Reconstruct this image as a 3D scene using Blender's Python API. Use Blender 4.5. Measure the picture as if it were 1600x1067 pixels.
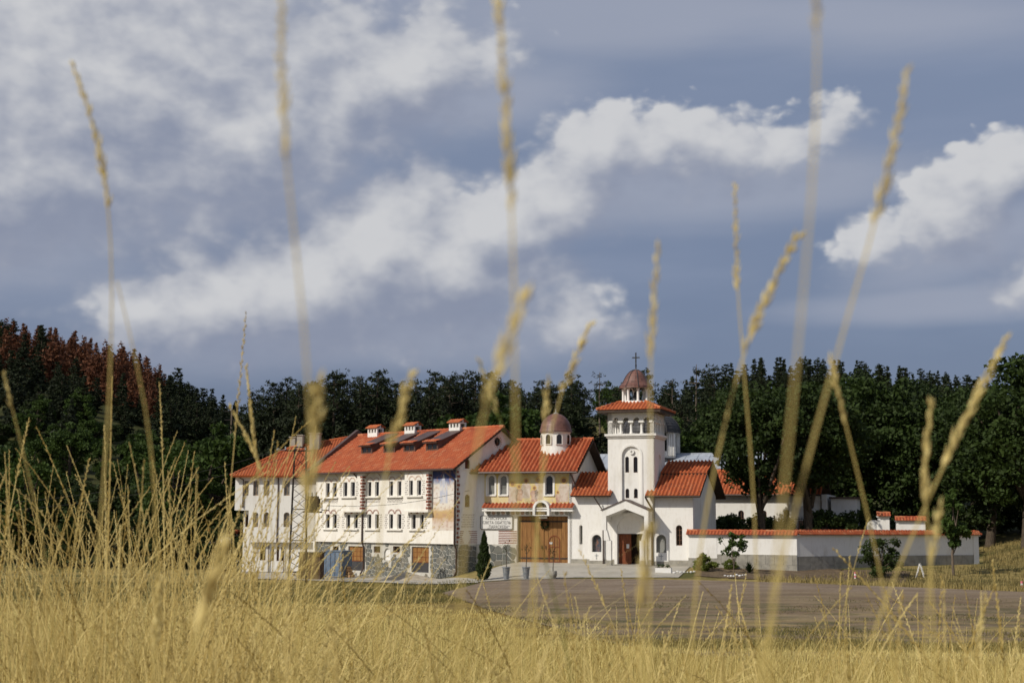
import bpy, math, random
import numpy as np
from mathutils import Vector, Matrix
from mathutils.geometry import tessellate_polygon

for o in list(bpy.data.objects):
    bpy.data.objects.remove(o)
scene = bpy.context.scene
COL = scene.collection
R = math.radians

# ------------------------------------------------------------------ camera
FPX = 1600 * 50 / 36.0
PITCH, ROLL = R(7.28), R(0.3)
CAM = Vector((0, 0, 3.1))
cd = bpy.data.cameras.new('camera')
cam = bpy.data.objects.new('camera', cd)
COL.objects.link(cam)
cd.lens, cd.sensor_width = 50, 36
cd.clip_start, cd.clip_end = 0.05, 5000
cd.dof.use_dof = True
cd.dof.focus_distance = 9.5
cd.dof.aperture_fstop = 11.0
CR = Matrix.Rotation(R(90) + PITCH, 3, 'X') @ Matrix.Rotation(ROLL, 3, 'Z')
cam.matrix_world = Matrix.Translation(CAM) @ CR.to_4x4()
scene.camera = cam

# ------------------------------------------------------------------ sun, sky, exposure
SUN_AZ_LEFT = 57.0      # degrees to the left of the direction straight behind the camera
SUN_EL = 38.0
sa = R(SUN_AZ_LEFT)
SUN_DIR = Vector((-math.sin(sa) * math.cos(R(SUN_EL)), -math.cos(sa) * math.cos(R(SUN_EL)), math.sin(R(SUN_EL))))
sd = bpy.data.lights.new('sun', 'SUN')
sd.energy, sd.angle, sd.color = 3.75, R(0.53), (1.0, 0.93, 0.82)
sun = bpy.data.objects.new('sun', sd)
COL.objects.link(sun)
sun.rotation_euler = (-SUN_DIR).to_track_quat('-Z', 'Y').to_euler()
sun.location = (-40, -20, 60)
scene.view_settings.view_transform = 'Standard'
scene.view_settings.look = 'None'
scene.view_settings.exposure = 0.0
scene.view_settings.gamma = 1.0
scene.view_settings.use_curve_mapping = False

def ray(px, py):
    v = CR @ Vector(((px - 800) / FPX, (533.5 - py) / FPX, -1.0))
    return v.normalized()

def skyuv(px, py):
    v = ray(px, py)
    return math.atan2(v.x, v.y), v.z / math.hypot(v.x, v.y)

world = bpy.data.worlds.new('World')
scene.world = world
world.use_nodes = True
wt = world.node_tree
wt.nodes.clear()

def N(t, kind, **kw):
    n = t.nodes.new(kind)
    for k, v in kw.items():
        if k.startswith('i_'):
            key = k[2:]
            key = int(key) if key.isdigit() else key
            n.inputs[key].default_value = v
        else:
            setattr(n, k, v)
    return n

def mth(t, op, a, b=None, c=None, clamp=False):
    n = t.nodes.new('ShaderNodeMath'); n.operation = op; n.use_clamp = clamp
    for i, x in enumerate((a, b, c)):
        if x is None: continue
        if isinstance(x, (int, float)): n.inputs[i].default_value = x
        else: t.links.new(x, n.inputs[i])
    return n.outputs[0]

def mixc(t, f, a, b, mode='MIX'):
    n = t.nodes.new('ShaderNodeMix'); n.data_type = 'RGBA'; n.blend_type = mode
    for s, x in (('Factor', f), ('A', a), ('B', b)):
        sock = [i for i in n.inputs if i.name == s and (i.type == ('VALUE' if s == 'Factor' else 'RGBA'))][0]
        if isinstance(x, (int, float)): sock.default_value = x
        elif isinstance(x, (tuple, list)): sock.default_value = (x[0], x[1], x[2], 1)
        else: t.links.new(x, sock)
    return [o for o in n.outputs if o.type == 'RGBA'][0]

def sstep(t, x, lo, hi):
    n = t.nodes.new('ShaderNodeMapRange'); n.interpolation_type = 'SMOOTHSTEP'
    t.links.new(x, n.inputs[0])
    n.inputs[1].default_value = lo; n.inputs[2].default_value = hi
    return n.outputs[0]

def lin(c):
    return tuple(((x / 255) / 12.92 if x / 255 < 0.04045 else ((x / 255 + 0.055) / 1.055) ** 2.4) for x in c)

# (px, py, radius along, radius across, tilt degrees): cumulus heaps, given by where the photograph shows them
HEAPS = [(140, 140, 430, 215, 8), (370, 205, 240, 130, 20), (60, 250, 260, 110, 10), (610, 115, 170, 75, 14), (520, 170, 120, 60, 20),
         (235, 478, 95, 48, 6), (350, 468, 130, 78, 6), (480, 450, 150, 92, 10), (600, 400, 160, 115, 16), (650, 325, 90, 55, 6),
         (690, 420, 160, 90, 8), (760, 360, 115, 80, 14), (880, 310, 85, 60, 20), (930, 235, 80, 62, 28), (1020, 210, 105, 52, 0),
         (1120, 225, 100, 50, -4), (1195, 225, 84, 48, 18), (1262, 196, 50, 32, 20), (1308, 172, 36, 28, 10), (885, 490, 75, 50, 4), (470, 520, 200, 45, 2),
         (1385, 385, 74, 34, 14), (1470, 335, 100, 52, 22), (1560, 275, 95, 60, 24), (1610, 415, 46, 34, 20)]
VEILS = [(540, 480, 360, 95, 10), (160, 190, 520, 240, 6), (980, 290, 240, 75, 6), (330, 300, 300, 90, 20), (1500, 380, 200, 60, 18), (150, 40, 700, 150, 4), (900, 20, 620, 75, -2), (1420, 30, 420, 70, -6), (60, 350, 260, 90, 8), (600, 520, 420, 60, 0),
         (1180, 300, 340, 60, 4), (1500, 470, 300, 30, 2), (760, 150, 200, 60, 10)]

def field_group(name, blobs, k, grow=1.0):
    g = bpy.data.node_groups.new(name, 'ShaderNodeTree')
    g.interface.new_socket('uv', in_out='INPUT', socket_type='NodeSocketVector')
    g.interface.new_socket('field', in_out='OUTPUT', socket_type='NodeSocketFloat')
    gi, go = g.nodes.new('NodeGroupInput'), g.nodes.new('NodeGroupOutput')
    acc = None
    for (px, py, ra, rb, tilt) in blobs:
        u, v = skyuv(px, py)
        m = N(g, 'ShaderNodeMapping', vector_type='TEXTURE')
        m.inputs['Location'].default_value = (u, v, 0)
        m.inputs['Rotation'].default_value = (0, 0, R(tilt))
        m.inputs['Scale'].default_value = (ra * grow / FPX, rb * grow / FPX, 1)
        g.links.new(gi.outputs[0], m.inputs['Vector'])
        l = N(g, 'ShaderNodeVectorMath', operation='LENGTH')
        g.links.new(m.outputs[0], l.inputs[0])
        # signed distance in about the same unit for small and large heaps, so that their edges are equally ragged
        q = min(1.5, max(.3, min(ra, rb) / 62.0)) if grow > 1 else 1.0
        sdv = mth(g, 'MULTIPLY_ADD', l.outputs['Value'], q, -q)
        acc = sdv if acc is None else mth(g, 'SMOOTH_MIN', acc, sdv, k)
    g.links.new(mth(g, 'MULTIPLY', acc, -1.0), go.inputs[0])
    return g

def cloud_group():
    g = bpy.data.node_groups.new('cloud_density', 'ShaderNodeTree')
    g.interface.new_socket('uv', in_out='INPUT', socket_type='NodeSocketVector')
    g.interface.new_socket('raw', in_out='OUTPUT', socket_type='NodeSocketFloat')
    g.interface.new_socket('soft', in_out='OUTPUT', socket_type='NodeSocketFloat')
    gi, go = g.nodes.new('NodeGroupInput'), g.nodes.new('NodeGroupOutput')
    uv = gi.outputs[0]
    wn = N(g, 'ShaderNodeTexNoise', i_Scale=13.0, i_Detail=3.0)
    g.links.new(uv, wn.inputs['Vector'])
    sub = N(g, 'ShaderNodeVectorMath', operation='MULTIPLY_ADD')
    sub.inputs[1].default_value = (0.05, 0.035, 0); sub.inputs[2].default_value = (-0.025, -0.0175, 0)
    g.links.new(wn.outputs['Color'], sub.inputs[0])
    add = N(g, 'ShaderNodeVectorMath', operation='ADD')
    g.links.new(uv, add.inputs[0]); g.links.new(sub.outputs[0], add.inputs[1])
    fg = N(g, 'ShaderNodeGroup'); fg.node_tree = field_group('cloud_heaps', HEAPS, 0.30, 1.30)
    g.links.new(add.outputs[0], fg.inputs[0])
    mp = N(g, 'ShaderNodeMapping'); mp.inputs['Scale'].default_value = (1, 1.35, 1)
    g.links.new(uv, mp.inputs[0])
    n1 = N(g, 'ShaderNodeTexNoise', i_Scale=24.0, i_Detail=7.0, i_Roughness=0.5, i_Distortion=0.2)
    g.links.new(mp.outputs[0], n1.inputs['Vector'])
    # the same kind of cloud all round the sky, outside the heaps seen here
    n2 = N(g, 'ShaderNodeTexNoise', i_Scale=3.2, i_Detail=4.0)
    g.links.new(uv, n2.inputs['Vector'])
    sx = N(g, 'ShaderNodeSeparateXYZ'); g.links.new(uv, sx.inputs[0])
    side = sstep(g, mth(g, 'ABSOLUTE', sx.outputs[0]), 0.42, 0.6)
    up = sstep(g, sx.outputs[1], 0.42, 0.6)
    off = mth(g, 'MAXIMUM', side, up)
    gen = mth(g, 'MULTIPLY_ADD', n2.outputs[0], 4.0, -2.05)
    base = mth(g, 'ADD', mth(g, 'MULTIPLY', fg.outputs[0], mth(g, 'SUBTRACT', 1.0, off)), mth(g, 'MULTIPLY', gen, off))
    base = mth(g, 'MAXIMUM', base, -1.0)
    w2 = N(g, 'ShaderNodeVectorMath', operation='MULTIPLY_ADD')
    w2.inputs[1].default_value = (0.022, 0.022, 0); w2.inputs[2].default_value = (-0.011, -0.011, 0)
    g.links.new(n1.outputs['Color'], w2.inputs[0])
    a2 = N(g, 'ShaderNodeVectorMath', operation='ADD'); g.links.new(mp.outputs[0], a2.inputs[0]); g.links.new(w2.outputs[0], a2.inputs[1])
    vo = N(g, 'ShaderNodeTexVoronoi', i_Scale=34.0, i_Detail=2.0, i_Roughness=0.5)
    vo.voronoi_dimensions = '2D'; vo.feature = 'SMOOTH_F1'; vo.inputs['Smoothness'].default_value = 0.4
    g.links.new(a2.outputs[0], vo.inputs['Vector'])
    bil = mth(g, 'MULTIPLY_ADD', vo.outputs['Distance'], -0.42, 0.19)
    raw = mth(g, 'ADD', mth(g, 'ADD', base, mth(g, 'MULTIPLY_ADD', n1.outputs[0], 1.0, -0.46)), bil)
    g.links.new(raw, go.inputs[0])
    g.links.new(mth(g, 'ADD', base, mth(g, 'ADD', mth(g, 'MULTIPLY', n1.outputs[0], 0.60), mth(g, 'MULTIPLY', bil, 0.9))), go.inputs[1])
    return g

def build_world():
    t = wt
    tc = N(t, 'ShaderNodeTexCoord')
    s = N(t, 'ShaderNodeSeparateXYZ'); t.links.new(tc.outputs['Generated'], s.inputs[0])
    az = mth(t, 'ARCTAN2', s.outputs[0], s.outputs[1])
    hor = mth(t, 'SQRT', mth(t, 'ADD', mth(t, 'MULTIPLY', s.outputs[0], s.outputs[0]), mth(t, 'MULTIPLY', s.outputs[1], s.outputs[1])))
    el = mth(t, 'DIVIDE', s.outputs[2], mth(t, 'MAXIMUM', hor, 0.15))
    cmb = N(t, 'ShaderNodeCombineXYZ'); t.links.new(az, cmb.inputs[0]); t.links.new(el, cmb.inputs[1])
    uv = cmb.outputs[0]
    cg = cloud_group()
    def dens(off):
        a = N(t, 'ShaderNodeVectorMath', operation='ADD'); a.inputs[1].default_value = off
        t.links.new(uv, a.inputs[0])
        n = N(t, 'ShaderNodeGroup'); n.node_tree = cg; t.links.new(a.outputs[0], n.inputs[0])
        return n.outputs
    (d0, s0), (_, s1) = dens((0, 0, 0)), dens((-0.012, 0.028, 0))
    sky = N(t, 'ShaderNodeTexSky', sky_type='NISHITA')
    sky.sun_disc = False
    sky.sun_elevation = R(SUN_EL)
    sky.sun_rotation = math.atan2(SUN_DIR.x, SUN_DIR.y)
    sky.air_density, sky.dust_density, sky.ozone_density = 1.0, 1.5, 2.0
    K = 10.0
    def kc(rgb): return tuple(x * K for x in lin(rgb))
    # thin grey-blue layer over the blue: paler aloft, slate towards the horizon
    grad = sstep(t, el, -0.02, 0.34)
    slate = mixc(t, grad, kc((102, 114, 143)), kc((126, 138, 163)))
    nb = N(t, 'ShaderNodeTexNoise', i_Scale=5.0, i_Detail=4.0)
    mpb = N(t, 'ShaderNodeMapping'); mpb.inputs['Scale'].default_value = (0.7, 3.2, 1)
    t.links.new(uv, mpb.inputs[0]); t.links.new(mpb.outputs[0], nb.inputs['Vector'])
    slate = mixc(t, mth(t, 'MULTIPLY', sstep(t, nb.outputs[0], 0.42, 0.72), 0.35), slate, kc((148, 156, 178)))
    basec = mixc(t, mth(t, 'MULTIPLY_ADD', sstep(t, el, 0.4, 1.6), -0.55, 0.86), sky.outputs[0], slate)
    vg = N(t, 'ShaderNodeGroup'); vg.node_tree = field_group('cloud_veils', VEILS, 0.3)
    t.links.new(uv, vg.inputs[0])
    vn = N(t, 'ShaderNodeTexNoise', i_Scale=7.0, i_Detail=5.0); t.links.new(mpb.outputs[0], vn.inputs['Vector'])
    vr = mth(t, 'ADD', vg.outputs[0], mth(t, 'MULTIPLY_ADD', vn.outputs[0], 1.2, -0.6))
    veil = mth(t, 'MULTIPLY', sstep(t, vr, -0.35, 0.75), 0.70)
    basec = mixc(t, veil, basec, kc((160, 166, 182)))
    # heaps: lit where the cloud thins towards the sun (upper left), greyer below
    lit = mth(t, 'SUBTRACT', s0, s1)
    litc = sstep(t, lit, -0.80, 0.90)
    ccol = mixc(t, litc, kc((134, 142, 163)), kc((204, 205, 208)))
    # crisp where lit, fading out below
    wlo = mth(t, 'MULTIPLY_ADD', litc, 0.34, -0.46)
    x = mth(t, 'SUBTRACT', d0, wlo)
    alpha = mth(t, 'DIVIDE', x, mth(t, 'MULTIPLY_ADD', litc, -0.74, 1.0), clamp=True)
    alpha = sstep(t, alpha, 0.0, 1.0)
    alpha = mth(t, 'MULTIPLY', alpha, mth(t, 'MULTIPLY_ADD', litc, 0.22, 0.76))
    fin = mixc(t, alpha, basec, ccol)
    bg = N(t, 'ShaderNodeBackground', i_Strength=0.1)
    t.links.new(fin, bg.inputs['Color'])
    out = N(t, 'ShaderNodeOutputWorld')
    t.links.new(bg.outputs[0], out.inputs['Surface'])
build_world()
world.cycles.sampling_method = 'MANUAL'
world.cycles.sample_map_resolution = 512

# ------------------------------------------------------------------ tagging and mesh helpers
def tag(o, label=None, cat=None, group=None, kind=None):
    if label: o['label'] = label
    if cat: o['category'] = cat
    if group: o['group'] = group
    if kind: o['kind'] = kind
    return o

def empty(name, loc, rz=0.0):
    e = bpy.data.objects.new(name, None)
    e.empty_display_size = 0.3
    e.location = loc; e.rotation_euler = (0, 0, rz)
    COL.objects.link(e)
    return e

def mkobj(name, me, parent=None):
    o = bpy.data.objects.new(name, me)
    COL.objects.link(o)
    if parent: o.parent = parent
    return o

def np_mesh(name, V, F, mats, rnd=None, smooth=False, midx=None):
    """V (n,3), F (m,k) all faces with k corners, rnd per face"""
    V = np.asarray(V, dtype=np.float32); F = np.asarray(F, dtype=np.int32)
    me = bpy.data.meshes.new(name)
    n, (m, k) = len(V), F.shape
    me.vertices.add(n); me.vertices.foreach_set('co', V.ravel())
    me.loops.add(m * k); me.loops.foreach_set('vertex_index', F.ravel())
    me.polygons.add(m)
    me.polygons.foreach_set('loop_start', np.arange(0, m * k, k, dtype=np.int32))
    me.polygons.foreach_set('loop_total', np.full(m, k, dtype=np.int32))
    if midx is not None: me.polygons.foreach_set('material_index', np.asarray(midx, dtype=np.int32))
    if smooth: me.polygons.foreach_set('use_smooth', np.ones(m, dtype=bool))
    me.update(calc_edges=True)
    if rnd is not None:
        a = me.attributes.new('rnd', 'FLOAT', 'FACE'); a.data.foreach_set('value', np.asarray(rnd, dtype=np.float32))
    for mt in (mats if isinstance(mats, (list, tuple)) else [mats]): me.materials.append(mt)
    return me

class MB:
    """collects faces; build() makes ONE mesh object. ZB: height of the current thing's base."""
    ZB = 0.0
    def __init__(s, M=None):
        s.v, s.f, s.r, s.M = [], [], [], M
    def add(s, vs, fs, r=0.5):
        b = len(s.v); s.v += [Vector(x) for x in vs]
        s.f += [tuple(i + b for i in f) for f in fs]; s.r += [r] * len(fs)
    def box(s, x0, x1, y0, y1, z0, z1, r=0.5):
        s.add([(x0, y0, z0), (x1, y0, z0), (x1, y1, z0), (x0, y1, z0), (x0, y0, z1), (x1, y0, z1), (x1, y1, z1), (x0, y1, z1)],
              [(0, 3, 2, 1), (4, 5, 6, 7), (0, 1, 5, 4), (1, 2, 6, 5), (2, 3, 7, 6), (3, 0, 4, 7)], r)
        return s
    def prism(s, pts, y0, y1, r=0.5):
        """polygon (x,z), counter-clockwise seen from the front (-y), between y0 (front) and y1"""
        n = len(pts)
        s.add([(x, y0, z) for x, z in pts] + [(x, y1, z) for x, z in pts],
              [tuple(range(n)), tuple(range(2 * n - 1, n - 1, -1))] + [(i, i + n, (i + 1) % n + n, (i + 1) % n) for i in range(n)], r)
        return s
    def wall(s, outer, holes, y0, th, back=False):
        loops = [[Vector((x, z, 0)) for x, z in outer]] + [[Vector((x, z, 0)) for x, z in h] for h in holes]
        flat = [p for l in loops for p in l]
        tris = tessellate_polygon(loops)
        fs = []
        for a, b, c in tris:
            A, B, C = flat[a], flat[b], flat[c]
            cr = (B - A).cross(C - A).z
            fs.append((a, b, c) if cr > 0 else (a, c, b))
        s.add([(p.x, y0, p.y) for p in flat], fs)
        for k, l in enumerate(loops):
            n = len(l)
            s.add([(p.x, y0, p.y) for p in l] + [(p.x, y0 + th, p.y) for p in l],
                  [((i, i + n, (i + 1) % n + n, (i + 1) % n) if k == 0 else (i, (i + 1) % n, (i + 1) % n + n, i + n)) for i in range(n)])
        return s
    def tube(s, pts, rad, n=6, cap=True, r=0.5):
        pts = [Vector(p) for p in pts]
        rad = rad if isinstance(rad, (list, tuple)) else [rad] * len(pts)
        vs, fs = [], []
        for i, p in enumerate(pts):
            d = (pts[min(i + 1, len(pts) - 1)] - pts[max(i - 1, 0)]).normalized()
            a = d.orthogonal().normalized() if i == 0 else (pa - d * pa.dot(d)).normalized()
            pa = a; b = d.cross(a)
            for j in range(n):
                t = 2 * math.pi * j / n
                vs.append(p + (a * math.cos(t) + b * math.sin(t)) * rad[i])
        for i in range(len(pts) - 1):
            for j in range(n):
                fs.append((i * n + j, i * n + (j + 1) % n, (i + 1) * n + (j + 1) % n, (i + 1) * n + j))
        if cap:
            fs.append(tuple(range(n - 1, -1, -1))); fs.append(tuple((len(pts) - 1) * n + j for j in range(n)))
        s.add(vs, fs, r)
        return s
    def lathe(s, prof, c, n=16, a0=0.0, r=0.5):
        vs, fs = [], []
        for (rr, z) in prof:
            for j in range(n):
                t = a0 + 2 * math.pi * j / n
                vs.append((c[0] + rr * math.cos(t), c[1] + rr * math.sin(t), c[2] + z))
        for i in range(len(prof) - 1):
            for j in range(n):
                fs.append((i * n + j, i * n + (j + 1) % n, (i + 1) * n + (j + 1) % n, (i + 1) * n + j))
        fs.append(tuple(range(n - 1, -1, -1))); fs.append(tuple((len(prof) - 1) * n + j for j in range(n)))
        s.add(vs, fs, r)
        return s
    def build(s, name, mat, parent=None, smooth=False, kind=None):
        me = bpy.data.meshes.new(name)
        vs = [(s.M @ v) if s.M else v for v in s.v]
        me.from_pydata([(v.x, v.y, v.z - MB.ZB) for v in vs], [], s.f)
        a = me.attributes.new('rnd', 'FLOAT', 'FACE'); a.data.foreach_set('value', np.array(s.r, dtype=np.float32))
        if smooth:
            me.polygons.foreach_set('use_smooth', np.ones(len(me.polygons), dtype=bool))
        me.materials.append(mat)
        o = mkobj(name, me, parent)
        if kind: o['kind'] = kind
        return o

def smooth_angle(o, deg=40):
    me = o.data
    me.polygons.foreach_set('use_smooth', np.ones(len(me.polygons), dtype=bool))
    me.set_sharp_from_angle(angle=R(deg))

class Frame:
    """a facade: local x to the right along it, y into the building, z up"""
    def __init__(s, X, Y, alpha):
        a = R(alpha); s.alpha = a
        s.o = Vector((X, Y, 0)); s.U = Vector((math.cos(a), -math.sin(a), 0)); s.D = Vector((math.sin(a), math.cos(a), 0))
    def w(s, x, y, z): return s.o + s.U * x + s.D * y + Vector((0, 0, z))
    def pix(s, px, py, y=0.0):
        """pixel -> (x, z) on the plane at depth y"""
        d = ray(px, py); t = (s.o + s.D * y - CAM).dot(s.D) / d.dot(s.D)
        q = CAM + d * t - s.o
        return q.dot(s.U), q.z
    def pixx(s, px, py, x=0.0):
        """pixel -> (y, z) on the side plane at local x"""
        d = ray(px, py); t = (s.o + s.U * x - CAM).dot(s.U) / d.dot(s.U)
        q = CAM + d * t - s.o
        return q.dot(s.D), q.z
    def rect(s, px0, px1, py0, py1, y=0.0):
        pm = (px0 + px1) / 2
        return s.pix(px0, (py0 + py1) / 2, y)[0], s.pix(px1, (py0 + py1) / 2, y)[0], s.pix(pm, py1, y)[1], s.pix(pm, py0, y)[1]

def arch(x0, x1, z0, z1, rnd=True, n=10):
    """counter-clockwise outline of an opening, round-headed or square"""
    if not rnd: return [(x0, z0), (x1, z0), (x1, z1), (x0, z1)]
    r = (x1 - x0) / 2; c = (x0 + x1) / 2; zs = max(z1 - r, z0 + 0.02); rz = z1 - zs
    return [(x0, z0), (x1, z0)] + [(c + r * math.cos(t), zs + rz * math.sin(t)) for t in [math.pi * i / n for i in range(n + 1)]]

def inset(x0, x1, z0, z1, e, rnd): return arch(x0 + e, x1 - e, z0 + e, z1 - e, rnd)

def ringprism(mb, outer, inner, y0, y1):
    """frame between two outlines with the same number of corners"""
    n = len(outer)
    P = [(x, y0, z) for x, z in outer] + [(x, y0, z) for x, z in inner] + [(x, y1, z) for x, z in outer] + [(x, y1, z) for x, z in inner]
    fs = []
    for i in range(n):
        j = (i + 1) % n
        fs += [(i, j, n + j, n + i), (i, 2 * n + i, 2 * n + j, j), (n + i, n + j, 3 * n + j, 3 * n + i), (2 * n + i, 3 * n + i, 3 * n + j, 2 * n + j)]
    mb.add(P, fs)

SIDE_R = lambda x: Matrix(((0, -1, 0, x), (1, 0, 0, 0), (0, 0, 1, 0), (0, 0, 0, 1)))   # (a, depth, z) on the right end wall at local x

def window(parent, x0, x1, z0, z1, y0, rnd, mframe, mpane, depth=0.16, fw=0.05, bars=1, sill=None, M=None, hbars=0):
    o = MB(M)
    ringprism(o, arch(x0 + .002, x1 - .002, z0 + .002, z1 - .002, rnd), inset(x0, x1, z0, z1, fw, rnd), y0 + depth - .07, y0 + depth)
    for b in range(bars):
        xb = x0 + (x1 - x0) * (b + 1) / (bars + 1)
        o.box(xb - .018, xb + .018, y0 + depth - .055, y0 + depth - .015, z0 + fw, z1 - fw - .01)
    for b in range(hbars):
        zb = z0 + (z1 - z0) * (b + 1) / (hbars + 1)
        o.box(x0 + fw, x1 - fw, y0 + depth - .05, y0 + depth - .02, zb - .014, zb + .014)
    w = o.build('window', mframe, parent)
    p = MB(M); p.prism(arch(x0 + .01, x1 - .01, z0 + .01, z1 - .01, rnd), y0 + depth - .03, y0 + depth + .02)
    p.build('pane', mpane, w)
    if sill:
        q = MB(M); q.box(x0 - .12, x1 + .12, y0 - .09, y0 + .05, z0 - .09, z0 - .003)
        q.build('sill', sill, w)
    return w

# ------------------------------------------------------------------ materials
def mat(name, rgb, rough=0.85, rgb2=None, scale=1.5, lo=0.4, hi=0.65, bump=0.0, bscale=25.0, spec=0.3, metal=0.0, attr=None, stretch=(1, 1, 1), rgb3=None, scale3=20.0):
    m = bpy.data.materials.new(name); m.use_nodes = True
    t = m.node_tree; b = t.nodes['Principled BSDF']
    b.inputs['Roughness'].default_value = rough
    b.inputs['Specular IOR Level'].default_value = spec
    b.inputs['Metallic'].default_value = metal
    tc = N(t, 'ShaderNodeTexCoord'); mp = N(t, 'ShaderNodeMapping'); mp.inputs['Scale'].default_value = stretch
    t.links.new(tc.outputs['Object'], mp.inputs[0])
    col = None
    if rgb2 is not None:
        n = N(t, 'ShaderNodeTexNoise', i_Scale=scale, i_Detail=6.0, i_Roughness=0.6)
        t.links.new(mp.outputs[0], n.inputs['Vector'])
        col = mixc(t, sstep(t, n.outputs[0], lo, hi), rgb, rgb2)
    if rgb3 is not None:
        n3 = N(t, 'ShaderNodeTexNoise', i_Scale=scale3, i_Detail=4.0)
        t.links.new(mp.outputs[0], n3.inputs['Vector'])
        col = mixc(t, sstep(t, n3.outputs[0], 0.5, 0.7), col if col is not None else rgb, rgb3)
    if attr is not None:   # per-piece tone: colour ramp over the piece's own random number
        a = N(t, 'ShaderNodeAttribute', attribute_name='rnd')
        cr = N(t, 'ShaderNodeValToRGB')
        els = cr.color_ramp.elements
        for i, (p, c) in enumerate(attr):
            e = els[i] if i < len(els) else els.new(p)
            e.position = p; e.color = (c[0], c[1], c[2], 1)
        t.links.new(a.outputs['Fac'], cr.inputs[0])
        col = cr.outputs[0] if col is None else mixc(t, 0.6, col, cr.outputs[0])
    if col is None: b.inputs['Base Color'].default_value = (*rgb, 1)
    else: t.links.new(col, b.inputs['Base Color'])
    if bump:
        nb = N(t, 'ShaderNodeTexNoise', i_Scale=bscale, i_Detail=5.0)
        t.links.new(mp.outputs[0], nb.inputs['Vector'])
        bp = N(t, 'ShaderNodeBump', i_Strength=bump, i_Distance=0.03)
        t.links.new(nb.outputs[0], bp.inputs['Height']); t.links.new(bp.outputs[0], b.inputs['Normal'])
    return m

def leafmat(name, dark, light, trans=0.25, rough=0.7):
    m = bpy.data.materials.new(name); m.use_nodes = True
    t = m.node_tree; t.nodes.clear()
    a = N(t, 'ShaderNodeAttribute', attribute_name='rnd')
    oi = N(t, 'ShaderNodeObjectInfo')
    f = a.outputs['Fac'] if 'straw' in name or 'verge' in name else mth(t, 'ADD', mth(t, 'MULTIPLY', a.outputs['Fac'], 0.65), mth(t, 'MULTIPLY', oi.outputs['Random'], 0.35))
    c = mixc(t, f, dark, light)
    d = N(t, 'ShaderNodeBsdfPrincipled'); d.inputs['Roughness'].default_value = rough; d.inputs['Specular IOR Level'].default_value = 0.25
    tr = N(t, 'ShaderNodeBsdfTranslucent')
    t.links.new(c, d.inputs['Base Color']); t.links.new(c, tr.inputs['Color'])
    mx = N(t, 'ShaderNodeMixShader'); mx.inputs[0].default_value = trans
    t.links.new(d.outputs[0], mx.inputs[1]); t.links.new(tr.outputs[0], mx.inputs[2])
    o = N(t, 'ShaderNodeOutputMaterial'); t.links.new(mx.outputs[0], o.inputs['Surface'])
    return m

MT = {}
MT['plaster'] = mat('white_plaster', (.78, .765, .725), .9, (.60, .57, .51), .8, .50, .78, .25, 14, rgb3=(.72, .70, .65), scale3=4, stretch=(1.6, 1.6, .5))
MT['cream'] = mat('cream_plaster', (.78, .75, .685), .9, (.62, .575, .50), .8, .48, .78, .25, 14, rgb3=(.73, .69, .61), scale3=4, stretch=(1.6, 1.6, .5))
MT['grey_plinth'] = mat('grey_plinth', (.34, .32, .27), .9, (.25, .235, .20), 2.2, .4, .65, .4, 9)
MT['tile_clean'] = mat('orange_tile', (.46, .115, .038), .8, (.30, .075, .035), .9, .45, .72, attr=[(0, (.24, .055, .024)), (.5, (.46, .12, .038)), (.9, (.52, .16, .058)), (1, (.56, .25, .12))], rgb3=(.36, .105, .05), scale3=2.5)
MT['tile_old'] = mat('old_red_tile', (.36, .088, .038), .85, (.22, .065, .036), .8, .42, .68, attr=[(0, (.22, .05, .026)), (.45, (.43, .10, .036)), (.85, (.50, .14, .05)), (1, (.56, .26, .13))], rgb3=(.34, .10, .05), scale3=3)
MT['tile_gate'] = mat('barrel_tile', (.44, .11, .045), .85, (.30, .075, .035), 1.3, .4, .7, attr=[(0, (.27, .06, .03)), (.5, (.46, .115, .042)), (1, (.55, .20, .09))])
MT['wood_dark'] = mat('dark_wood', (.045, .03, .022), .7, (.075, .048, .032), 3, .4, .7, .2, 20)
MT['wood_gate'] = mat('gate_wood', (.30, .15, .045), .6, (.20, .09, .028), 2.0, .35, .7, .15, 20, stretch=(8, 8, .8))
MT['wood_door'] = mat('door_wood', (.22, .065, .022), .5, (.14, .04, .016), 2.0, .35, .7, .1, 20, stretch=(8, 8, .8))
MT['brown_metal'] = mat('brown_sheet_metal', (.075, .045, .038), .5, (.10, .065, .055), 2, .4, .7, spec=.5)
MT['pipe'] = mat('dark_downpipe', (.055, .03, .022), .45, spec=.5)
MT['glass'] = mat('dark_glass', (.012, .011, .012), .08, spec=.5)
MT['glass_pale'] = mat('curtained_glass', (.20, .20, .185), .15, (.13, .13, .12), 2.5, .4, .6, spec=.6)
MT['frame_white'] = mat('white_frame', (.72, .70, .66), .6)
MT['frame_brown'] = mat('brown_frame', (.16, .075, .04), .6)
MT['frame_tan'] = mat('tan_frame', (.36, .25, .15), .6)
MT['mortar'] = mat('pale_mortar', (.55, .53, .47), .95, (.45, .43, .38), 4, .4, .7, .4, 30)
MT['stone'] = mat('field_stone', (.14, .145, .135), .85, (.18, .175, .15), 3, .4, .7, .4, 18, attr=[(0, (.075, .085, .085)), (.4, (.13, .14, .13)), (.75, (.19, .18, .145)), (1, (.25, .215, .16))])
MT['brick_red'] = mat('painted_red_brick', (.26, .085, .05), .85, (.19, .06, .04), 5, .4, .6)
MT['concrete'] = mat('concrete', (.42, .39, .33), .95, (.33, .305, .255), .6, .4, .65, .4, 8, rgb3=(.36, .34, .28), scale3=4)
MT['iron'] = mat('black_iron', (.018, .017, .016), .55, spec=.4)
MT['steel'] = mat('rusty_steel', (.022, .018, .015), .7, (.05, .028, .018), 4, .45, .65)
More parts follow.
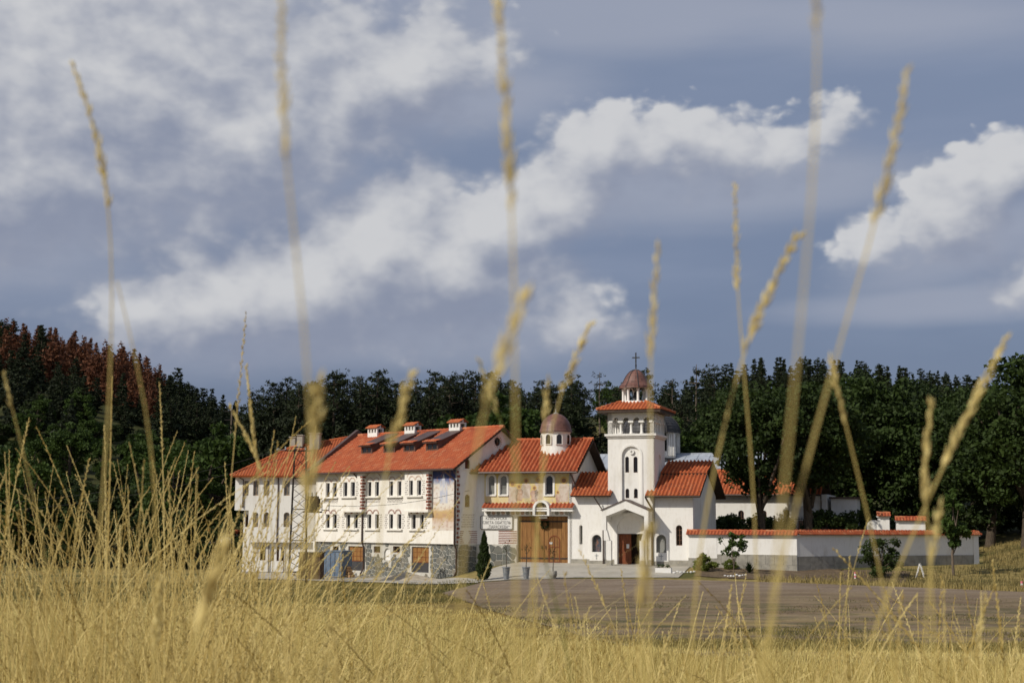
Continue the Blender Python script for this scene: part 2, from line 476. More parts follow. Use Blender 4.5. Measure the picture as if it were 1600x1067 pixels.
MT['galv'] = mat('galvanised', (.30, .32, .34), .45, (.22, .24, .26), 6, .4, .6, metal=.4)
MT['tin_roof'] = mat('weathered_tin', (.46, .50, .55), .45, (.36, .39, .43), 1.2, .4, .65, metal=.3, spec=.5)
MT['shingle'] = mat('copper_shingle', (.17, .075, .055), .5, (.12, .055, .042), 3, .4, .6, .3, 14, spec=.5, attr=[(0, (.10, .045, .035)), (1, (.21, .10, .075))])
MT['lead'] = mat('dark_lead', (.03, .029, .03), .6, (.045, .043, .045), 2, .4, .6, spec=.5)
MT['bark'] = mat('bark', (.06, .045, .032), .95, (.10, .078, .055), 4, .4, .65, .6, 12, stretch=(3, 3, .6))
MT['bark_pale'] = mat('pale_bark', (.17, .13, .095), .95, (.10, .08, .06), 4, .4, .65, .6, 12, stretch=(3, 3, .6))
MT['soil'] = mat('garden_soil', (.10, .068, .042), .95, (.16, .115, .065), 1.6, .35, .65, .7, 5, rgb3=(.07, .05, .03), scale3=8)
MT['blue'] = mat('faded_blue_paint', (.09, .135, .20), .6, (.16, .21, .27), 1.4, .4, .65, rgb3=(.13, .10, .08), scale3=7)
MT['rust'] = mat('rusty_sheet', (.07, .038, .022), .85, (.13, .085, .05), 1.8, .4, .65)
MT['letter'] = mat('lettering', (.035, .03, .03), .8)
MT['ochre'] = mat('ochre_fresco', (.62, .49, .17), .9, (.66, .58, .34), 1.1, .38, .62, rgb3=(.56, .48, .34), scale3=4.5)
MT['pale_fig'] = mat('pale_fresco', (.60, .53, .45), .9, (.50, .40, .32), 3.0, .4, .62)
MT['rose_fig'] = mat('rose_fresco', (.42, .26, .19), .9, (.58, .46, .36), 3.0, .4, .62)
MT['halo'] = mat('halo_fresco', (.60, .40, .14), .8)
MT['skin_fig'] = mat('skin_fresco', (.28, .15, .09), .9)
MT['sign_white'] = mat('sign_white', (.70, .69, .66), .7)
LF = {}
LF['pine'] = leafmat('pine_needles', (.007, .012, .004), (.030, .043, .013), .12)
LF['fir'] = leafmat('fir_needles', (.008, .014, .005), (.030, .042, .014), .12)
LF['dead'] = leafmat('dead_needles', (.105, .036, .016), (.21, .088, .042), .12)
LF['oak'] = leafmat('oak_leaves', (.006, .013, .003), (.050, .082, .015), .25)
LF['green'] = leafmat('bright_leaves', (.022, .042, .007), (.070, .115, .020), .3)
LF['shrub'] = leafmat('shrub_leaves', (.011, .020, .005), (.050, .076, .016), .25)
LF['lime'] = leafmat('lime_leaves', (.09, .12, .018), (.18, .21, .04), .3)
LF['straw'] = leafmat('straw', (.27, .17, .022), (.90, .77, .31), .3, .65)
LF['straw_pale'] = leafmat('pale_straw', (.42, .29, .065), (.88, .75, .34), .3, .65)
LF['green_stem'] = leafmat('green_stem', (.10, .11, .02), (.15, .15, .03), .2)
LF['drygrass'] = leafmat('dry_verge', (.10, .085, .03), (.40, .31, .12), .25)
LF['greengrass'] = leafmat('green_verge', (.055, .062, .016), (.30, .24, .08), .25)

# ------------------------------------------------------------------ terrain
def _table(pts, w=7):
    ys = np.arange(-100, 2001, 1.0); z = np.interp(ys, [p[0] for p in pts], [p[1] for p in pts])
    k = np.ones(w) / w
    zp = np.pad(z, w // 2, mode='edge')
    return ys, np.convolve(zp, k, mode='valid')
PC = _table([(-100, 8.5), (-5, 2.65), (0, 2.3), (10, 1.6), (20, .95), (40, -.2), (55, -.46), (90, -.55), (96, -.5), (101, .12), (106, .22), (118, .4), (135, 1.0), (155, 3.0), (310, 26), (350, 26.5), (420, 22), (700, 8), (2000, 0)])
PL = _table([(-100, 8.5), (-5, 2.65), (0, 2.3), (10, 1.6), (20, .95), (40, -.2), (55, -.50), (90, -.85), (100, -1.08), (122, -1.15), (135, -.6), (155, 2.2), (310, 26), (350, 26.5), (420, 22), (700, 8), (2000, 0)])
def S(x, a, b):
    t = np.clip((np.asarray(x, dtype=float) - a) / (b - a), 0, 1); return t * t * (3 - 2 * t)
def H(x, y):
    x = np.asarray(x, dtype=float); y = np.asarray(y, dtype=float)
    c = np.interp(y, *PC); l = np.interp(y, *PL)
    k = S(x, -6.5, 1.0)
    z = l * (1 - k) + c * k
    az = x / np.maximum(y, 30.0)
    z = z + 16.0 * np.exp(-((az + .42) / .18) ** 2) * S(y, 150, 310) * (1 - S(y, 400, 600))
    z = z + 4.0 * np.exp(-((az - .22) / .10) ** 2) * S(y, 150, 310) * (1 - S(y, 400, 600))
    z = z - 9.0 * np.exp(-((az + .17) / .075) ** 2) * S(y, 150, 310)
    z = z + 2.6 * S(x, 34, 52) * S(y, 92, 112)
    return z
def h1(x, y): return float(H(x, y))

def ground_hit(px, py):
    d = ray(px, py); t = 1.0
    while t < 900:
        p = CAM + d * t
        if p.z < h1(p.x, p.y): break
        t += 0.25
    return p.x, p.y

def terrain():
    ys = np.concatenate([np.arange(-90, 0, 6.0), np.arange(0, 140, 1.0), np.arange(140, 330, 3.0), np.arange(330, 700, 20.0), np.arange(700, 1901, 150.0)])
    xr = np.concatenate([np.arange(0, 62, 1.0), np.arange(62, 180, 4.0), np.arange(180, 420, 20.0), np.arange(420, 1801, 150.0)])
    xs = np.concatenate([-xr[:0:-1], xr])
    X, Y = np.meshgrid(xs, ys); Z = H(X, Y)
    rs = np.random.RandomState(3)
    V = np.stack([X, Y, Z], -1).reshape(-1, 3)
    nx, ny = len(xs), len(ys)
    i = np.arange(ny - 1)[:, None] * nx + np.arange(nx - 1)[None, :]
    F = np.stack([i, i + 1, i + nx + 1, i + nx], -1).reshape(-1, 4)
    m = bpy.data.materials.new('ground_cover'); m.use_nodes = True
    t = m.node_tree; b = t.nodes['Principled BSDF']; b.inputs['Roughness'].default_value = .95; b.inputs['Specular IOR Level'].default_value = .1
    tc = N(t, 'ShaderNodeTexCoord'); sx = N(t, 'ShaderNodeSeparateXYZ'); t.links.new(tc.outputs['Object'], sx.inputs[0])
    def nz(sc, det=5.0):
        n = N(t, 'ShaderNodeTexNoise', i_Scale=sc, i_Detail=det, i_Roughness=.6); t.links.new(tc.outputs['Object'], n.inputs['Vector']); return n.outputs[0]
    field = mixc(t, sstep(t, nz(.35), .35, .65), (.30, .21, .06), (.17, .12, .04))
    field = mixc(t, mth(t, 'MULTIPLY', sstep(t, nz(3.0), .45, .7), .6), field, (.19, .14, .055))
    verge = mixc(t, sstep(t, nz(.22), .38, .56), (.10, .095, .032), (.29, .22, .085))
    verge = mixc(t, mth(t, 'MULTIPLY', sstep(t, nz(2.0), .45, .7), .6), verge, (.075, .08, .025))
    forest = mixc(t, sstep(t, nz(.06), .42, .58), (.030, .036, .014), (.055, .058, .02))
    meadow = mixc(t, sstep(t, nz(.12), .40, .62), (.16, .145, .045), (.27, .21, .075))
    forest = mixc(t, sstep(t, nz(.018), .50, .62), forest, meadow)
    ydist = mth(t, 'ADD', sx.outputs[1], mth(t, 'MULTIPLY_ADD', nz(.15), 10.0, -5.0))
    c = mixc(t, sstep(t, ydist, 63, 70), field, verge)
    c = mixc(t, sstep(t, ydist, 122, 130), c, forest)
    t.links.new(c, b.inputs['Base Color'])
    bp = N(t, 'ShaderNodeBump', i_Strength=.7, i_Distance=.08); t.links.new(nz(9.0), bp.inputs['Height']); t.links.new(bp.outputs[0], b.inputs['Normal'])
    o = mkobj('ground', np_mesh('ground', V, F, m, smooth=True))
    tag(o, kind='structure')
terrain()

def resample(pts, n):
    P = np.array(pts, dtype=float); d = np.r_[0, np.cumsum(np.hypot(*np.diff(P, axis=0).T))]
    s = np.linspace(0, d[-1], n)
    return np.stack([np.interp(s, d, P[:, 0]), np.interp(s, d, P[:, 1])], -1)

def sheet(name, far, near, nu, nv, off, m, kind='structure', wob=0.0):
    A, B = resample(far, nu), resample(near, nu)
    rs = np.random.RandomState(len(name))
    if wob:
        A += rs.normal(0, wob, A.shape); B += rs.normal(0, wob, B.shape)
    t = np.linspace(0, 1, nv)[:, None, None]
    P = A[None] * (1 - t) + B[None] * t
    Z = H(P[..., 0], P[..., 1]) + off
    V = np.concatenate([P, Z[..., None]], -1).reshape(-1, 3)
    i = np.arange(nv - 1)[:, None] * nu + np.arange(nu - 1)[None]
    F = np.stack([i, i + nu, i + nu + 1, i + 1], -1).reshape(-1, 4)
    o = mkobj(name, np_mesh(name, V, F, m, smooth=True)); tag(o, kind=kind)
    return o

def lot_material():
    m = bpy.data.materials.new('bare_ground'); m.use_nodes = True
    t = m.node_tree; b = t.nodes['Principled BSDF']; b.inputs['Roughness'].default_value = .95; b.inputs['Specular IOR Level'].default_value = .15
    tc = N(t, 'ShaderNodeTexCoord'); sx = N(t, 'ShaderNodeSeparateXYZ'); t.links.new(tc.outputs['Object'], sx.inputs[0])
    def nz(sc, det=6.0, st=(1, 1, 1)):
        mp = N(t, 'ShaderNodeMapping'); mp.inputs['Scale'].default_value = st; t.links.new(tc.outputs['Object'], mp.inputs[0])
        n = N(t, 'ShaderNodeTexNoise', i_Scale=sc, i_Detail=det, i_Roughness=.62); t.links.new(mp.outputs[0], n.inputs['Vector']); return n.outputs[0]
    far = mixc(t, sstep(t, nz(.3, st=(.8, 1.3, 1)), .38, .64), (.245, .19, .138), (.18, .132, .09))
    near = mixc(t, sstep(t, nz(.3, st=(.8, 1.2, 1)), .38, .62), (.16, .112, .066), (.24, .18, .105))
    yy = mth(t, 'ADD', sx.outputs[1], mth(t, 'MULTIPLY_ADD', nz(.1), 26.0, -13.0))
    c = mixc(t, sstep(t, yy, 66, 86), near, far)
    weeds = mth(t, 'MULTIPLY', sstep(t, nz(.45, st=(.9, 1.2, 1)), .48, .60), sstep(t, yy, 78, 54))
    c = mixc(t, mth(t, 'MULTIPLY', weeds, .8), c, (.075, .075, .028))
    c = mixc(t, mth(t, 'MULTIPLY', sstep(t, nz(6.0), .48, .66), .5), c, (.09, .07, .052))
    c = mixc(t, mth(t, 'MULTIPLY', sstep(t, nz(9.0), .58, .68), .6), c, (.36, .32, .27))
    dry = mth(t, 'MULTIPLY', sstep(t, nz(.35, st=(.9, 1.1, 1)), .46, .60), sstep(t, yy, 62, 46))
    c = mixc(t, mth(t, 'MULTIPLY', dry, .75), c, (.33, .245, .09))
    t.links.new(c, b.inputs['Base Color'])
    bp = N(t, 'ShaderNodeBump', i_Strength=.6, i_Distance=.06); t.links.new(nz(3.0), bp.inputs['Height']); t.links.new(bp.outputs[0], b.inputs['Normal'])
    return m
MT['lot'] = lot_material()
g = ground_hit
LOT_FAR = [g(690, 927), g(750, 911), g(860, 905), g(1000, 905), g(1100, 907), g(1245, 911), g(1400, 917), g(1620, 926), g(1800, 934)]
LOT_NEAR = [g(695, 929), g(760, 952), g(860, 980), g(980, 1010), g(1150, 1034), g(1350, 1042), g(1600, 1042), g(1800, 1042)]
sheet('parking_lot', LOT_FAR, LOT_NEAR, 140, 60, .03, MT['lot'], wob=.0)
sheet('courtyard_paving', [g(757, 893), g(808, 879), g(895, 880), g(1000, 881), g(1082, 884)], [g(745, 910), g(830, 906), g(900, 903), g(1000, 903), g(1060, 903)], 60, 24, .045, MT['concrete'])
sheet('pavement', [g(400, 893), g(500, 897), g(600, 900), g(700, 904), g(745, 906)], [g(400, 905), g(500, 908), g(600, 911), g(700, 913), g(748, 911)], 60, 8, .06, MT['concrete'])
sheet('flower_bed', [g(1092, 884), g(1160, 886), g(1245, 888), g(1330, 891), g(1420, 893)], [g(1085, 901), g(1160, 905), g(1245, 908), g(1330, 910), g(1420, 912)], 60, 14, .05, MT['soil'], wob=.1)

# ------------------------------------------------------------------ roofs and masonry
def tiles(name, E0, E1, R1, R0, tw, tl, amp, m, parent, step=.03, kink=None, ns=6, seed=1):
    """barrel or interlocking tiles laid on the slope eave E0-E1, ridge R0-R1; every tile has its own relief"""
    E0, E1, R1, R0 = map(Vector, (E0, E1, R1, R0))
    ex = (E1 - E0).normalized(); nn = ex.cross(R0 - E0).normalized(); es = nn.cross(ex)
    Lb = (R0 - E0).dot(es); rows = max(1, int(math.ceil(Lb / tl)))
    lb, la = [0.0, Lb], [0.0, (R0 - E0).dot(ex)]
    if kink is not None:
        k = Vector(kink) - E0; lb.insert(1, k.dot(es)); la.insert(1, k.dot(ex))
    aR = lambda b: np.interp(b, [0, Lb], [(E1 - E0).dot(ex), (R1 - E0).dot(ex)])
    aL = lambda b: np.interp(b, lb, la)
    amin, amax = min(la), max((E1 - E0).dot(ex), (R1 - E0).dot(ex))
    nc = int((amax - amin) / tw) + 1
    a = amin + np.arange(nc * ns + 1) * tw / ns
    s = (np.arange(nc * ns + 1) % ns) / ns
    prof = np.where(s < .56, np.sin(np.pi * np.clip(s / .56, 0, 1)), -.30 * np.sin(np.pi * (s - .56) / .44)) * amp
    rs = np.random.RandomState(seed)
    A, B, Hh = [], [], []
    for r in range(rows):
        b0, b1 = r * tl, min((r + 1) * tl, Lb)
        jit = np.repeat(rs.normal(0, .006, nc), ns); jit = np.r_[jit, jit[-1]]
        if r == 0:
            A.append(np.clip(a, aL(b0), aR(b0))); B.append(np.full_like(a, b0)); Hh.append(np.full_like(a, -.02))
        A.append(np.clip(a, aL(b0), aR(b0))); B.append(np.full_like(a, b0)); Hh.append(prof + step + jit)
        A.append(np.clip(a, aL(b1), aR(b1))); B.append(np.full_like(a, b1)); Hh.append(prof * .85 + jit)
    A, B, Hh = map(np.array, (A, B, Hh))
    P = np.array(E0)[None, None] + A[..., None] * np.array(ex) + B[..., None] * np.array(es) + (Hh[..., None] + .02) * np.array(nn)
    nl, m_ = A.shape
    i = np.arange(nl - 1)[:, None] * m_ + np.arange(m_ - 1)[None]
    F = np.stack([i, i + 1, i + m_ + 1, i + m_], -1)
    keep = (A[:-1, 1:] - A[:-1, :-1] + A[1:, 1:] - A[1:, :-1]) > 1e-4
    trow = np.repeat(np.arange(nl - 1)[:, None] // 2, m_ - 1, 1)
    tcol = np.repeat((np.arange(m_ - 1) // ns)[None], nl - 1, 0)
    tab = rs.rand(rows + 2, nc + 2)
    rnd = tab[np.minimum(trow, rows), tcol]
    # shade in the channels between the barrels, painted as a darker tile tone
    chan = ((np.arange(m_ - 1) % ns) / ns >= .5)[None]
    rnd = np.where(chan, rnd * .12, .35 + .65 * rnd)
    P[..., 2] -= MB.ZB
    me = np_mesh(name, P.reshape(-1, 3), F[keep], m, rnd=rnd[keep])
    o = mkobj(name, me, parent); o['kind'] = 'stuff'
    return o

def slab(mb, pts, th):
    P = [Vector(p) for p in pts]; n = (P[1] - P[0]).cross(P[-1] - P[0]).normalized()
    k = len(P)
    mb.add(P + [p - n * th for p in P], [tuple(range(k)), tuple(range(2 * k - 1, k - 1, -1))] + [(i, i + k, (i + 1) % k + k, (i + 1) % k) for i in range(k)])

def ridge_caps(parent, p0, p1, m, r=.13, L=.4, seed=2):
    p0, p1 = Vector(p0), Vector(p1); d = p1 - p0; n = max(1, int(d.length / L)); rs = random.Random(seed)
    mb = MB()
    for i in range(n):
        a = p0 + d * (i / n); b = p0 + d * ((i + 1.06) / n)
        mb.tube([a + Vector((0, 0, .02)), b], [r * 1.08, r * .9], 8, r=rs.random())
    o = mb.build('ridge_tiles', m, parent, kind='stuff'); return o

def gable_roof(parent, x0, x1, ye, ze, yr, zr, yb, tw, tl, amp, mt, zb=None, caps=True, mdeck=None, seed=1, step=.03, th=.14):
    zb = ze if zb is None else zb
    d = MB()
    E0, E1, R1, R0 = (x0, ye, ze), (x1, ye, ze), (x1, yr, zr), (x0, yr, zr)
    slab(d, [E0, E1, R1, R0], th)
    slab(d, [(x1, yb, zb), (x0, yb, zb), R0, R1], th)
    roof = d.build('roof', mdeck or MT['wood_dark'], parent)
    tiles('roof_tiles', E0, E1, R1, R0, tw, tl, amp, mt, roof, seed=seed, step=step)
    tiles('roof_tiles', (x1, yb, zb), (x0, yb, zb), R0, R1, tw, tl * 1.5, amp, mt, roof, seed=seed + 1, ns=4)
    if caps: ridge_caps(roof, (x0, yr, zr + .05), (x1, yr, zr + .05), mt)
    return roof

def stonework(parent, x0, x1, z0, z1, y, size, holes=(), M=None, seed=5):
    rs = random.Random(seed); nx, nz = max(2, int((x1 - x0) / size)), max(2, int((z1 - z0) / size))
    sx, sz = (x1 - x0) / nx, (z1 - z0) / nz
    pts = {(i, k): (x0 + (i + .5 + rs.uniform(-.38, .38)) * sx, z0 + (k + .5 + rs.uniform(-.38, .38)) * sz) for i in range(-1, nx + 1) for k in range(-1, nz + 1)}
    mb = MB(M)
    for i in range(nx):
        for k in range(nz):
            c = pts[(i, k)]
            poly = [(x0, z0), (x1, z0), (x1, z1), (x0, z1)]
            for di in (-2, -1, 0, 1, 2):
                for dk in (-2, -1, 0, 1, 2):
                    q = pts.get((i + di, k + dk))
                    if q is None or (di == 0 and dk == 0): continue
                    nx_, nz_ = q[0] - c[0], q[1] - c[1]; L = math.hypot(nx_, nz_)
                    lim = L / 2 - .03
                    new = []
                    for j in range(len(poly)):
                        a, b = poly[j], poly[(j + 1) % len(poly)]
                        da = ((a[0] - c[0]) * nx_ + (a[1] - c[1]) * nz_) / L - lim
                        db = ((b[0] - c[0]) * nx_ + (b[1] - c[1]) * nz_) / L - lim
                        if da <= 0: new.append(a)
                        if da * db < 0:
                            t = da / (da - db); new.append((a[0] + (b[0] - a[0]) * t, a[1] + (b[1] - a[1]) * t))
                    poly = new
                    if len(poly) < 3: break
                if len(poly) < 3: break
            if len(poly) < 3: continue
            bx = (min(p[0] for p in poly), max(p[0] for p in poly), min(p[1] for p in poly), max(p[1] for p in poly))
            if any(bx[0] < h[1] and bx[1] > h[0] and bx[2] < h[3] and bx[3] > h[2] for h in holes): continue
            mb.prism(poly, y - rs.uniform(.025, .05), y + .02, r=rs.random())
    return mb.build('stones', MT['stone'], parent, kind='stuff')

def saint(parent, fr, px, py0, py1, y, w=1.0, robe='pale_fig'):
    """a painted robed figure with a halo, flat on the plaster"""
    x, zt = fr.pix(px, py0, y); _, zb = fr.pix(px, py1, y); hh = zt - zb
    hr = hh * .15
    disc = lambda cx, cz, r, n=14: [(cx + r * math.cos(2 * math.pi * i / n), cz + r * math.sin(2 * math.pi * i / n)) for i in range(n)]
    f = MB(); b = hh * .30 * w
    f.prism([(x - b * .75, zb), (x + b * .75, zb), (x + b * .8, zb + hh * .35), (x + b, zb + hh * .55), (x + b * .6, zb + hh * .72), (x - b * .6, zb + hh * .72), (x - b, zb + hh * .52), (x - b * .7, zb + hh * .3)], y - .006, y - .001)
    fig = f.build('fresco_figure', MT[robe], parent)
    MB().prism(disc(x, zt - hr, hr), y - .009, y - .0065).build('halo', MT['halo'], fig)
    MB().prism(disc(x, zt - hr * 1.05, hr * .58), y - .012, y - .0095).build('face', MT['skin_fig'], fig)

# ------------------------------------------------------------------ residential wing (left, turned 45 degrees)
FL = Frame(-4.05, 106.0, 45)
def left_wing():
    MB.ZB = -1.3
    root = empty('residential_wing', (FL.o.x, FL.o.y, MB.ZB), -FL.alpha)
    tag(root, 'long white monastery wing with red tiled roof, dormers, painted windows and stone ground floor', 'building')
    XL, ZS, ZW, DP = -17.3, 1.55, 7.28, 9.0
    PR = FL.rect
    top = [(509, 515), (520, 526), None, (574, 580), (586, 592), (608, 614), (621, 627)]
    low = [(509, 515), (520, 526), (541, 547), (553, 559), (574, 580), (586, 592), (608, 614), (621, 627), (643, 649.5), (656, 662)]
    wins = [PR(a, b, 752, 775) for a, b in [t for t in top if t]] + [PR(a, b, 803, 826) for a, b in low]
    # every storey keeps one height along the wing
    zt = FL.pix(600, 752)[1], FL.pix(600, 775)[1]; zl = FL.pix(600, 803)[1], FL.pix(600, 826)[1]
    wins = [(w[0], w[1], zt[1], zt[0]) if i < 6 else (w[0], w[1], zl[1], zl[0]) for i, w in enumerate(wins)]
    wb = MB()
    wb.wall([(XL, ZS), (0, ZS), (0, ZW), (XL, ZW)], [arch(*w, False) for w in wins], 0, .3)
    # right end wall with its gable
    kz = (10.4 - 7.1) / 5.1
    gz = lambda y: 7.1 + (y + .6) * kz - .16 if y <= 4.5 else 7.1 + (9.6 - y) * kz - .16
    g1 = FL.pixx(726.5, 732), FL.pixx(734.5, 717); g2 = FL.pixx(726.5, 792), FL.pixx(734.5, 772)
    go = FL.pixx(777.5, 690)
    gw = [(g1[0][0], g1[1][0], g1[0][1], g1[1][1]), (g2[0][0], g2[1][0], g2[0][1], g2[1][1])]
    ocr = .34
    oc = [(go[0] + ocr * math.cos(t), go[1] + ocr * math.sin(t)) for t in [2 * math.pi * i / 16 for i in range(16)]]
    MS = SIDE_R(0)
    gb = MB(MS)
    gb.wall([(0, ZS), (DP, ZS), (DP, gz(DP)), (4.5, gz(4.5)), (0, gz(0))], [arch(*w) for w in gw] + [oc], 0, .3)
    wb2 = MB(); wb2.prism([(XL, -1.3), (0, -1.3), (0, ZW), (XL, ZW)], DP - .3, DP)
    w = wb.build('wall', MT['cream'], root)
    gw_o = gb.build('end_wall', MT['plaster'], root)
    wb2.build('back_wall', MT['plaster'], root)
    lb = MB(Matrix(((0, 1, 0, XL), (-1, 0, 0, 0), (0, 0, 1, 0), (0, 0, 0, 1))))
    lb.prism([(-DP, -1.3), (0, -1.3), (0, gz(0)), (-4.5, gz(4.5)), (-DP, gz(DP))], 0, .25); lb.build('firewall', MT['plaster'], root)
    for q in wins: window(root, *q, 0, False, MT['frame_white'], MT['glass'], bars=0, sill=None, fw=.045, hbars=0)
    for q in gw: window(root, *q, 0, True, MT['frame_brown'], MT['glass'], bars=0, sill=MT['plaster'], M=MS)
    ow = MB(MS); ow.prism([(go[0] + (x - go[0]) * .99, go[1] + (z - go[1]) * .99) for x, z in oc], .12, .2); ow = ow.build('round_window', MT['glass'], root)
    ry = MB(MS)
    for i in range(16):
        t = 2 * math.pi * i / 16; c, s = math.cos(t), math.sin(t)
        ry.prism([(go[0] + ocr * 1.08 * c + .03 * s, go[1] + ocr * 1.08 * s - .03 * c), (go[0] + ocr * 1.5 * c, go[1] + ocr * 1.5 * s), (go[0] + ocr * 1.08 * c - .03 * s, go[1] + ocr * 1.08 * s + .03 * c)], -.008, .004)
    ry.build('brick_rays', MT['brick_red'], ow, kind='stuff')
    # shared sills, mullion strips, painted arches and lattice under each pair
    pairs = [(509, 526, 0), (574, 592, 0), (608, 627, 0), (509, 526, 1), (541, 559, 1), (574, 592, 1), (608, 627, 1), (643, 662, 1)]
    def dress(pa, pb, lower, y, zz):
        a, b = FL.pix(pa, 765, y)[0], FL.pix(pb, 765, y)[0]
        MB().box(a - .22, b + .22, y - .16, y + .02, zz[1] - .12, zz[1] - .01).build('sill', MT['cream'], root)
        ar = MB(); wd = (b - a) / 2; n = 9
        for c in (a + wd * .46, b - wd * .46):
            r0 = wd * .50
            for (ri, ro) in ((.78, .9), (1.0, 1.1)):
                o_ = [(c + r0 * ro * math.cos(math.pi * i / n), zz[0] + .02 + r0 * ro * math.sin(math.pi * i / n) * .9) for i in range(n + 1)]
                i_ = [(c + r0 * ri * math.cos(math.pi * i / n), zz[0] + .02 + r0 * ri * math.sin(math.pi * i / n) * .9) for i in range(n + 1)]
                for i in range(n):
                    ar.prism([o_[i], o_[i + 1], i_[i + 1], i_[i]][::-1], y - .012, y + .004, r=.5)
        if not lower:
            o_ = [((a + b) / 2 + (wd + .22) * math.cos(math.pi * i / 12), zz[0] + .25 + .55 * math.sin(math.pi * i / 12)) for i in range(13)]
            for i in range(12):
                p, q = o_[i], o_[i + 1]
                ar.prism([p, q, (q[0] * .97 + .03 * (a + b) / 2, q[1] - .05), (p[0] * .97 + .03 * (a + b) / 2, p[1] - .05)][::-1], y - .012, y + .004)
        ar.build('painted_arch', MT['brick_red'] if lower else MT['rose_fig'], root, kind='stuff')
        dm = MB()
        if not lower and y == 0:
            for k in range(3):
                nn = 11
                for i in range(nn):
                    x = a - .15 + (b - a + .3) * (i + .5 * (k % 2)) / (nn - .5); z = zz[1] - .22 - k * .11; e = .045
                    dm.prism([(x, z - e * 1.3), (x + e, z), (x, z + e * 1.3), (x - e, z)], y - .008, y + .004)
        else:
            for sgn, xx in ((-1, a - .18), (1, b + .18)):
                for i in range(7):
                    z = zz[1] + .1 + (zz[0] - zz[1] - .15) * i / 6; e = .04
                    for k in range(2):
                        x = xx + sgn * (k * .16 + .08 * (i % 2))
                        dm.prism([(x, z - e * 1.6), (x + e, z), (x, z + e * 1.6), (x - e, z)], y - .008, y + .004)
        dm.build('painted_lattice', MT['pipe'], root, kind='stuff')
    for pa, pb, lo in pairs: dress(pa, pb, lo, 0, zl if lo else zt)
    # oriels
    for (pl, pr, wa, wb_) in ((532, 565.5, (536.4, 542.6), (548, 554.5)), (632, 669, (639, 645), (651.5, 658))):
        y = -.45
        x0, x1 = FL.pix(pl, 770, y)[0], FL.pix(pr, 770, y)[0]
        z0 = FL.pix((pl + pr) / 2, 797, y)[1]
        ws = []
        for a, b in (wa, wb_):
            q = FL.rect(a, b, 752, 774, y); ws.append((q[0], q[1], zt[1], zt[0]))
        om = MB(); om.wall([(x0, z0), (x1, z0), (x1, 7.05), (x0, 7.05)], [arch(*q, False) for q in ws], y, -y - .002)
        orl = om.build('oriel', MT['cream'], root)
        MB().box(x0 - .08, x1 + .08, y - .08, -.004, z0 - .14, z0 - .003).build('corbel', MT['cream'], orl)
        for q in ws: window(root, *q, y, False, MT['frame_white'], MT['glass'], bars=0, fw=.045)
        dress(wa[0], wb_[1], 0, y, zt)
        qb = MB()
        n = 11
        for i in range(n):
            z = z0 + .08 + (6.75 - z0) * i / n
            dy = .24 if i % 2 else .36
            qb.box(x1 + .003, x1 + .014, y + .015, y + dy, z, z + .16)
            qb.box(x1 - (.16 if i % 2 else .24), x1 - .004, y - .012, y - .003, z, z + .16)
        qb.build('quoins', MT['brick_red'], root, kind='stuff')
    # stone ground floor
    ys = .22
    holes = [PR(544, 568, 853, 891, ys), PR(643, 670, 854, 894, ys), PR(520, 529, 853, 861, ys), PR(584, 594, 853, 863, ys), PR(614, 625, 853, 863, ys), PR(600, 610, 856, 875, ys)]
    sb = MB(); sb.wall([(XL, -1.4), (0, -1.4), (0, ZS + .003), (XL, ZS + .003)], [arch(*q, i == 5) for i, q in enumerate(holes)], ys, .3)
    sw = sb.build('stone_wall', MT['mortar'], root)
    stonework(sw, XL, -.02, -1.3, ZS - .05, ys, .33, holes=[(q[0] - .05, q[1] + .05, q[2] - .05, q[3] + .05) for q in holes])
    ss = MB(SIDE_R(-.02)); ss.wall([(.2, -1.4), (DP, -1.4), (DP, ZS + .003), (.2, ZS + .003)], [], 0, .3); se = ss.build('stone_wall', MT['mortar'], root)
    stonework(se, .22, 5.0, -1.3, ZS - .05, 0, .36, holes=[], M=SIDE_R(-.02), seed=8)
    for q in holes[:2]:
        d = MB(); x0, x1, z0, z1 = q
        zm = z0 + (z1 - z0) * .38
        d.box(x0 + .01, x1 - .01, ys + .14, ys + .2, zm, z1 - .01)
        door = d.build('door', MT['wood_door'], root)
        for i in range(2):
            a, b = x0 + .06 + i * (x1 - x0 - .1) / 2, x0 + (i + 1) * (x1 - x0 - .04) / 2
            for k in range(3):
                za, zb_ = zm + .06 + k * (z1 - zm - .1) / 3, zm + (k + 1) * (z1 - zm - .05) / 3
                MB().box(a, (a + b) / 2 - .03, ys + .115, ys + .14, za, zb_).build('door_panel', MT['wood_gate'], door)
                MB().box((a + b) / 2 + .03, b, ys + .115, ys + .14, za, zb_).build('door_panel', MT['wood_gate'], door)
        MB().box(x0 + .01, x1 - .01, ys + .12, ys + .2, z0, zm - .003).build('kick_plate', MT['lead'], door)
    for q in holes[2:5]: window(root, *q, ys, False, MT['frame_brown'], MT['glass'], bars=1)
    q = holes[5]; nm = MB(); nm.prism(arch(q[0] + .01, q[1] - .01, q[2] + .01, q[3] - .01), ys + .12, ys + .2); nm.build('niche', MT['plaster'], root)
    # mural panel beside the corner, quoins, end-wall lettering and striped band
    x0, x1, z0, z1 = FL.pix(676, 780)[0], -.12, FL.pix(693, 828)[1], 7.2
    mm = bpy.data.materials.new('mural_paint'); mm.use_nodes = True
    t = mm.node_tree; b = t.nodes['Principled BSDF']; b.inputs['Roughness'].default_value = .9
    tc = N(t, 'ShaderNodeTexCoord'); sx = N(t, 'ShaderNodeSeparateXYZ'); t.links.new(tc.outputs['Object'], sx.inputs[0])
    n1 = N(t, 'ShaderNodeTexNoise', i_Scale=1.6, i_Detail=6.0, i_Distortion=.8); t.links.new(tc.outputs['Object'], n1.inputs['Vector'])
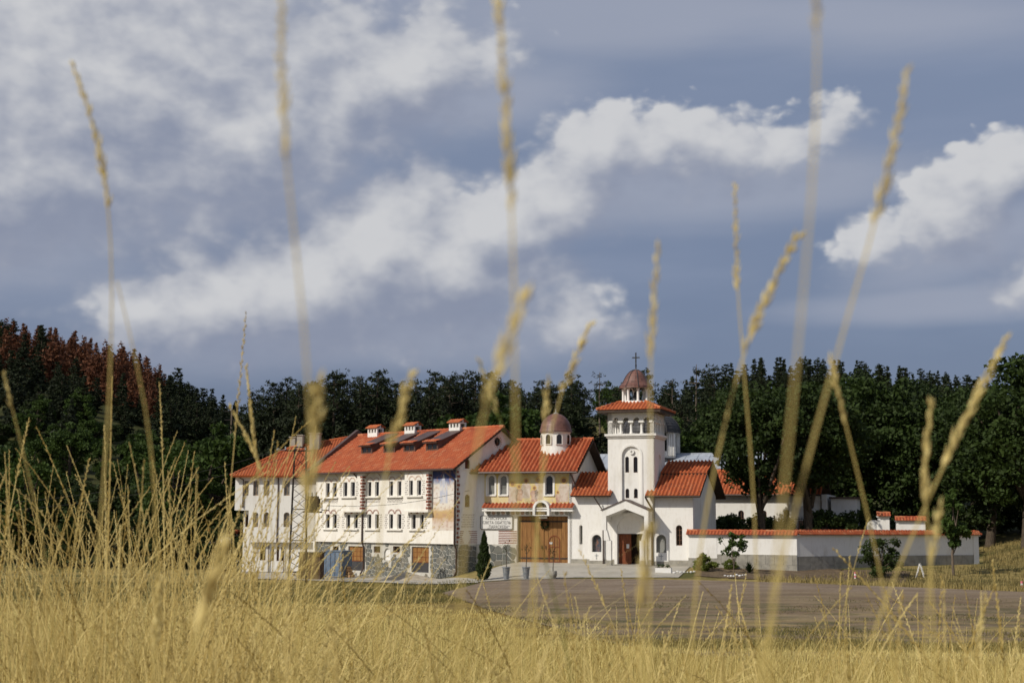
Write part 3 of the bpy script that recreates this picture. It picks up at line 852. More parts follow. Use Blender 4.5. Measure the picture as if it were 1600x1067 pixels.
    zz = mth(t, 'ADD', sx.outputs[2], mth(t, 'MULTIPLY_ADD', n1.outputs[0], 1.0, -.5))
    cr = N(t, 'ShaderNodeValToRGB'); mr = N(t, 'ShaderNodeMapRange'); mr.inputs[1].default_value = z0 + 1.3; mr.inputs[2].default_value = 7.2 + 1.3
    t.links.new(zz, mr.inputs[0]); t.links.new(mr.outputs[0], cr.inputs[0])
    els = cr.color_ramp.elements
    cols = [(0, (.62, .55, .47)), (.12, (.60, .50, .42)), (.2, (.46, .30, .14)), (.30, (.52, .36, .17)), (.36, (.66, .60, .50)), (.55, (.68, .65, .60)), (.72, (.62, .58, .52)), (.78, (.30, .33, .42)), (.83, (.05, .075, .22)), (1, (.035, .055, .18))]
    for i, (p, c) in enumerate(cols):
        e = els[i] if i < 2 else els.new(p); e.position = p; e.color = (*c, 1)
    n2 = N(t, 'ShaderNodeTexNoise', i_Scale=3.5, i_Detail=5.0); t.links.new(tc.outputs['Object'], n2.inputs['Vector'])
    t.links.new(mixc(t, mth(t, 'MULTIPLY', sstep(t, n2.outputs[0], .5, .66), .55), cr.outputs[0], (.40, .24, .17)), b.inputs['Base Color'])
    mu = MB(); mu.box(x0, x1, -.012, -.002, z0, z1); mu = mu.build('mural', mm, root)
    mu['label'] = 'tall mural with dark blue sky, pale towers and ochre rocks'
    xm = (x0 + x1) / 2
    mp = MB()
    for dx, w_, hh in ((-.35, .12, 1.7), (-.05, .2, 2.2), (.3, .12, 1.6)):
        mp.prism([(xm + dx - w_, z0 + 2.0), (xm + dx + w_, z0 + 2.0), (xm + dx + w_ * .8, z0 + 2.0 + hh * .8), (xm + dx, z0 + 2.0 + hh), (xm + dx - w_ * .8, z0 + 2.0 + hh * .8)], -.017, -.0125)
    mp.build('painted_tower', mat('pale_blue_paint', (.45, .47, .55), .9, (.62, .60, .58), 2.5), mu)
    qm = MB(SIDE_R(0)); n = 17
    for i in range(n):
        z = ZS + .1 + (7.0 - ZS) * i / n
        qm.box(.02, .34 if i % 2 else .2, -.012, .003, z, z + .17)
    qm.build('quoins', MT['brick_red'], root, kind='stuff')
    sp = MB(SIDE_R(0))
    za, zb_ = FL.pixx(735, 829)[1], FL.pixx(735, 848)[1]
    for i in range(7):
        z = zb_ + (za - zb_) * i / 6.5
        sp.box(.36, .80 - .06 * abs(3 - i) * -1 - .2, -.012, .003, z, z + .05)
        sp.box(1.25 + .08 * (3 - abs(3 - i)), 3.2, -.012, .003, z, z + .05)
    sp.build('striped_band', MT['brick_red'], root, kind='stuff')
    # faint inscription lines
    tx = MB(SIDE_R(0)); rs = random.Random(4)
    for k in range(6):
        y_, z_ = FL.pixx(721 + (k in (0, 2, 4)) * 2, 804 + k * 3.7)
        yy = y_; ye = FL.pixx(741, 804 + k * 3.7)[0]
        while yy < ye:
            wl = rs.uniform(.05, .11)
            tx.box(yy, yy + wl * .3, -.008, .003, z_ - .06, z_ + .05); tx.box(yy + wl * .3, yy + wl * .8, -.008, .003, z_ + rs.choice((-.06, 0, .03)), z_ + .05)
            yy += wl * 1.35
    tx.build('inscription', mat('faded_letters', (.42, .38, .34), .9), root, kind='stuff')
    # roof, parapet, gutter, downpipes
    gable_roof(root, XL, .38, -.6, 7.1, 4.5, 10.4, 9.6, .25, .36, .06, MT['tile_old'], seed=11, step=.05)
    pm = MB(Matrix(((0, 1, 0, XL - .32), (-1, 0, 0, 0), (0, 0, 1, 0), (0, 0, 0, 1))))
    pm.prism([(-9.6, 6.9), (-4.5, 10.2), (.75, 6.8), (.75, 7.25), (-4.5, 10.95), (-9.6, 7.5)], 0, .38)
    pm.build('parapet', MT['brown_metal'], root)
    gm = MB(); gm.tube([(XL, -.68, 7.03), (.38, -.68, 7.03)], .075, 8); gm.build('gutter', MT['pipe'], root)
    xd = FL.pix(567.5, 800)[0]
    for x_, tail in ((xd, True), (-.1, False)):
        dp = MB(); dp.tube([(x_ - .5, -.68, 6.98), (x_ - .4, -.5, 6.75), (x_, -.09, 6.3), (x_, -.09, 1.6), (x_, .1, 1.2), (x_, .12, -.5), (x_ - .25, .05, -.9), (x_ - .25, .05, -1.25)], .065, 8)
        dp.build('downpipe', MT['pipe'], root)
    # shed dormers
    for pc in (573, 608, 639.5, 675):
        yf = 1.7; zr = 7.1 + (yf + .6) * kz
        xc = FL.pix(pc, 701, yf)[0]; w2 = .62; zt_ = zr + .72
        dm = MB()
        for x_ in (xc - w2 - .08, xc + w2):
            dm.add([(x_, yf, zr - .15), (x_, yf, zt_), (x_, 4.35, 10.3), (x_ + .08, yf, zr - .15), (x_ + .08, yf, zt_), (x_ + .08, 4.35, 10.3)], [(0, 2, 1), (3, 4, 5), (0, 1, 4, 3), (1, 2, 5, 4), (2, 0, 3, 5)])
        dm.box(xc - w2, xc + w2, yf + .02, yf + .1, zr - .1, zr + .12); dm.box(xc - w2, xc + w2, yf + .02, yf + .1, zt_ - .1, zt_)
        dor = dm.build('dormer', MT['brown_metal'], root)
        r_ = MB(); slab(r_, [(xc - w2 - .2, yf - .28, zt_ - .02), (xc + w2 + .2, yf - .28, zt_ - .02), (xc + w2 + .2, 4.45, 10.46), (xc - w2 - .2, 4.45, 10.46)], .07)
        r_.build('dormer_roof', MT['brown_metal'], dor)
        ek = .42 / 3.
        tiles('eave_tiles', (xc - w2 - .2, yf - .3, zt_ + .03), (xc + w2 + .2, yf - .3, zt_ + .03), (xc + w2 + .2, yf + .25, zt_ + .22), (xc - w2 - .2, yf + .25, zt_ + .22), .24, .3, .04, MT['tile_old'], dor)
        window(dor, xc - w2 + .02, xc + w2 - .02, zr + .12, zt_ - .1, yf - .08, False, MT['frame_brown'], MT['glass'], bars=1)
    # little ventilation houses along the ridge
    for pc in (587, 645, 715):
        xc = FL.pix(pc, 672, 4.5)[0]; w2, d2 = .62, .36
        v = MB(); v.box(xc - w2, xc + w2, 4.5 - d2, 4.5 + d2, 10.2, 10.58); v.box(xc - w2, xc + w2, 4.5 - d2, 4.5 + d2, 10.88, 10.98)
        for i in range(4):
            x_ = xc - w2 + .07 + (2 * w2 - .14) * i / 3
            for yy in (4.5 - d2 + .07, 4.5 + d2 - .07): v.box(x_ - .07, x_ + .07, yy - .068, yy + .068, 10.575, 10.885)
        vh = v.build('chimney', MT['plaster'], root)
        MB().box(xc - w2 + .12, xc + w2 - .12, 4.5 - .1, 4.5 + .1, 10.581, 10.879).build('flue', MT['iron'], vh)
        for sg in (1, -1):
            P = [(xc - sg * (w2 + .12), 4.5 - sg * (d2 + .12), 10.96), (xc + sg * (w2 + .12), 4.5 - sg * (d2 + .12), 10.96), (xc + sg * (w2 + .12), 4.5, 11.25), (xc - sg * (w2 + .12), 4.5, 11.25)]
            tiles('roof_tiles', *P, .22, .3, .04, MT['tile_clean'], vh)
        cp = MB(Matrix.Identity(4))
        cp.prism([(xc - w2, 10.97), (xc + w2, 10.97), (xc + w2, 11.2), (xc - w2, 11.2)], 4.44, 4.56); cp.build('gable', MT['plaster'], vh)
    return root
left_wing()

# ------------------------------------------------------------------ far left house
FB = Frame((371 - 800) / FPX * 120.0, 120.0, 5)
def left_house():
    MB.ZB = -1.4
    root = empty('annex_house', (FB.o.x, FB.o.y, MB.ZB), -FB.alpha)
    tag(root, 'white three storey house with clean orange hipped roof behind the lattice pylon', 'building')
    PR = FB.rect
    xr = 8.6
    ze = FB.pix(430, 746)[1] + .1
    zm = FB.pix(440, 847)[1]; zo = FB.pix(380, 797)[1]
    xl2 = FB.pix(388, 820)[0]; xl3 = FB.pix(378, 820)[0]
    up = [PR(381, 388.5, 751, 774), PR(395.6, 404, 751, 774), PR(412, 421, 751, 774), PR(443.5, 452.8, 751, 774)]
    mid = [PR(395, 403.6, 800, 823), PR(411.6, 421, 800, 823), PR(443, 452.5, 800, 823)]
    w = MB(); w.wall([(0, zo), (xl2, zo), (xl2, zm), (xr, zm), (xr, ze), (0, ze)], [arch(*q, False) for q in up] + [arch(*q) for q in mid], 0, .35)
    w.box(.001, .25, .351, 9, zo, ze); w.box(xr - .25, xr, .351, 9, zm, ze); w.box(.251, xr - .251, 8.75, 9, -1.4, ze)
    w.build('wall', MT['plaster'], root)
    yg = .45
    gr = [PR(406, 415, 851, 875, yg), PR(424, 428, 853, 876, yg), PR(432, 436, 853, 876, yg), PR(439, 443.5, 853, 876, yg), PR(383, 388, 803, 823, yg)]
    w = MB(); w.wall([(xl3, -1.4), (xr, -1.4), (xr, zm + .02), (xl2 + .05, zm + .02), (xl2 + .05, zo + .01), (xl3, zo + .01)], [arch(*q) for q in gr], yg, .3)
    w.box(xl3, xl3 + .25, yg + .301, 8.7, -1.4, zo)
    w.build('lower_wall', MT['plaster'], root)
    zp = FB.pix(430, 893)[1]
    MB().box(xl3 - .05, xr, yg - .06, yg - .003, -1.45, zp).build('plinth', MT['grey_plinth'], root)
    for q in up: window(root, *q, 0, False, MT['frame_tan'], MT['glass_pale'], bars=1, depth=.2)
    for q in mid: window(root, *q, 0, True, MT['frame_tan'], MT['glass_pale'], bars=1, depth=.2)
    for q in gr: window(root, *q, yg, True, MT['frame_brown'], MT['glass'], bars=0, depth=.2)
    # roof: front slope with a kinked hip on the left
    yr = 5.0; ye = -.55
    xe, zee = FB.pix(360, 743, ye)
    xR, zR = FB.pix(545, 683.5, yr)
    k = (zR - zee) / (yr - ye)
    def on_slope(px, py):
        d = ray(px, py); best = None
        for y in np.linspace(ye, yr, 400):
            x, z = FB.pix(px, py, y)
            e = abs(z - (zee + (y - ye) * k))
            if best is None or e < best[0]: best = (e, x, y, z)
        return Vector(best[1:])
    K = on_slope(453, 700)
    E0, E1, R1, R0 = Vector((xe, ye, zee)), Vector((xr + 3.2, ye, zee)), Vector((xr + 3.2, yr, zR)), Vector((xR, yr, zR))
    d = MB()
    top = [E0, E1, R1, R0, K]; n = Vector((0, -k, 1)).normalized()
    d.add([p for p in top] + [p - n * .14 for p in top], [(0, 1, 2, 3, 4), (9, 8, 7, 6, 5)] + [(i, i + 5, (i + 1) % 5 + 5, (i + 1) % 5) for i in range(5)])
    B0 = Vector((xe, 9.6, zee)); B1 = Vector((xr + 3.2, 9.6, zee))
    d.add([E0, K, R0, B0], [(0, 1, 2, 3)]); d.add([B0, B1, R1, R0], [(0, 3, 2, 1)])
    rf = d.build('roof', MT['tile_clean'], root)
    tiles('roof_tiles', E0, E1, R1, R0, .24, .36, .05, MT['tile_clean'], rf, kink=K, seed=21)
    ridge_caps(rf, E0 + Vector((0, 0, .04)), K + Vector((0, 0, .04)), MT['tile_clean'], .1); ridge_caps(rf, K + Vector((0, 0, .04)), R0 + Vector((0, 0, .04)), MT['tile_clean'], .1)
    for (a, b, t, bt, dep) in ((453, 461, 682, 699, .6), (464, 472.5, 679, 702, .75), (484, 499, 676, 704, .8)):
        p = on_slope((a + b) / 2, bt - 1)
        x0, x1 = FB.pix(a, t, p.y)[0], FB.pix(b, t, p.y)[0]; z1 = FB.pix(a, t, p.y)[1]
        m = MB(); m.box(x0, x1, p.y, p.y + dep, p.z - .7, z1 - .08)
        ch = m.build('chimney', MT['concrete'], root)
        MB().box(x0 - .07, x1 + .07, p.y - .07, p.y + dep + .07, z1 - .079, z1).build('chimney_cap', MT['concrete'], ch)
    MB().tube([(xe + .6, -.5, ze + .1), (xe + .75, -.2, ze - .15), (xe + 1.0, -.08, ze - .3), (xe + 1.0, -.08, zo + .2)], .05, 6).build('downpipe', MT['pipe'], root)
    xs = FB.pix(433, 800)[0]
    MB().box(xs, xs + .1, -.07, -.003, zm, ze - .1).build('downpipe', MT['pipe'], root)
    for px in (418, 441.5):
        x_ = FB.pix(px, 870)[0]
        MB().tube([(x_, yg - .1, zm), (x_, yg - .1, zp - .3)], .045, 6).build('pipe', MT['pipe'], root)
left_house()

# ------------------------------------------------------------------ gatehouse
FG = Frame(-2.56, 107.5, 19)
def dome_parts(root, c, r_base, z0, prof, n, mt, ribs=8, mrib=None, a0=0.0, name='dome'):
    """shingled dome; prof: (radius factor, height)"""
    d = MB(); rs = random.Random(7)
    for i in range(len(prof) - 1):
        (r0, h0), (r1, h1_) = prof[i], prof[i + 1]
        for j in range(n):
            t0, t1 = a0 + 2 * math.pi * j / n, a0 + 2 * math.pi * (j + 1) / n
            lip = 1.012
            P = [(c[0] + r_base * r0 * lip * math.cos(t0), c[1] + r_base * r0 * lip * math.sin(t0), z0 + h0), (c[0] + r_base * r0 * lip * math.cos(t1), c[1] + r_base * r0 * lip * math.sin(t1), z0 + h0),
                 (c[0] + r_base * r1 * math.cos(t1), c[1] + r_base * r1 * math.sin(t1), z0 + h1_), (c[0] + r_base * r1 * math.cos(t0), c[1] + r_base * r1 * math.sin(t0), z0 + h1_)]
            d.add(P, [(0, 1, 2, 3)], r=rs.random())
    o = d.build(name, mt, root)
    if ribs:
        for j in range(ribs):
            t = a0 + 2 * math.pi * j / ribs
            MB().tube([(c[0] + r_base * (f + .01) * math.cos(t), c[1] + r_base * (f + .01) * math.sin(t), z0 + hh + .01) for f, hh in prof], .03 * max(1, r_base / 1.2), 5).build('rib', mrib or mt, o)
    return o

def cross(root, c, z0, z1, m, w=.32, t=.035):
    b = MB(); b.box(c[0] - t, c[0] + t, c[1] - t, c[1] + t, z0, z1)
    zc = z0 + (z1 - z0) * .68
    b.box(c[0] - w, c[0] - t - .001, c[1] - t, c[1] + t, zc, zc + 2 * t); b.box(c[0] + t + .001, c[0] + w, c[1] - t, c[1] + t, zc, zc + 2 * t)
    b.lathe([(.02, -.06), (.09, 0), (.02, .06)], (c[0], c[1], z0 + (z1 - z0) * .25), 8)
    return b.build('cross', m, root)

def gatehouse():
    MB.ZB = 0.0
    root = empty('gatehouse', (FG.o.x, FG.o.y, MB.ZB), -FG.alpha)
    tag(root, 'gatehouse with ochre frescoes, barrel tiled roof and small shingled dome over brown gate', 'building')
    PR = FG.rect; PX = FG.pix
    x1 = PX(891, 800)[0]; zw = 7.05; DP = 7.2
    zs = PX(790, 849)[1]
    win = [PR(762, 773, 742, 773), PR(781, 792, 742, 773), PR(852, 864, 742, 773)]
    gx0, gx1, gz0, gz1 = PR(808, 890, 806, 877)
    gz0 = .15
    k = (9.44 - 6.9) / 4.25
    gz = lambda y: (6.9 + (y + .6) * k - .16) if y <= 3.65 else (6.9 + (7.9 - y) * k - .16)
    w = MB(); w.wall([(-3, -1.4), (gx0, -1.4), (gx0, gz1), (gx1, gz1), (gx1, -.2), (x1 + .12, -.2), (x1 + .12, zw), (-3, zw)], [arch(*q) for q in win], 0, .35)
    w.build('wall', MT['plaster'], root)
    e = MB(SIDE_R(x1 + .12)); e.wall([(0, -.2), (DP, -.2), (DP, gz(DP)), (3.65, gz(3.65)), (0, gz(0))], [], 0, .3); e.build('end_wall', MT['plaster'], root)
    MB().box(-3, x1, DP - .3, DP - .003, -1.4, zw).build('back_wall', MT['plaster'], root)
    window(root, *win[0], 0, True, MT['frame_white'], MT['glass_pale'], sill=MT['plaster'], bars=0)
    window(root, *win[1], 0, True, MT['frame_white'], MT['glass_pale'], sill=MT['plaster'], bars=0)
    window(root, *win[2], 0, True, MT['frame_white'], MT['glass'], sill=MT['plaster'], bars=0)
    # moulded window surrounds
    for q in win:
        m = MB(); ringprism(m, arch(q[0] - .14, q[1] + .14, q[2], q[3] + .14), arch(q[0] - .005, q[1] + .005, q[2], q[3] + .005), -.05, -.002); m.build('window_surround', MT['plaster'], root)
    # fresco field, cut round the windows
    fz0, fz1 = PX(830, 786)[1], 6.95
    fx0, fx1 = PX(757, 760)[0], PX(889, 760)[0]
    f = MB(); f.wall([(fx0, fz0), (fx1, fz0), (fx1, fz1), (fx0, fz1)], [arch(q[0] - .145, q[1] + .145, q[2] - .1, q[3] + .145) for q in win], -.006, .004)
    fr = f.build('fresco', MT['ochre'], root); fr['label'] = 'ochre fresco with pale robed figures and halos'
    for px, a, b, ww, rb in ((801, 750, 786, .9, 'pale_fig'), (811, 756, 782, .9, 'rose_fig'), (822, 746, 778, .9, 'pale_fig'), (835, 758, 784, .9, 'rose_fig'), (842, 744, 780, .85, 'pale_fig'), (881, 744, 784, .8, 'pale_fig'), (871.5, 766, 785, .7, 'rose_fig')):
        saint(fr, FG, px, a, b, -.006, ww, rb)
    # tiled canopy over the gate, ledge and frieze of roundels
    cz, cx0, cx1 = PX(830, 788)[1], PX(757, 790)[0], PX(898, 790)[0]
    ix0, ix1, iz0, iz1 = PR(834, 860, 781, 805, -.4)
    can = MB(); slab(can, [(cx0, -.6, cz - .28), (cx1, -.6, cz - .28), (cx1, -.002, cz + .05), (cx0, -.002, cz + .05)], .06)
    can.box(cx0, cx1, -.55, -.006, cz - .5, cz - .38)
    can = can.build('canopy', MT['plaster'], root)
    for a, b in ((cx0, ix0), (ix1, cx1)):
        tiles('canopy_tiles', (a, -.62, cz - .26), (b, -.62, cz - .26), (b, -.01, cz + .08), (a, -.01, cz + .08), .3, .36, .1, MT['tile_gate'], can, ns=8, seed=31)
    fz = PX(800, 801)[1]
    for i in range(17):
        x = cx0 + .35 + i * .38
        if x > cx1 - .3 or ix0 - .15 < x < ix1 + .15: continue
        MB().prism([(x + .15 * math.cos(t), fz + .15 * math.sin(t)) for t in [2 * math.pi * j / 14 for j in range(14)]], -.02, -.002).build('roundel', MT['rose_fig'] if i % 2 else MT['grey_plinth'], root)
    nm = MB(); ringprism(nm, arch(ix0, ix1, iz0 - .02, iz1), arch(ix0 + .17, ix1 - .17, iz0 + .03, iz1 - .17), -.7, -.005)
    ni = nm.build('icon_niche', MT['plaster'], root)
    pn = MB(); pn.prism(arch(ix0 + .175, ix1 - .175, iz0 + .035, iz1 - .175), -.5, -.4); pn = pn.build('icon_panel', mat('dark_icon', (.05, .038, .02), .5, (.10, .075, .03), 4), ni)
    c = (ix0 + ix1) / 2; m = MB()
    disc = lambda cx, czz, r: [(cx + r * math.cos(2 * math.pi * i / 16), czz + r * math.sin(2 * math.pi * i / 16)) for i in range(16)]
    zc = iz0 + (iz1 - iz0) * .56
    ringprism(m, disc(c, zc, .27), disc(c, zc, .22), -.515, -.501); m.prism(disc(c, zc - .02, .12), -.515, -.501); m.prism([(c - .3, iz0 + .06), (c + .3, iz0 + .06), (c + .14, zc - .2), (c - .14, zc - .2)], -.512, -.501)
    m.build('icon_figure', mat('icon_gold', (.24, .18, .08), .6, (.14, .10, .05), 5), ni)
    # double gate of vertical planks with a wicket door
    gm = (gx0 + gx1) / 2; yg = .22
    wx0, wx1, wz0, wz1 = PR(857.5, 875, 836, 875, yg); wz0 = gz0 + .12
    for s, (a, b) in enumerate(((gx0 + .02, gm - .01), (gm + .01, gx1 - .02))):
        l = MB(); l.box(a, b, yg + .06, yg + .12, gz0 + .02, gz1 - .02)
        leaf = l.build('gate_leaf', MT['wood_gate'], root)
        n = 6
        for i in range(n):
            p, q = a + (b - a) * i / n + .012, a + (b - a) * (i + 1) / n - .012
            MB().box(p, q, yg + .015, yg + .059, gz0 + .03, gz1 - .03).build('plank', MT['wood_gate'], leaf)
        for z in (gz0 + .35, gz1 - .45):
            MB().box(a + .05, b - .05, yg - .002, yg + .014, z, z + .12).build('strap', MT['wood_dark'], leaf)
        MB().tube([(b - .15 if s == 0 else a + .12, yg - .05, gz0 + 1.1), (b - .15 if s == 0 else a + .12, yg - .05, gz0 + 1.35)], .025, 6).build('gate_handle', MT['iron'], leaf)
    wk = MB(); ringprism(wk, arch(wx0, wx1, wz0, wz1), arch(wx0 + .06, wx1 - .06, wz0 + .06, wz1 - .06), yg - .02, yg + .014)
    wk = wk.build('wicket_door', MT['wood_door'], root)
    MB().box((wx0 + wx1) / 2 - .02, (wx0 + wx1) / 2 + .02, yg - .015, yg + .012, wz0 + .06, wz1 - .08).build('muntin', MT['wood_door'], wk)
    MB().box(wx0 + .06, wx1 - .06, yg - .012, yg + .012, (wz0 + wz1) / 2 + .12, (wz0 + wz1) / 2 + .17).build('muntin', MT['wood_door'], wk)
    nz_ = PX(861, 848, yg)
    MB().box(nz_[0] - .1, nz_[0] + .1, yg - .03, yg - .021, nz_[1] - .07, nz_[1] + .07).build('paper_notice', MT['sign_white'], wk)
    lx0, lx1, lz0, lz1 = PR(842, 855, 807, 810, 0)
    MB().box(lx0, lx1, -.06, .0 - .003, lz0, lz1).build('lintel_block', MT['plaster'], root)
    # striped masonry and stone base left of the gate
    sa_, sb_ = PX(790, 829)[1], PX(790, 849)[1]
    for i in range(8):
        z = sb_ + (sa_ - sb_) * i / 7.5
        MB().box(PX(779, 840)[0], gx0 - .02, -.012, .003, z, z + .06).build('brick_course', MT['brick_red'], root)
    MB().box(PX(745, 840)[0], gx0 - .03, -.06, -.003, -1.4, sb_ - .05).build('stone_base', MT['mortar'], root)
    stonework(root, PX(765, 860)[0], gx0 - .05, -.2, sb_ - .08, -.06, .46, seed=14)
    # roof and dome
    gable_roof(root, -2.6, x1 + .75, -.6, 6.9, 3.65, 9.44, 7.9, .32, .45, .17, MT['tile_gate'], seed=33, step=.07)
    MB().tube([(-.4, -.68, 6.82), (x1 + .7, -.68, 6.82)], .08, 8).build('gutter', MT['pipe'], root)
    xp = PX(899, 750)[0]
    MB().tube([(xp - .2, -.66, 6.75), (xp - .1, -.5, 6.5), (xp + .0, -.25, 6.1), (xp + .15, .0, 5.4)], .06, 8).build('downpipe', MT['pipe'], root)
    yc = 2.7
    dx0, dx1 = PX(847, 680, yc)[0], PX(890, 680, yc)[0]; dc = ((dx0 + dx1) / 2, yc); dr = (dx1 - dx0) / 2
    zb, zt = PX(868, 702, yc - dr)[1], PX(868, 674, yc - dr)[1]
    dm = MB(); dm.lathe([(dr * 1.08, zb - 1.4), (dr * 1.08, zb - .1), (dr * 1.0, zb + .12), (dr * .97, zb + .3), (dr * .97, zt - .12), (dr * 1.05, zt - .06), (dr * 1.05, zt)], (dc[0], dc[1], 0), 24)
    drum = dm.build('drum', MT['plaster'], root); smooth_angle(drum)
    for k_ in range(8):
        t = R(-90 - 19 + 5 + 45 * k_)
        px_, py_ = dc[0] + dr * .97 * math.cos(t), dc[1] + dr * .97 * math.sin(t)
        Mw = Matrix.Translation((px_, py_, 0)) @ Matrix.Rotation(t + math.pi / 2, 4, 'Z')
        zz0, zz1 = zb + .42, zt - .2
        wo = MB(Mw); wo.prism(arch(-.2, .2, zz0, zz1), -.03, .25); wo = wo.build('window', MT['glass'], drum)
        fo = MB(Mw); ringprism(fo, arch(-.27, .27, zz0 - .05, zz1 + .07), arch(-.2, .2, zz0, zz1), -.06, .1); fo.build('window_surround', MT['plaster'], wo)
    ztop = PX(868, 646, yc)[1]; hd = ztop - zt
    prof = [(1.13, 0), (1.12, .06 * hd)] + [(1.08 * math.cos(R(a)), .06 * hd + .94 * hd * math.sin(R(a))) for a in range(8, 87, 8)]
    do = dome_parts(root, dc, dr, zt, prof, 32, MT['shingle'], 0)
    MB().lathe([(.22, 0), (.16, .1), (.06, .16), (.04, .4)], (dc[0], dc[1], ztop - .06), 12).build('finial', MT['galv'], do)
    cross(do, (dc[0], dc[1]), ztop + .2, PX(868, 623, yc)[1], MT['iron'], .26)
gatehouse()

# ------------------------------------------------------------------ bell tower with its entrance wings
FT = Frame(*FG.w(FG.pix(950, 760)[0], 0, 0).xy, 19)
def bell_tower():
    MB.ZB = 0.05
    root = empty('bell_tower', (FT.o.x, FT.o.y, MB.ZB), -FT.alpha)
    tag(root, 'square white bell tower with arcaded belfry, octagonal lantern and low tiled entrance wings', 'tower')
    PR = FT.rect; PX = FT.pix
    W = PX(1022, 700)[0]; XL = PX(892, 830)[0]; XR = PX(1083, 830)[0]
    zc0, zc1 = PX(985, 681)[1], PX(985, 677.5)[1]
    ztop = PX(985, 641)[1]
    # tower shaft
    sw = [PR(976, 982, 713, 738), PR(989, 995.5, 713, 738), PR(976.6, 982.4, 763, 778), PR(989.7, 995.8, 763, 778)]
    bl = PR(972, 1001, 697, 800); bz0 = PX(986, 800)[1]
    sh = MB(); sh.wall([(0, 3.0), (W, 3.0), (W, zc0), (0, zc0)], [arch(bl[0], bl[1], bz0, bl[3])], 0, .14)
    sh.wall(arch(bl[0] - .1, bl[1] + .1, bz0 - .1, bl[3] + .1), [arch(*q) for q in sw], .14, .3)
    shr = MB(SIDE_R(W)); sq = (W / 2 - .42, W / 2 + .42)
    shr.wall([(0, 1.0), (W, 1.0), (W, zc0), (0, zc0)], [arch(sq[0] - .1, sq[1] + .1, 5.2, zc0 - 1.3)], 0, .1)
    shr.wall(arch(sq[0] - .2, sq[1] + .2, 5.1, zc0 - 1.2), [], .1, .1)
    tw = sh.build('tower_wall', MT['plaster'], root); shr.build('tower_side_wall', MT['plaster'], root)
    MB().box(.001, .3, .45, W - .002, 1.0, zc0).build('tower_side_wall', MT['plaster'], root)
    MB().box(.301, W - .45, W - .3, W - .003, 1.0, zc0).build('tower_back_wall', MT['plaster'], root)
    for q in sw: window(root, *q, .14, True, MT['frame_brown'], MT['glass'], bars=0, fw=.03)
    hood = MB(); ringprism(hood, arch(bl[0] - .16, bl[1] + .16, bz0, bl[3] + .16), arch(bl[0] - .004, bl[1] + .004, bz0, bl[3] + .004), -.05, -.002)
    hood.build('blind_arch', MT['plaster'], tw)
    cx, cz = PX(986.5, 705.5); ci = lambda r, n=20: [(cx + r * math.cos(2 * math.pi * i / n), cz + r * math.sin(2 * math.pi * i / n)) for i in range(n)]
    ro = MB(); ringprism(ro, ci(.19), ci(.08), .02, .138); ro.build('roundel', MT['plaster'], tw)
    # cornice and belfry arcade
    MB().box(-.2, W + .2, -.2, W + .2, zc0 + .002, zc1).build('cornice', MT['plaster'], root)
    MB().box(-.10, W + .10, -.10, W + .10, zc0 - .12, zc0 + .001).build('cornice', MT['plaster'], root)
    za = PX(985, 660)[1]; zk = PX(985, 657)[1]; zr = PX(985, 654.5)[1]
    def arcade(M, n, L, main):
        e = .30; g_ = (L - 2 * e); pw = .26; ow = (g_ - pw * (n - 1)) / n
        ops = [(e + i * (ow + pw), e + i * (ow + pw) + ow) for i in range(n)]
        # wall over the arches: outline with scalloped lower edge
        pts = [(0, zc1), (e, zc1)]
        for (a, b) in ops:
            pts += [(a, zk)] + [(x, z) for x, z in [((a + b) / 2 - (b - a) / 2 * math.cos(t), zk + (b - a) / 2 * math.sin(t)) for t in [math.pi * i / 8 for i in range(1, 8)]]] + [(b, zk)]
        pts += [(L - e, zc1), (L, zc1), (L, ztop), (0, ztop)]
        m = MB(M); m.wall(pts, [], 0, .3, True)
        m.prism([(0, zc1), (e, zc1), (e, zk), (0, zk)], .301, .305)
        up = m.build('arcade', MT['plaster'], root)
        for i in range(n - 1):
            x = ops[i][1] + pw / 2
            c = MB(M); c.lathe([(.13, zc1), (.13, zc1 + .08), (.095, zc1 + .12), (.085, za - .08), (.10, za - .04), (.12, za)], (x, .15, 0), 12)
            col = c.build('column', MT['plaster'], up); smooth_angle(col)
            MB(M).box(x - pw / 2 - .06, x + pw / 2 + .06, -.05, .32, za, zk).build('capital', MT['plaster'], col)
        for x0, x1 in ((-.0, e + .06), (L - e - .06, L)):
            MB(M).box(x0 + (.0 if x0 > 0 else .1), x1 - (.1 if x0 > 0 else 0), -.045, -.003, za, zk).build('capital', MT['plaster'], up)
    arcade(None, 4, W, True)
    arcade(SIDE_R(W), 4, W, False)
    arcade(Matrix(((0, 1, 0, 0), (-1, 0, 0, W), (0, 0, 1, 0), (0, 0, 0, 1))), 4, W, False)
    arcade(Matrix(((-1, 0, 0, W), (0, -1, 0, W), (0, 0, 1, 0), (0, 0, 0, 1))), 4, W, False)
    # pyramid roof with wide eaves
    ov = PX(1030, 640, -.6)[0] - W
    ov = .62
    ze = PX(985, 639.5, -ov)[1]; zl = PX(985, 629, W / 2 - 1.1)[1] + .05
    c = W / 2; rl = .92
    kx = (zl - ze) / (c + ov - rl)
    zap = zl
    rd = MB(); rd.box(-ov, W + ov, -ov, W + ov, ze - .2, ze - .06)
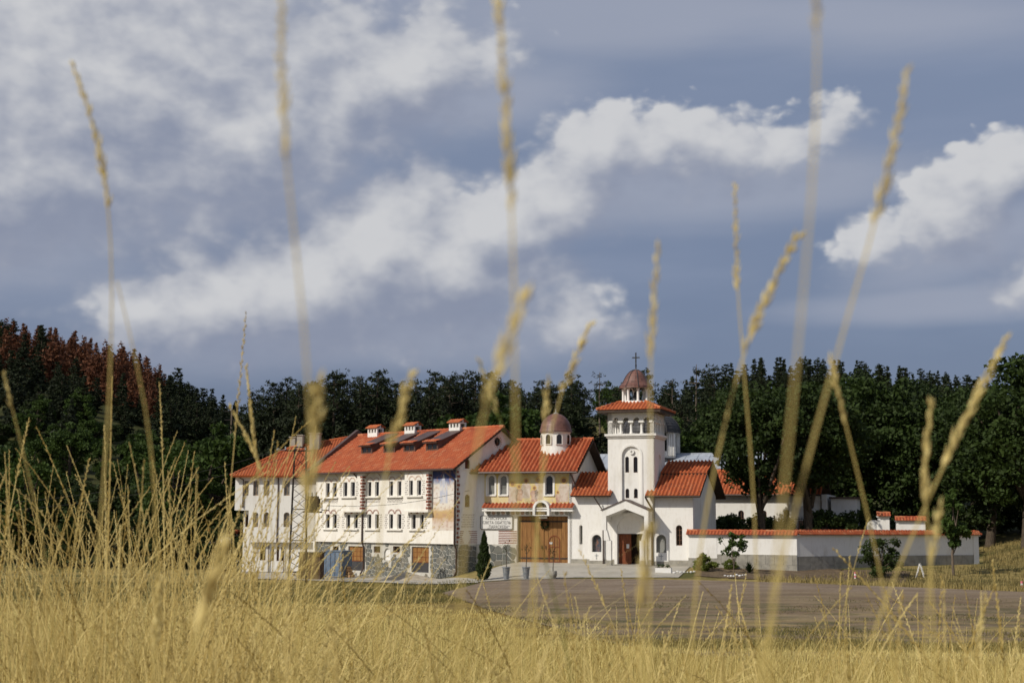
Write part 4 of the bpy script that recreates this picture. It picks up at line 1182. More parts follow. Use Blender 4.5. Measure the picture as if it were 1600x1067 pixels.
    rd.add([(-ov, -ov, ze), (W + ov, -ov, ze), (W + ov, W + ov, ze), (-ov, W + ov, ze), (c - rl, c - rl, zap), (c + rl, c - rl, zap), (c + rl, c + rl, zap), (c - rl, c + rl, zap), (-ov, -ov, ze - .06), (W + ov, -ov, ze - .06), (W + ov, W + ov, ze - .06), (-ov, W + ov, ze - .06)],
           [(0, 1, 5, 4), (1, 2, 6, 5), (2, 3, 7, 6), (3, 0, 4, 7), (4, 5, 6, 7), (8, 9, 1, 0), (9, 10, 2, 1), (10, 11, 3, 2), (11, 8, 0, 3)])
    roof = rd.build('roof', MT['wood_dark'], root)
    cor = [(-ov - .05, -ov - .05, ze + .01), (W + ov + .05, -ov - .05, ze + .01), (W + ov + .05, W + ov + .05, ze + .01), (-ov - .05, W + ov + .05, ze + .01)]
    ins = [(c - rl, c - rl, zap + .01), (c + rl, c - rl, zap + .01), (c + rl, c + rl, zap + .01), (c - rl, c + rl, zap + .01)]
    for i in range(4):
        j = (i + 1) % 4
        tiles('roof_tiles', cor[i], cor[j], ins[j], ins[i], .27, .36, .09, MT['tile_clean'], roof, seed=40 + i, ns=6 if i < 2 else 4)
        ridge_caps(roof, Vector(cor[i]) + Vector((0, 0, .05)), Vector(ins[i]) + Vector((0, 0, .05)), MT['tile_clean'], .1)
    # octagonal lantern
    a8 = R(22.5); zb0, zb1 = zl - .1, PX(993, 625.5, c - 1.1)[1]
    zsp, zha = PX(993, 607, c - 1)[1], PX(993, 603, c - 1)[1]
    lx = PX(993.5, 610, c)[0]
    lc = (lx * .5 + c * .5, c)
    lb = MB(); lb.lathe([(1.18, zb0), (1.18, zb1 - .12), (1.10, zb1)], (lc[0], lc[1], 0), 8, a8); lan = lb.build('lantern', MT['plaster'], root)
    for j in range(8):
        t = a8 + math.pi / 4 * j
        x, y = lc[0] + .96 * math.cos(t), lc[1] + .96 * math.sin(t)
        cc = MB(); cc.lathe([(.12, zb1), (.12, zb1 + .06), (.095, zb1 + .1), (.09, zsp - .1), (.13, zsp)], (x, y, 0), 10); cc = cc.build('column', MT['plaster'], lan); smooth_angle(cc)
        t2 = t + math.pi / 4; x2, y2 = lc[0] + .96 * math.cos(t2), lc[1] + .96 * math.sin(t2)
        L = math.hypot(x2 - x, y2 - y); th = math.atan2(y2 - y, x2 - x)
        Ma = Matrix.Translation((x, y, 0)) @ Matrix.Rotation(th, 4, 'Z')
        n = 7; r0 = L / 2 - .1
        pts = [(0, zsp)] + [(L / 2 - r0 * math.cos(math.pi * i / n), zsp + r0 * .75 * math.sin(math.pi * i / n)) for i in range(n + 1)] + [(L, zsp), (L, zha + .05), (0, zha + .05)]
        m = MB(Ma); m.wall(pts, [], -.08, .16); m.build('lantern_arch', MT['plaster'], lan)
    zd1 = PX(993, 579, c)[1]; hd = zd1 - zha; rb = 1.2
    bell = [(1.03, -.14), (1.03, -.02), (.97, .04), (.86, .16), (.78, .28), (.71, .42), (.62, .58), (.50, .74), (.36, .88), (.18, .97), (.04, 1.0)]
    dm = dome_parts(root, lc, rb, zha + .06, [(f, q * hd) for f, q in bell], 24, MT['shingle'], 8, MT['lead'], a8)
    MB().lathe([(.2, 0), (.12, .08), (.05, .14)], (lc[0], lc[1], zd1 - .02), 10).build('finial', MT['galv'], dm)
    cross(dm, lc, zd1 + .05, PX(993, 551, c)[1], MT['iron'], .28, .04)
    # a bell hanging in the lantern
    bl_ = MB(); bl_.lathe([(.30, 0), (.27, .06), (.2, .25), (.16, .42), (.08, .5), (.02, .6)], (lc[0], lc[1], zb1 + .25), 14); smooth_angle(bl_.build('bell', MT['lead'], lan))
    # entrance wings: one facade broken by the doorway
    zw = PX(930, 777)[1] + .35
    nl = PR(925, 940, 835, 862); nr = PR(1025.5, 1041, 835, 863); rw = PR(1056, 1066, 820, 852); sl = PR(905, 910, 820, 850)
    dx0, dx1, dz0, dz1 = PR(964.5, 1007, 805, 880); dz0 = .18
    yw = .012
    w = MB(); w.wall([(XL, -.3), (dx0, -.3), (dx0, dz1 - .8), (dx1, dz1 - .8), (dx1, -.3), (XR, -.3), (XR, zw + .15), (W + .03, zw + .15), (W + .03, 3.2), (-.03, 3.2), (-.03, zw + .15), (XL, zw + .15)], [arch(*q) for q in (nl, nr, rw, sl)], yw, .4)
    w.build('wing_wall', MT['plaster'], root)
    # plinth
    zp = PX(1055, 875)[1]
    for a, b in ((XL, dx0 - .25), (dx1 + .25, XR)):
        MB().box(a, b, yw - .05, yw - .003, -.35, zp).build('plinth', MT['grey_plinth'], root)
    window(root, *rw, yw, True, MT['frame_brown'], MT['glass'], bars=1, hbars=3, depth=.25)
    window(root, *sl, yw, True, MT['frame_white'], MT['glass_pale'], bars=0, depth=.3, fw=.03)
    for q, fig in ((nl, True), (nr, False)):
        m = MB(); ringprism(m, arch(q[0] - .17, q[1] + .17, q[2] - .62, q[3] + .2), arch(q[0] - .004, q[1] + .004, q[2], q[3] + .003), yw - .07, yw - .002); ni = m.build('icon_niche', MT['plaster'], root)
        m = MB(); m.prism(arch(q[0] + .01, q[1] - .01, q[2] + .01, q[3] - .01), yw + .22, yw + .3); m.build('icon_panel', mat('niche_icon', (.05, .055, .065), .5, (.16, .15, .13), 3) if fig else mat('niche_glass', (.17, .18, .17), .15, (.26, .25, .21), 2), ni)
        c_ = (q[0] + q[1]) / 2; zz = q[2]; hh = q[3] - q[2]
        f = MB(); f.prism([(c_ - .2, zz + .03), (c_ + .22, zz + .03), (c_ + .2, zz + hh * .45), (c_ + .08, zz + hh * .62), (c_ - .08, zz + hh * .62), (c_ - .18, zz + hh * .4)], yw + .21, yw + .218)
        f.prism([(c_ + .1 * math.cos(2 * math.pi * i / 12), zz + hh * .72 + .12 * math.sin(2 * math.pi * i / 12)) for i in range(12)], yw + .21, yw + .218)
        f.build('icon_figure', mat('icon_robe', (.06, .07, .09), .7, (.22, .10, .06), 5) if fig else mat('icon_grey', (.24, .24, .22), .7), ni)
        zc_ = q[2] - .32; m = MB(); m.box(c_ - .022, c_ + .022, yw - .08, yw - .071, zc_ - .2, zc_ + .2); m.box(c_ - .14, c_ - .024, yw - .08, yw - .071, zc_ + .04, zc_ + .08); m.box(c_ + .024, c_ + .14, yw - .08, yw - .071, zc_ + .04, zc_ + .08)
        m.build('wall_cross', MT['galv'], ni)
    # wing roofs
    kz = .60
    zeL = PX(925, 774, -.6)[1]; xeL0, xeL1 = PX(891, 774, -.6)[0], PX(946, 774, -.6)[0]
    E = lambda x, y, z0: (x, y, z0 + (y + .6) * kz)
    ykL = 2.35
    xk0, xk1 = PX(903, 743, ykL)[0], PX(958, 757, 0)[0]
    d = MB(); slab(d, [E(xeL0, -.6, zeL), E(.35, -.6, zeL), E(.35, -.02, zeL), E(-.02, -.02, zeL), E(-.02, ykL, zeL), E(xeL0, ykL, zeL)], .12)
    rl_ = d.build('wing_roof', MT['wood_dark'], root)
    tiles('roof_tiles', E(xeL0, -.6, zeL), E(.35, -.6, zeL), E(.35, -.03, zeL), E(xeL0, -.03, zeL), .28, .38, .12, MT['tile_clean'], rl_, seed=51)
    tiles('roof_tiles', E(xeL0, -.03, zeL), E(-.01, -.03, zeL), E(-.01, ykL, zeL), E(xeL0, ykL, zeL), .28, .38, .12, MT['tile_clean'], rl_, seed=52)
    zeR = PX(1050, 774, -.6)[1]; xeR0 = PX(1008, 774, -.6)[0]; xeR1 = PX(1094, 774, -.6)[0]
    ykR = 2.0
    zr2 = PX(1085, 721, 4.4)[1]
    d = MB(); slab(d, [E(xeR0, -.6, zeR), E(xeR1, -.6, zeR), E(xeR1, ykR, zeR), E(W + .02, ykR, zeR), E(W + .02, -.02, zeR), E(xeR0, -.02, zeR)], .12)
    zst = zeR + (ykR + .6) * kz + .12; k2 = (zr2 - zst) / (4.4 - ykR)
    slab(d, [(W + .02, ykR - .1, zst), (xeR1 + .03, ykR - .1, zst), (xeR1 + .03, 4.4, zr2), (W + .02, 4.4, zr2)], .12)
    slab(d, [(xeR1 + .03, 9.2, zeR), (W + .02, 9.2, zeR), (W + .02, 4.4, zr2), (xeR1 + .03, 4.4, zr2)], .12)
    d.tube([(xeR0, -.66, zeR - .08), (xeR1, -.66, zeR - .08)], .07, 8)
    rr_ = d.build('wing_roof', MT['wood_dark'], root)
    tiles('roof_tiles', E(xeR0, -.6, zeR), E(xeR1, -.6, zeR), E(xeR1, -.03, zeR), E(xeR0, -.03, zeR), .28, .38, .12, MT['tile_clean'], rr_, seed=53)
    tiles('roof_tiles', E(W + .02, -.03, zeR), E(xeR1, -.03, zeR), E(xeR1, ykR, zeR), E(W + .02, ykR, zeR), .28, .38, .12, MT['tile_clean'], rr_, seed=54)
    tiles('roof_tiles', (W + .02, ykR - .1, zst), (xeR1 + .03, ykR - .1, zst), (xeR1 + .03, 4.4, zr2), (W + .02, 4.4, zr2), .28, .38, .12, MT['tile_clean'], rr_, seed=55)
    e = MB(SIDE_R(XR)); e.wall([(.42, -.3), (8.6, -.3), (8.6, zeR + .1), (4.4, zr2 - .35), (0.42, zeR + .35)], [], .0, .3); e.build('end_wall', MT['plaster'], root)
    MB().box(W + .3, XR - .31, 8.3, 8.6, -.3, zeR).build('back_wall', MT['plaster'], root)
    # downpipes
    xp = PX(943, 790)[0]
    MB().tube([(xp - .55, -.62, zeL - .1), (xp - .45, -.5, zeL - .3), (xp, -.14, zeL - 1.1), (xp, -.14, zeL - 1.9), (xp, -.14, .1)], .045, 8).build('downpipe', MT['pipe'], root)
    xp = PX(1019, 790)[0]
    MB().tube([(xp - .35, -.62, zeR - .1), (xp - .3, -.5, zeR - .25), (xp, -.14, zeR - .9), (xp, -.14, .1)], .07, 8).build('downpipe', MT['pipe'], root)
    # porch
    yp = -1.5
    ax, az = PX(975.5, 781, yp); lx0, lz = PX(940.5, 797.5, yp); rx1, rz = PX(1013, 796.5, yp)
    th = .52; lw = PX(947, 815, yp)[0] - lx0; zbot = PX(943, 828, yp)[1]
    lz = (lz + rz) / 2; ax = (lx0 + rx1) / 2
    pf = [(lx0, zbot), (lx0 + lw, zbot), (lx0 + lw, lz - .42), (ax, az - th - .1), (rx1 - lw, lz - .42), (rx1 - lw, zbot), (rx1, zbot), (rx1, lz), (ax, az), (lx0, lz)]
    m = MB(); m.wall(pf, [], yp, .35, True)
    m.add([(x, yp + .35, z) for x, z in pf], [(3, 2, 1, 0, 9), (3, 9, 8), (3, 8, 7), (3, 7, 4), (4, 7, 6, 5)])
    m.box(lx0 + .02, lx0 + lw - .01, yp + .351, yw - .06, zbot + .6, lz - .05); m.box(rx1 - lw + .01, rx1 - .02, yp + .351, yw - .06, zbot + .6, lz - .05)
    porch = m.build('porch', MT['plaster'], root)
    s = MB(); slab(s, [(ax, yp - .08, az + .06), (ax, yw, az + .06), (lx0 - .1, yw, lz + .03), (lx0 - .1, yp - .08, lz + .03)], .055); slab(s, [(rx1 + .1, yp - .08, lz + .03), (rx1 + .1, yw, lz + .03), (ax, yw, az + .06), (ax, yp - .08, az + .06)], .055)
    s.build('porch_roof', MT['brown_metal'], porch)
    sk = MB(); sk.add([(lx0 + lw, yp + .36, lz - .43), (ax, yp + .36, az - th - .11), (ax, yw - .005, az - th - .11), (lx0 + lw, yw - .005, lz - .43)], [(0, 1, 2, 3)]); sk.add([(rx1 - lw, yp + .36, lz - .43), (ax, yp + .36, az - th - .11), (ax, yw - .005, az - th - .11), (rx1 - lw, yw - .005, lz - .43)], [(3, 2, 1, 0)])
    sk.build('porch_ceiling', MT['plaster'], porch)
    zb2 = PX(947, 844, yp)[1]; zgr = PX(950, 875, yp)[1]
    for sx_, x in ((1, lx0), (-1, rx1)):
        b = MB(); b.prism([(x + sx_ * .12, zbot - .002), (x + sx_ * (lw + .05), zbot - .002), (x + sx_ * (lw + .24), zb2), (x + sx_ * .12, zb2)][::sx_], yp + .02, yp + .33); br = b.build('bracket', MT['plaster'], porch)
        c0, c1 = sorted((x + sx_ * .33, x + sx_ * .66))
        MB().box(c0, c1, yp + .04, yp + .34, zgr, zb2 - .002).build('pillar', MT['plaster'], porch)
        MB().box(c0 - .02, c1 + .02, yp + .02, yp + .36, -.1, zgr - .002).build('pillar_base', MT['grey_plinth'], porch)
    # doorway: recess, tympanum, one leaf shut, one open
    dm_ = MB(); ringprism(dm_, arch(dx0 - .2, dx1 + .2, -.1, dz1 + .2, True, 14), arch(dx0 + .002, dx1 - .002, -.1, dz1 - .002, True, 14), yw - .09, yw - .002); dw = dm_.build('door_arch', MT['plaster'], root)
    zt = PX(985, 833.5, .2)[1]; zsp = dz1 - .8
    m = MB(); m.prism(arch(dx0 + .003, dx1 - .003, zt, dz1 - .02), yw - .001 - .02, yw + .25); m.build('tympanum', MT['cream'], dw)
    xm = PX(986, 860, .3)[0]
    lf = MB(); lf.box(dx0 + .05, xm, .32, .40, dz0 + .02, zt - .02); leaf = lf.build('door_leaf', MT['wood_door'], root)
    for k in range(3):
        za_, zb_ = dz0 + .15 + k * (zt - dz0 - .2) / 3, dz0 + (k + 1) * (zt - dz0 - .1) / 3
        MB().box(dx0 + .2, xm - .15, .30, .319, za_, zb_).build('door_panel', MT['wood_door'], leaf)
    nx_ = PX(981, 853, .3)
    MB().box(nx_[0] - .1, nx_[0] + .1, .288, .298, nx_[1] - .15, nx_[1] + .15).build('paper_notice', MT['sign_white'], leaf)
    lo = MB(Matrix.Translation((dx1 - .06, .42, 0)) @ Matrix.Rotation(R(100), 4, 'Z')); lo.box(0, (dx1 - xm) * .95, -.04, .04, dz0 + .02, zt - .02); lo.build('door_leaf', MT['wood_door'], root)
    MB().box(dx0 - .1, dx1 + .1, 1.9, 1.95, -.1, zt + .2).build('inner_wall', MT['wood_dark'], root)
    MB().box(dx0 - .15, dx1 + .15, yw + .41, 1.9, dz0 - .1, dz0 - .003).build('threshold', MT['concrete'], root)
    MB().box(dx0 - .5, dx1 + .5, yp - .1, yw - .1, -.1, dz0 - .02).build('doorstep', MT['concrete'], root)
    return XR
XR_T = bell_tower()

# ------------------------------------------------------------------ church and courtyard building behind
def church():
    MB.ZB = 0.3
    Y = 128.0
    FC = Frame((1020 - 800) / FPX * Y, Y, 19)
    root = empty('church', (FC.o.x, FC.o.y, MB.ZB), -FC.alpha)
    tag(root, 'white church with scalloped drum, dark dome and grey metal roof behind the bell tower', 'church')
    PX = FC.pix
    zr = PX(1200, 708, 3.5)[1]; ze = PX(1200, 731, -.3)[1]
    xa, xb = PX(905, 720)[0], PX(1257, 720)[0]
    MB().box(xa + .5, xb - .6, .2, 7.2, .2, ze - .05).build('wall', MT['plaster'], root)
    d = MB(); slab(d, [(xa, -.3, ze), (xb, -.3, ze), (xb - .8, 3.5, zr), (xa, 3.5, zr)], .1); slab(d, [(xb, 7.6, ze), (xa, 7.6, ze), (xa, 3.5, zr), (xb - .8, 3.5, zr)], .1)
    rf = d.build('roof', MT['tin_roof'], root)
    sl = Vector((0, 3.8, zr - ze)).normalized()
    for i in range(int((xb - xa - 1) / 1.1)):
        x = xa + .5 + i * 1.1
        MB().tube([(x, -.3, ze + .02), (x, 3.5, zr + .02)], .03, 4).build('roof_seam', MT['tin_roof'], rf)
    MB().box(xa, xb - .8, 3.42, 3.58, zr - .02, zr + .1).build('ridge_cap', MT['tin_roof'], rf)
    MB().box(xa + .4, xb - .5, -.15, .195, ze - .7, ze - .12).build('cornice', MT['brown_metal'], root)
    # drum
    cy = 3.2; rc = 2.5; zb, zt = PX(1052, 714, cy - 1)[1], PX(1052, 683, cy - 1)[1]
    xc = PX(1017, 690, cy)[0]
    m = MB(); m.lathe([(rc * .97, zb - 2.5), (rc * .97, zt + .3)], (xc, cy, 0), 8, R(22.5)); m.lathe([(rc * 1.05, zb - .1), (rc * 1.07, zb), (rc * 1.05, zb + .12)], (xc, cy, 0), 8, R(22.5))
    dr = m.build('drum', MT['plaster'], root)
    MB().lathe([(rc * 1.09, zb - .25), (rc * 1.09, zb - .12)], (xc, cy, 0), 8, R(22.5)).build('drum_band', MT['lead'], dr)
    for j in range(8):
        t = math.pi / 4 * j
        ap = rc * .97 * math.cos(R(22.5)); hw = rc * .97 * math.sin(R(22.5))
        Mw = Matrix.Translation((xc + ap * math.cos(t), cy + ap * math.sin(t), 0)) @ Matrix.Rotation(t + math.pi / 2, 4, 'Z')
        f = MB(Mw)
        for k, (e, yy) in enumerate(((1.12, -.16), (.9, -.08), (.68, -.03))):
            oo, ii = arch(-hw * e, hw * e, zb + .1, zt + .1 + hw * e, True, 12), arch(-hw * (e - .2), hw * (e - .2), zb + .1, zt + .1 + hw * (e - .2), True, 12)
            ringprism(f, oo, ii, yy - .1, .25)
        f.build('scalloped_arch', MT['plaster'], dr)
        f = MB(Mw); f.prism(arch(-hw * .3, hw * .3, zb + .55, zt + .35), -.06, .1); f.build('window', MT['glass'], dr)
    zd = PX(1017, 643, cy)[1]; hd = zd - zt - .5
    do = dome_parts(root, (xc, cy), rc * 1.0, zt + .5, [(1.1, -.1)] + [(1.08 * math.cos(R(a)), hd * math.sin(R(a))) for a in range(0, 88, 8)], 24, MT['lead'], 8, MT['lead'])
    cross(do, (xc, cy), zd - .1, zd + 1.0, MT['iron'], .3)
church()

def court_building():
    MB.ZB = 0.3
    Y = 119.5
    FC = Frame((1115 - 800) / FPX * Y, Y, 19)
    root = empty('courtyard_building', (FC.o.x, FC.o.y, MB.ZB), -FC.alpha)
    tag(root, 'low white building with orange roof and arched windows behind the perimeter wall', 'building')
    PX, PR = FC.pix, FC.rect
    xb = PX(1292, 780)[0]; ze = PX(1190, 772, -.5)[1]; zr = PX(1190, 736, 3.2)[1]
    zs = PX(1150, 812)[1]
    wn = [PR(1153.5, 1162.5, 797, 822), PR(1189, 1198, 797, 822), PR(1224.5, 1234, 796, 822)]
    w = MB(); w.wall([(-2, .2), (xb, .2), (xb, ze - .02), (-2, ze - .02)], [arch(*q) for q in wn], 0, .3); w.box(xb - .3, xb - .003, .301, 6.4, .2, ze)
    w.build('wall', MT['plaster'], root)
    for q in wn: window(root, *q, 0, True, MT['frame_brown'], MT['glass'], bars=1, hbars=1)
    zc = PX(1150, 781)[1]
    MB().box(-2, xb, -.12, -.003, zc - .05, zc + .07).build('string_course', MT['plaster'], root)
    # brick base in courses
    bm = MB(); rs = random.Random(3); nr = 5; zb0 = .3
    hh = (zs - zb0) / nr
    for r in range(nr):
        x = -2.0
        while x < xb:
            L = rs.uniform(.35, .7)
            if not any(x < q[1] + .1 and x + L > q[0] - .1 and zb0 + (r + 1) * hh > q[2] for q in wn):
                bm.box(x + .02, min(x + L - .02, xb), -.05, -.004, zb0 + r * hh + .02, zb0 + (r + 1) * hh - .02, r=rs.random())
            x += L
    bm.build('brick_base', mat('court_brick', (.33, .17, .11), .9, (.42, .30, .22), 3, attr=[(0, (.24, .10, .065)), (.6, (.36, .21, .14)), (1, (.50, .40, .30))]), root, kind='stuff')
    gable_roof(root, -2.2, xb - .4, -.5, ze, 3.2, zr, 6.9, .28, .38, .12, MT['tile_clean'], seed=61)
    MB().tube([(-2.2, -.57, ze - .06), (xb - .4, -.57, ze - .06)], .07, 8).build('gutter', MT['pipe'], root)
    xg, zg = PX(1283, 778)
    MB().tube([(xg, -.1, ze), (xg, -.1, .4)], .05, 6).build('downpipe', MT['pipe'], root)
    # flat grey lean-to at the right end
    root2 = empty('lean_to_store', FC.w(xb + .3, .3, .3), -FC.alpha)
    tag(root2, 'small grey flat roofed store at the right end of the courtyard building', 'building')
    MB.ZB = .3
    x1 = PX(1332, 790)[0] - xb
    zt = PX(1310, 776)[1]
    MB().box(0, x1, 0, 3, .2, zt - .15).build('wall', MT['plaster'], root2)
    MB().box(-.15, x1 + .15, -.2, 3.1, zt - .15, zt).build('roof', MT['brown_metal'], root2)
    MB().box(.4, 1.1, -.03, -.003, .4, 2.2).build('door', MT['wood_dark'], root2)
court_building()

# ------------------------------------------------------------------ perimeter walls
def cap_tiles(root, x0, x1, y0, y1, zt):
    yc = (y0 + y1) / 2; o_ = .24
    d = MB(); d.box(x0, x1, y0 - .1, y1 + .1, zt - .34, zt - .22)
    cp = d.build('coping', MT['plaster'], root)
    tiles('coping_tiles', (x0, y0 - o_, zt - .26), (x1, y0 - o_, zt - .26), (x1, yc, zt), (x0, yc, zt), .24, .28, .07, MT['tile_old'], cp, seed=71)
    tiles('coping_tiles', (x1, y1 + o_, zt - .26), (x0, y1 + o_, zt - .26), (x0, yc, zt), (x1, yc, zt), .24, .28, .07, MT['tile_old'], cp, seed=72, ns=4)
    ridge_caps(cp, (x0, yc, zt + .01), (x1, yc, zt + .01), MT['tile_old'], .09, .36)

def perimeter():
    p = FT.w(FT.pix(1076, 850, -.35)[0], -.35, 0)
    F1 = Frame(p.x, p.y, 19)
    MB.ZB = -.3
    r1 = empty('perimeter_wall', (p.x, p.y, MB.ZB), -F1.alpha)
    tag(r1, 'sunlit white perimeter wall with orange tile coping joining the bell tower', 'wall')
    PX = F1.pix
    x1 = PX(1245, 850)[0]; xs = PX(1120, 850)[0]; zt = PX(1160, 829.5, .2)[1]
    zp1 = PX(1100, 871.5)[1]; zp2 = PX(1180, 866)[1]
    MB().box(0, xs, 0, .4, -.3, zt - .34).build('wall_panel', MT['plaster'], r1)
    MB().box(xs + .002, x1, .02, .42, -.3, zt - .34).build('wall_panel', MT['plaster'], r1)
    MB().box(-.02, xs, -.05, -.003, -.35, zp1).build('plinth', MT['grey_plinth'], r1)
    n = 9; L = (x1 - xs) / n
    for r in range(2):
        za, zb = -.35 + r * (zp2 + .35) / 2, -.35 + (r + 1) * (zp2 + .35) / 2
        for i in range(n + (r % 2)):
            a, b = xs + (i - .5 * (r % 2)) * L, xs + (i + 1 - .5 * (r % 2)) * L
            a, b = max(a, xs), min(b, x1)
            MB().box(a + .008, b - .008, -.045, .017, za + .008, zb - .006).build('plinth_block', MT['grey_plinth'], r1)
    cap_tiles(r1, -.15, x1 + .1, 0, .42, zt)
    q = F1.w(x1, 0.05, 0)
    F2 = Frame(q.x, q.y, -29)
    r2 = empty('perimeter_wall', (q.x, q.y, MB.ZB), -F2.alpha)
    tag(r2, 'long white perimeter wall in grazing light running right behind bushes and young tree', 'wall')
    PX = F2.pix
    x2 = PX(1527, 850)[0]; zt2 = zt + .02
    zp = PX(1400, 867.5)[1]
    zp = max(zp, .55)
    MB().box(.02, x2, 0, .4, -.5, zt2 - .34).build('wall_panel', MT['plaster'], r2)
    n = 16; L = x2 / n
    for r in range(2):
        za, zb = -.5 + r * (zp + .5) / 2, -.5 + (r + 1) * (zp + .5) / 2
        for i in range(n):
            MB().box(.03 + i * L, .03 + (i + 1) * L - .02, -.045, -.004, za + .008, zb - .006).build('plinth_block', MT['grey_plinth'], r2)
    MB().box(x2 - .45, x2 + .06, -.09, .5, -.5, zt2 - .3).build('end_pier', MT['plaster'], r2)
    cap_tiles(r2, .1, x2 + .25, 0, .4, zt2)
    # white courtyard gate pier and wall piece seen over the long wall
    Y = 112.0
    for (a, b, t, nm, lb) in ((1369, 1390, 801, 'gate_pier', 'white gate pier with rounded shoulder and tile cap seen over the long wall'), (1397, 1446, 808, 'garden_wall', 'short white garden wall with tile coping seen over the long wall')):
        Fq = Frame((a - 800) / FPX * Y, Y, 10)
        rr = empty(nm, (Fq.o.x, Fq.o.y, MB.ZB), -Fq.alpha); tag(rr, lb, 'wall')
        w = Fq.pix(b, 820)[0]; z = Fq.pix((a + b) / 2, t)[1]
        m = MB(); m.box(0, w, 0, .6, -.3, z - .3)
        if nm == 'gate_pier': m.prism(arch(-.85, .2, -.3, z - .55), .05, .5)
        m.build('wall_panel', MT['plaster'], rr)
        cap_tiles(rr, -.08, w + .08, 0, .6, z)
    Fq = Frame((332 - 800) / FPX * 126, 126, 0); MB.ZB = -1.6
    rr = empty('boundary_wall', (Fq.o.x, Fq.o.y, MB.ZB), 0); tag(rr, 'low white boundary wall with tile coping at the far left house', 'wall')
    z = Fq.pix(350, 829)[1]
    MB().box(0, 3.6, 0, .4, -1.6, z - .3).build('wall_panel', MT['plaster'], rr); cap_tiles(rr, -.1, 3.7, 0, .4, z)
    return F1, F2
FW1, FW2 = perimeter()

# ------------------------------------------------------------------ vegetation
def leaves_np(C, size, rs, asp=.6, up=.0):
    """diamond leaf faces at centres C"""
    n = len(C)
    a = rs.normal(size=(n, 3)); a /= np.linalg.norm(a, axis=1)[:, None]
    b = rs.normal(size=(n, 3)); b[:, 2] *= 1 - up
    b -= a * np.sum(a * b, 1)[:, None]; b /= np.linalg.norm(b, axis=1)[:, None] + 1e-9
    s = (size * rs.uniform(.6, 1.3, n))[:, None]
    V = np.stack([C - a * s, C + b * s * asp, C + a * s, C - b * s * asp], 1).reshape(-1, 3)
    F = np.arange(4 * n).reshape(-1, 4)
    return V, F

def tube_np(pts, rad, n=6):
    m = MB(); m.tube(pts, rad, n, cap=False)
    return np.array([tuple(v) for v in m.v]), m.f

def trunk_mesh(name, tubes, m):
    V, F = [], []; b = 0
    for pts, rad, n in tubes:
        v, f = tube_np(pts, rad, n); V.append(v); F += [[i + b for i in q] for q in f]; b += len(v)
    return np_mesh(name, np.concatenate(V), np.array(F), m, smooth=True)

def crown_mesh(name, C, size, m, rs, asp=.6, tone=None):
    V, F = leaves_np(C, size, rs, asp)
    r = rs.rand(len(C)) if tone is None else np.clip(tone + rs.normal(0, .16, len(C)), 0, 1)
    return np_mesh(name, V, F, m, rnd=r)

def broadleaf(seed, Ht, Rad, nclump, nleaf, lsize, mleaf, base=.22, mbark='bark', tr=1.0):
    rs = np.random.RandomState(seed)
    zc = Ht * (base + 1) / 2; hz = Ht * (1 - base) / 2
    cl = []
    while len(cl) < nclump:
        d = rs.normal(size=3); d /= np.linalg.norm(d)
        rr = rs.uniform(.35, 1.0) ** .6
        lump = .78 + .22 * math.sin(3 * math.atan2(d[1], d[0]) + seed) * math.cos(2.3 * d[2] + seed)
        p = np.array([d[0] * Rad * rr * lump, d[1] * Rad * rr * lump, zc + d[2] * hz * rr])
        if p[2] < zc - hz * .5: p[:2] *= .8
        cl.append(p)
    cl = np.array(cl)
    rc = Rad * rs.uniform(.16, .30, nclump)
    C, T = [], []
    for p, r in zip(cl, rc):
        q = rs.normal(size=(nleaf, 3)); q /= np.linalg.norm(q, axis=1)[:, None]; q *= (rs.uniform(.25, 1, nleaf) ** .6)[:, None] * r
        q[:, 2] *= .7
        C.append(p + q); T.append(np.full(nleaf, rs.uniform(.2, .8)))
    C, T = np.concatenate(C), np.concatenate(T)
    tubes = [([(0, 0, -.4), (.02 * Ht * rs.normal(), .02 * Ht * rs.normal(), Ht * .25), (.03 * Ht * rs.normal(), .03 * Ht * rs.normal(), Ht * .55), (0, 0, Ht * .8)], [Ht * .03 * tr, Ht * .022 * tr, Ht * .014 * tr, Ht * .004], 8)]
    for i in rs.choice(nclump, min(9, nclump), replace=False):
        z0 = Ht * rs.uniform(.2, .5); e = cl[i]
        tubes.append(([(0, 0, z0), tuple(np.array([0, 0, z0]) * .4 + e * .6 * np.array([1, 1, .9]) + np.array([0, 0, .3])), tuple(e)], [Ht * .013 * tr, Ht * .008 * tr, Ht * .003], 5))
    return trunk_mesh('trunk', tubes, MT[mbark]), crown_mesh('crown', C, lsize, LF[mleaf], rs, tone=T)

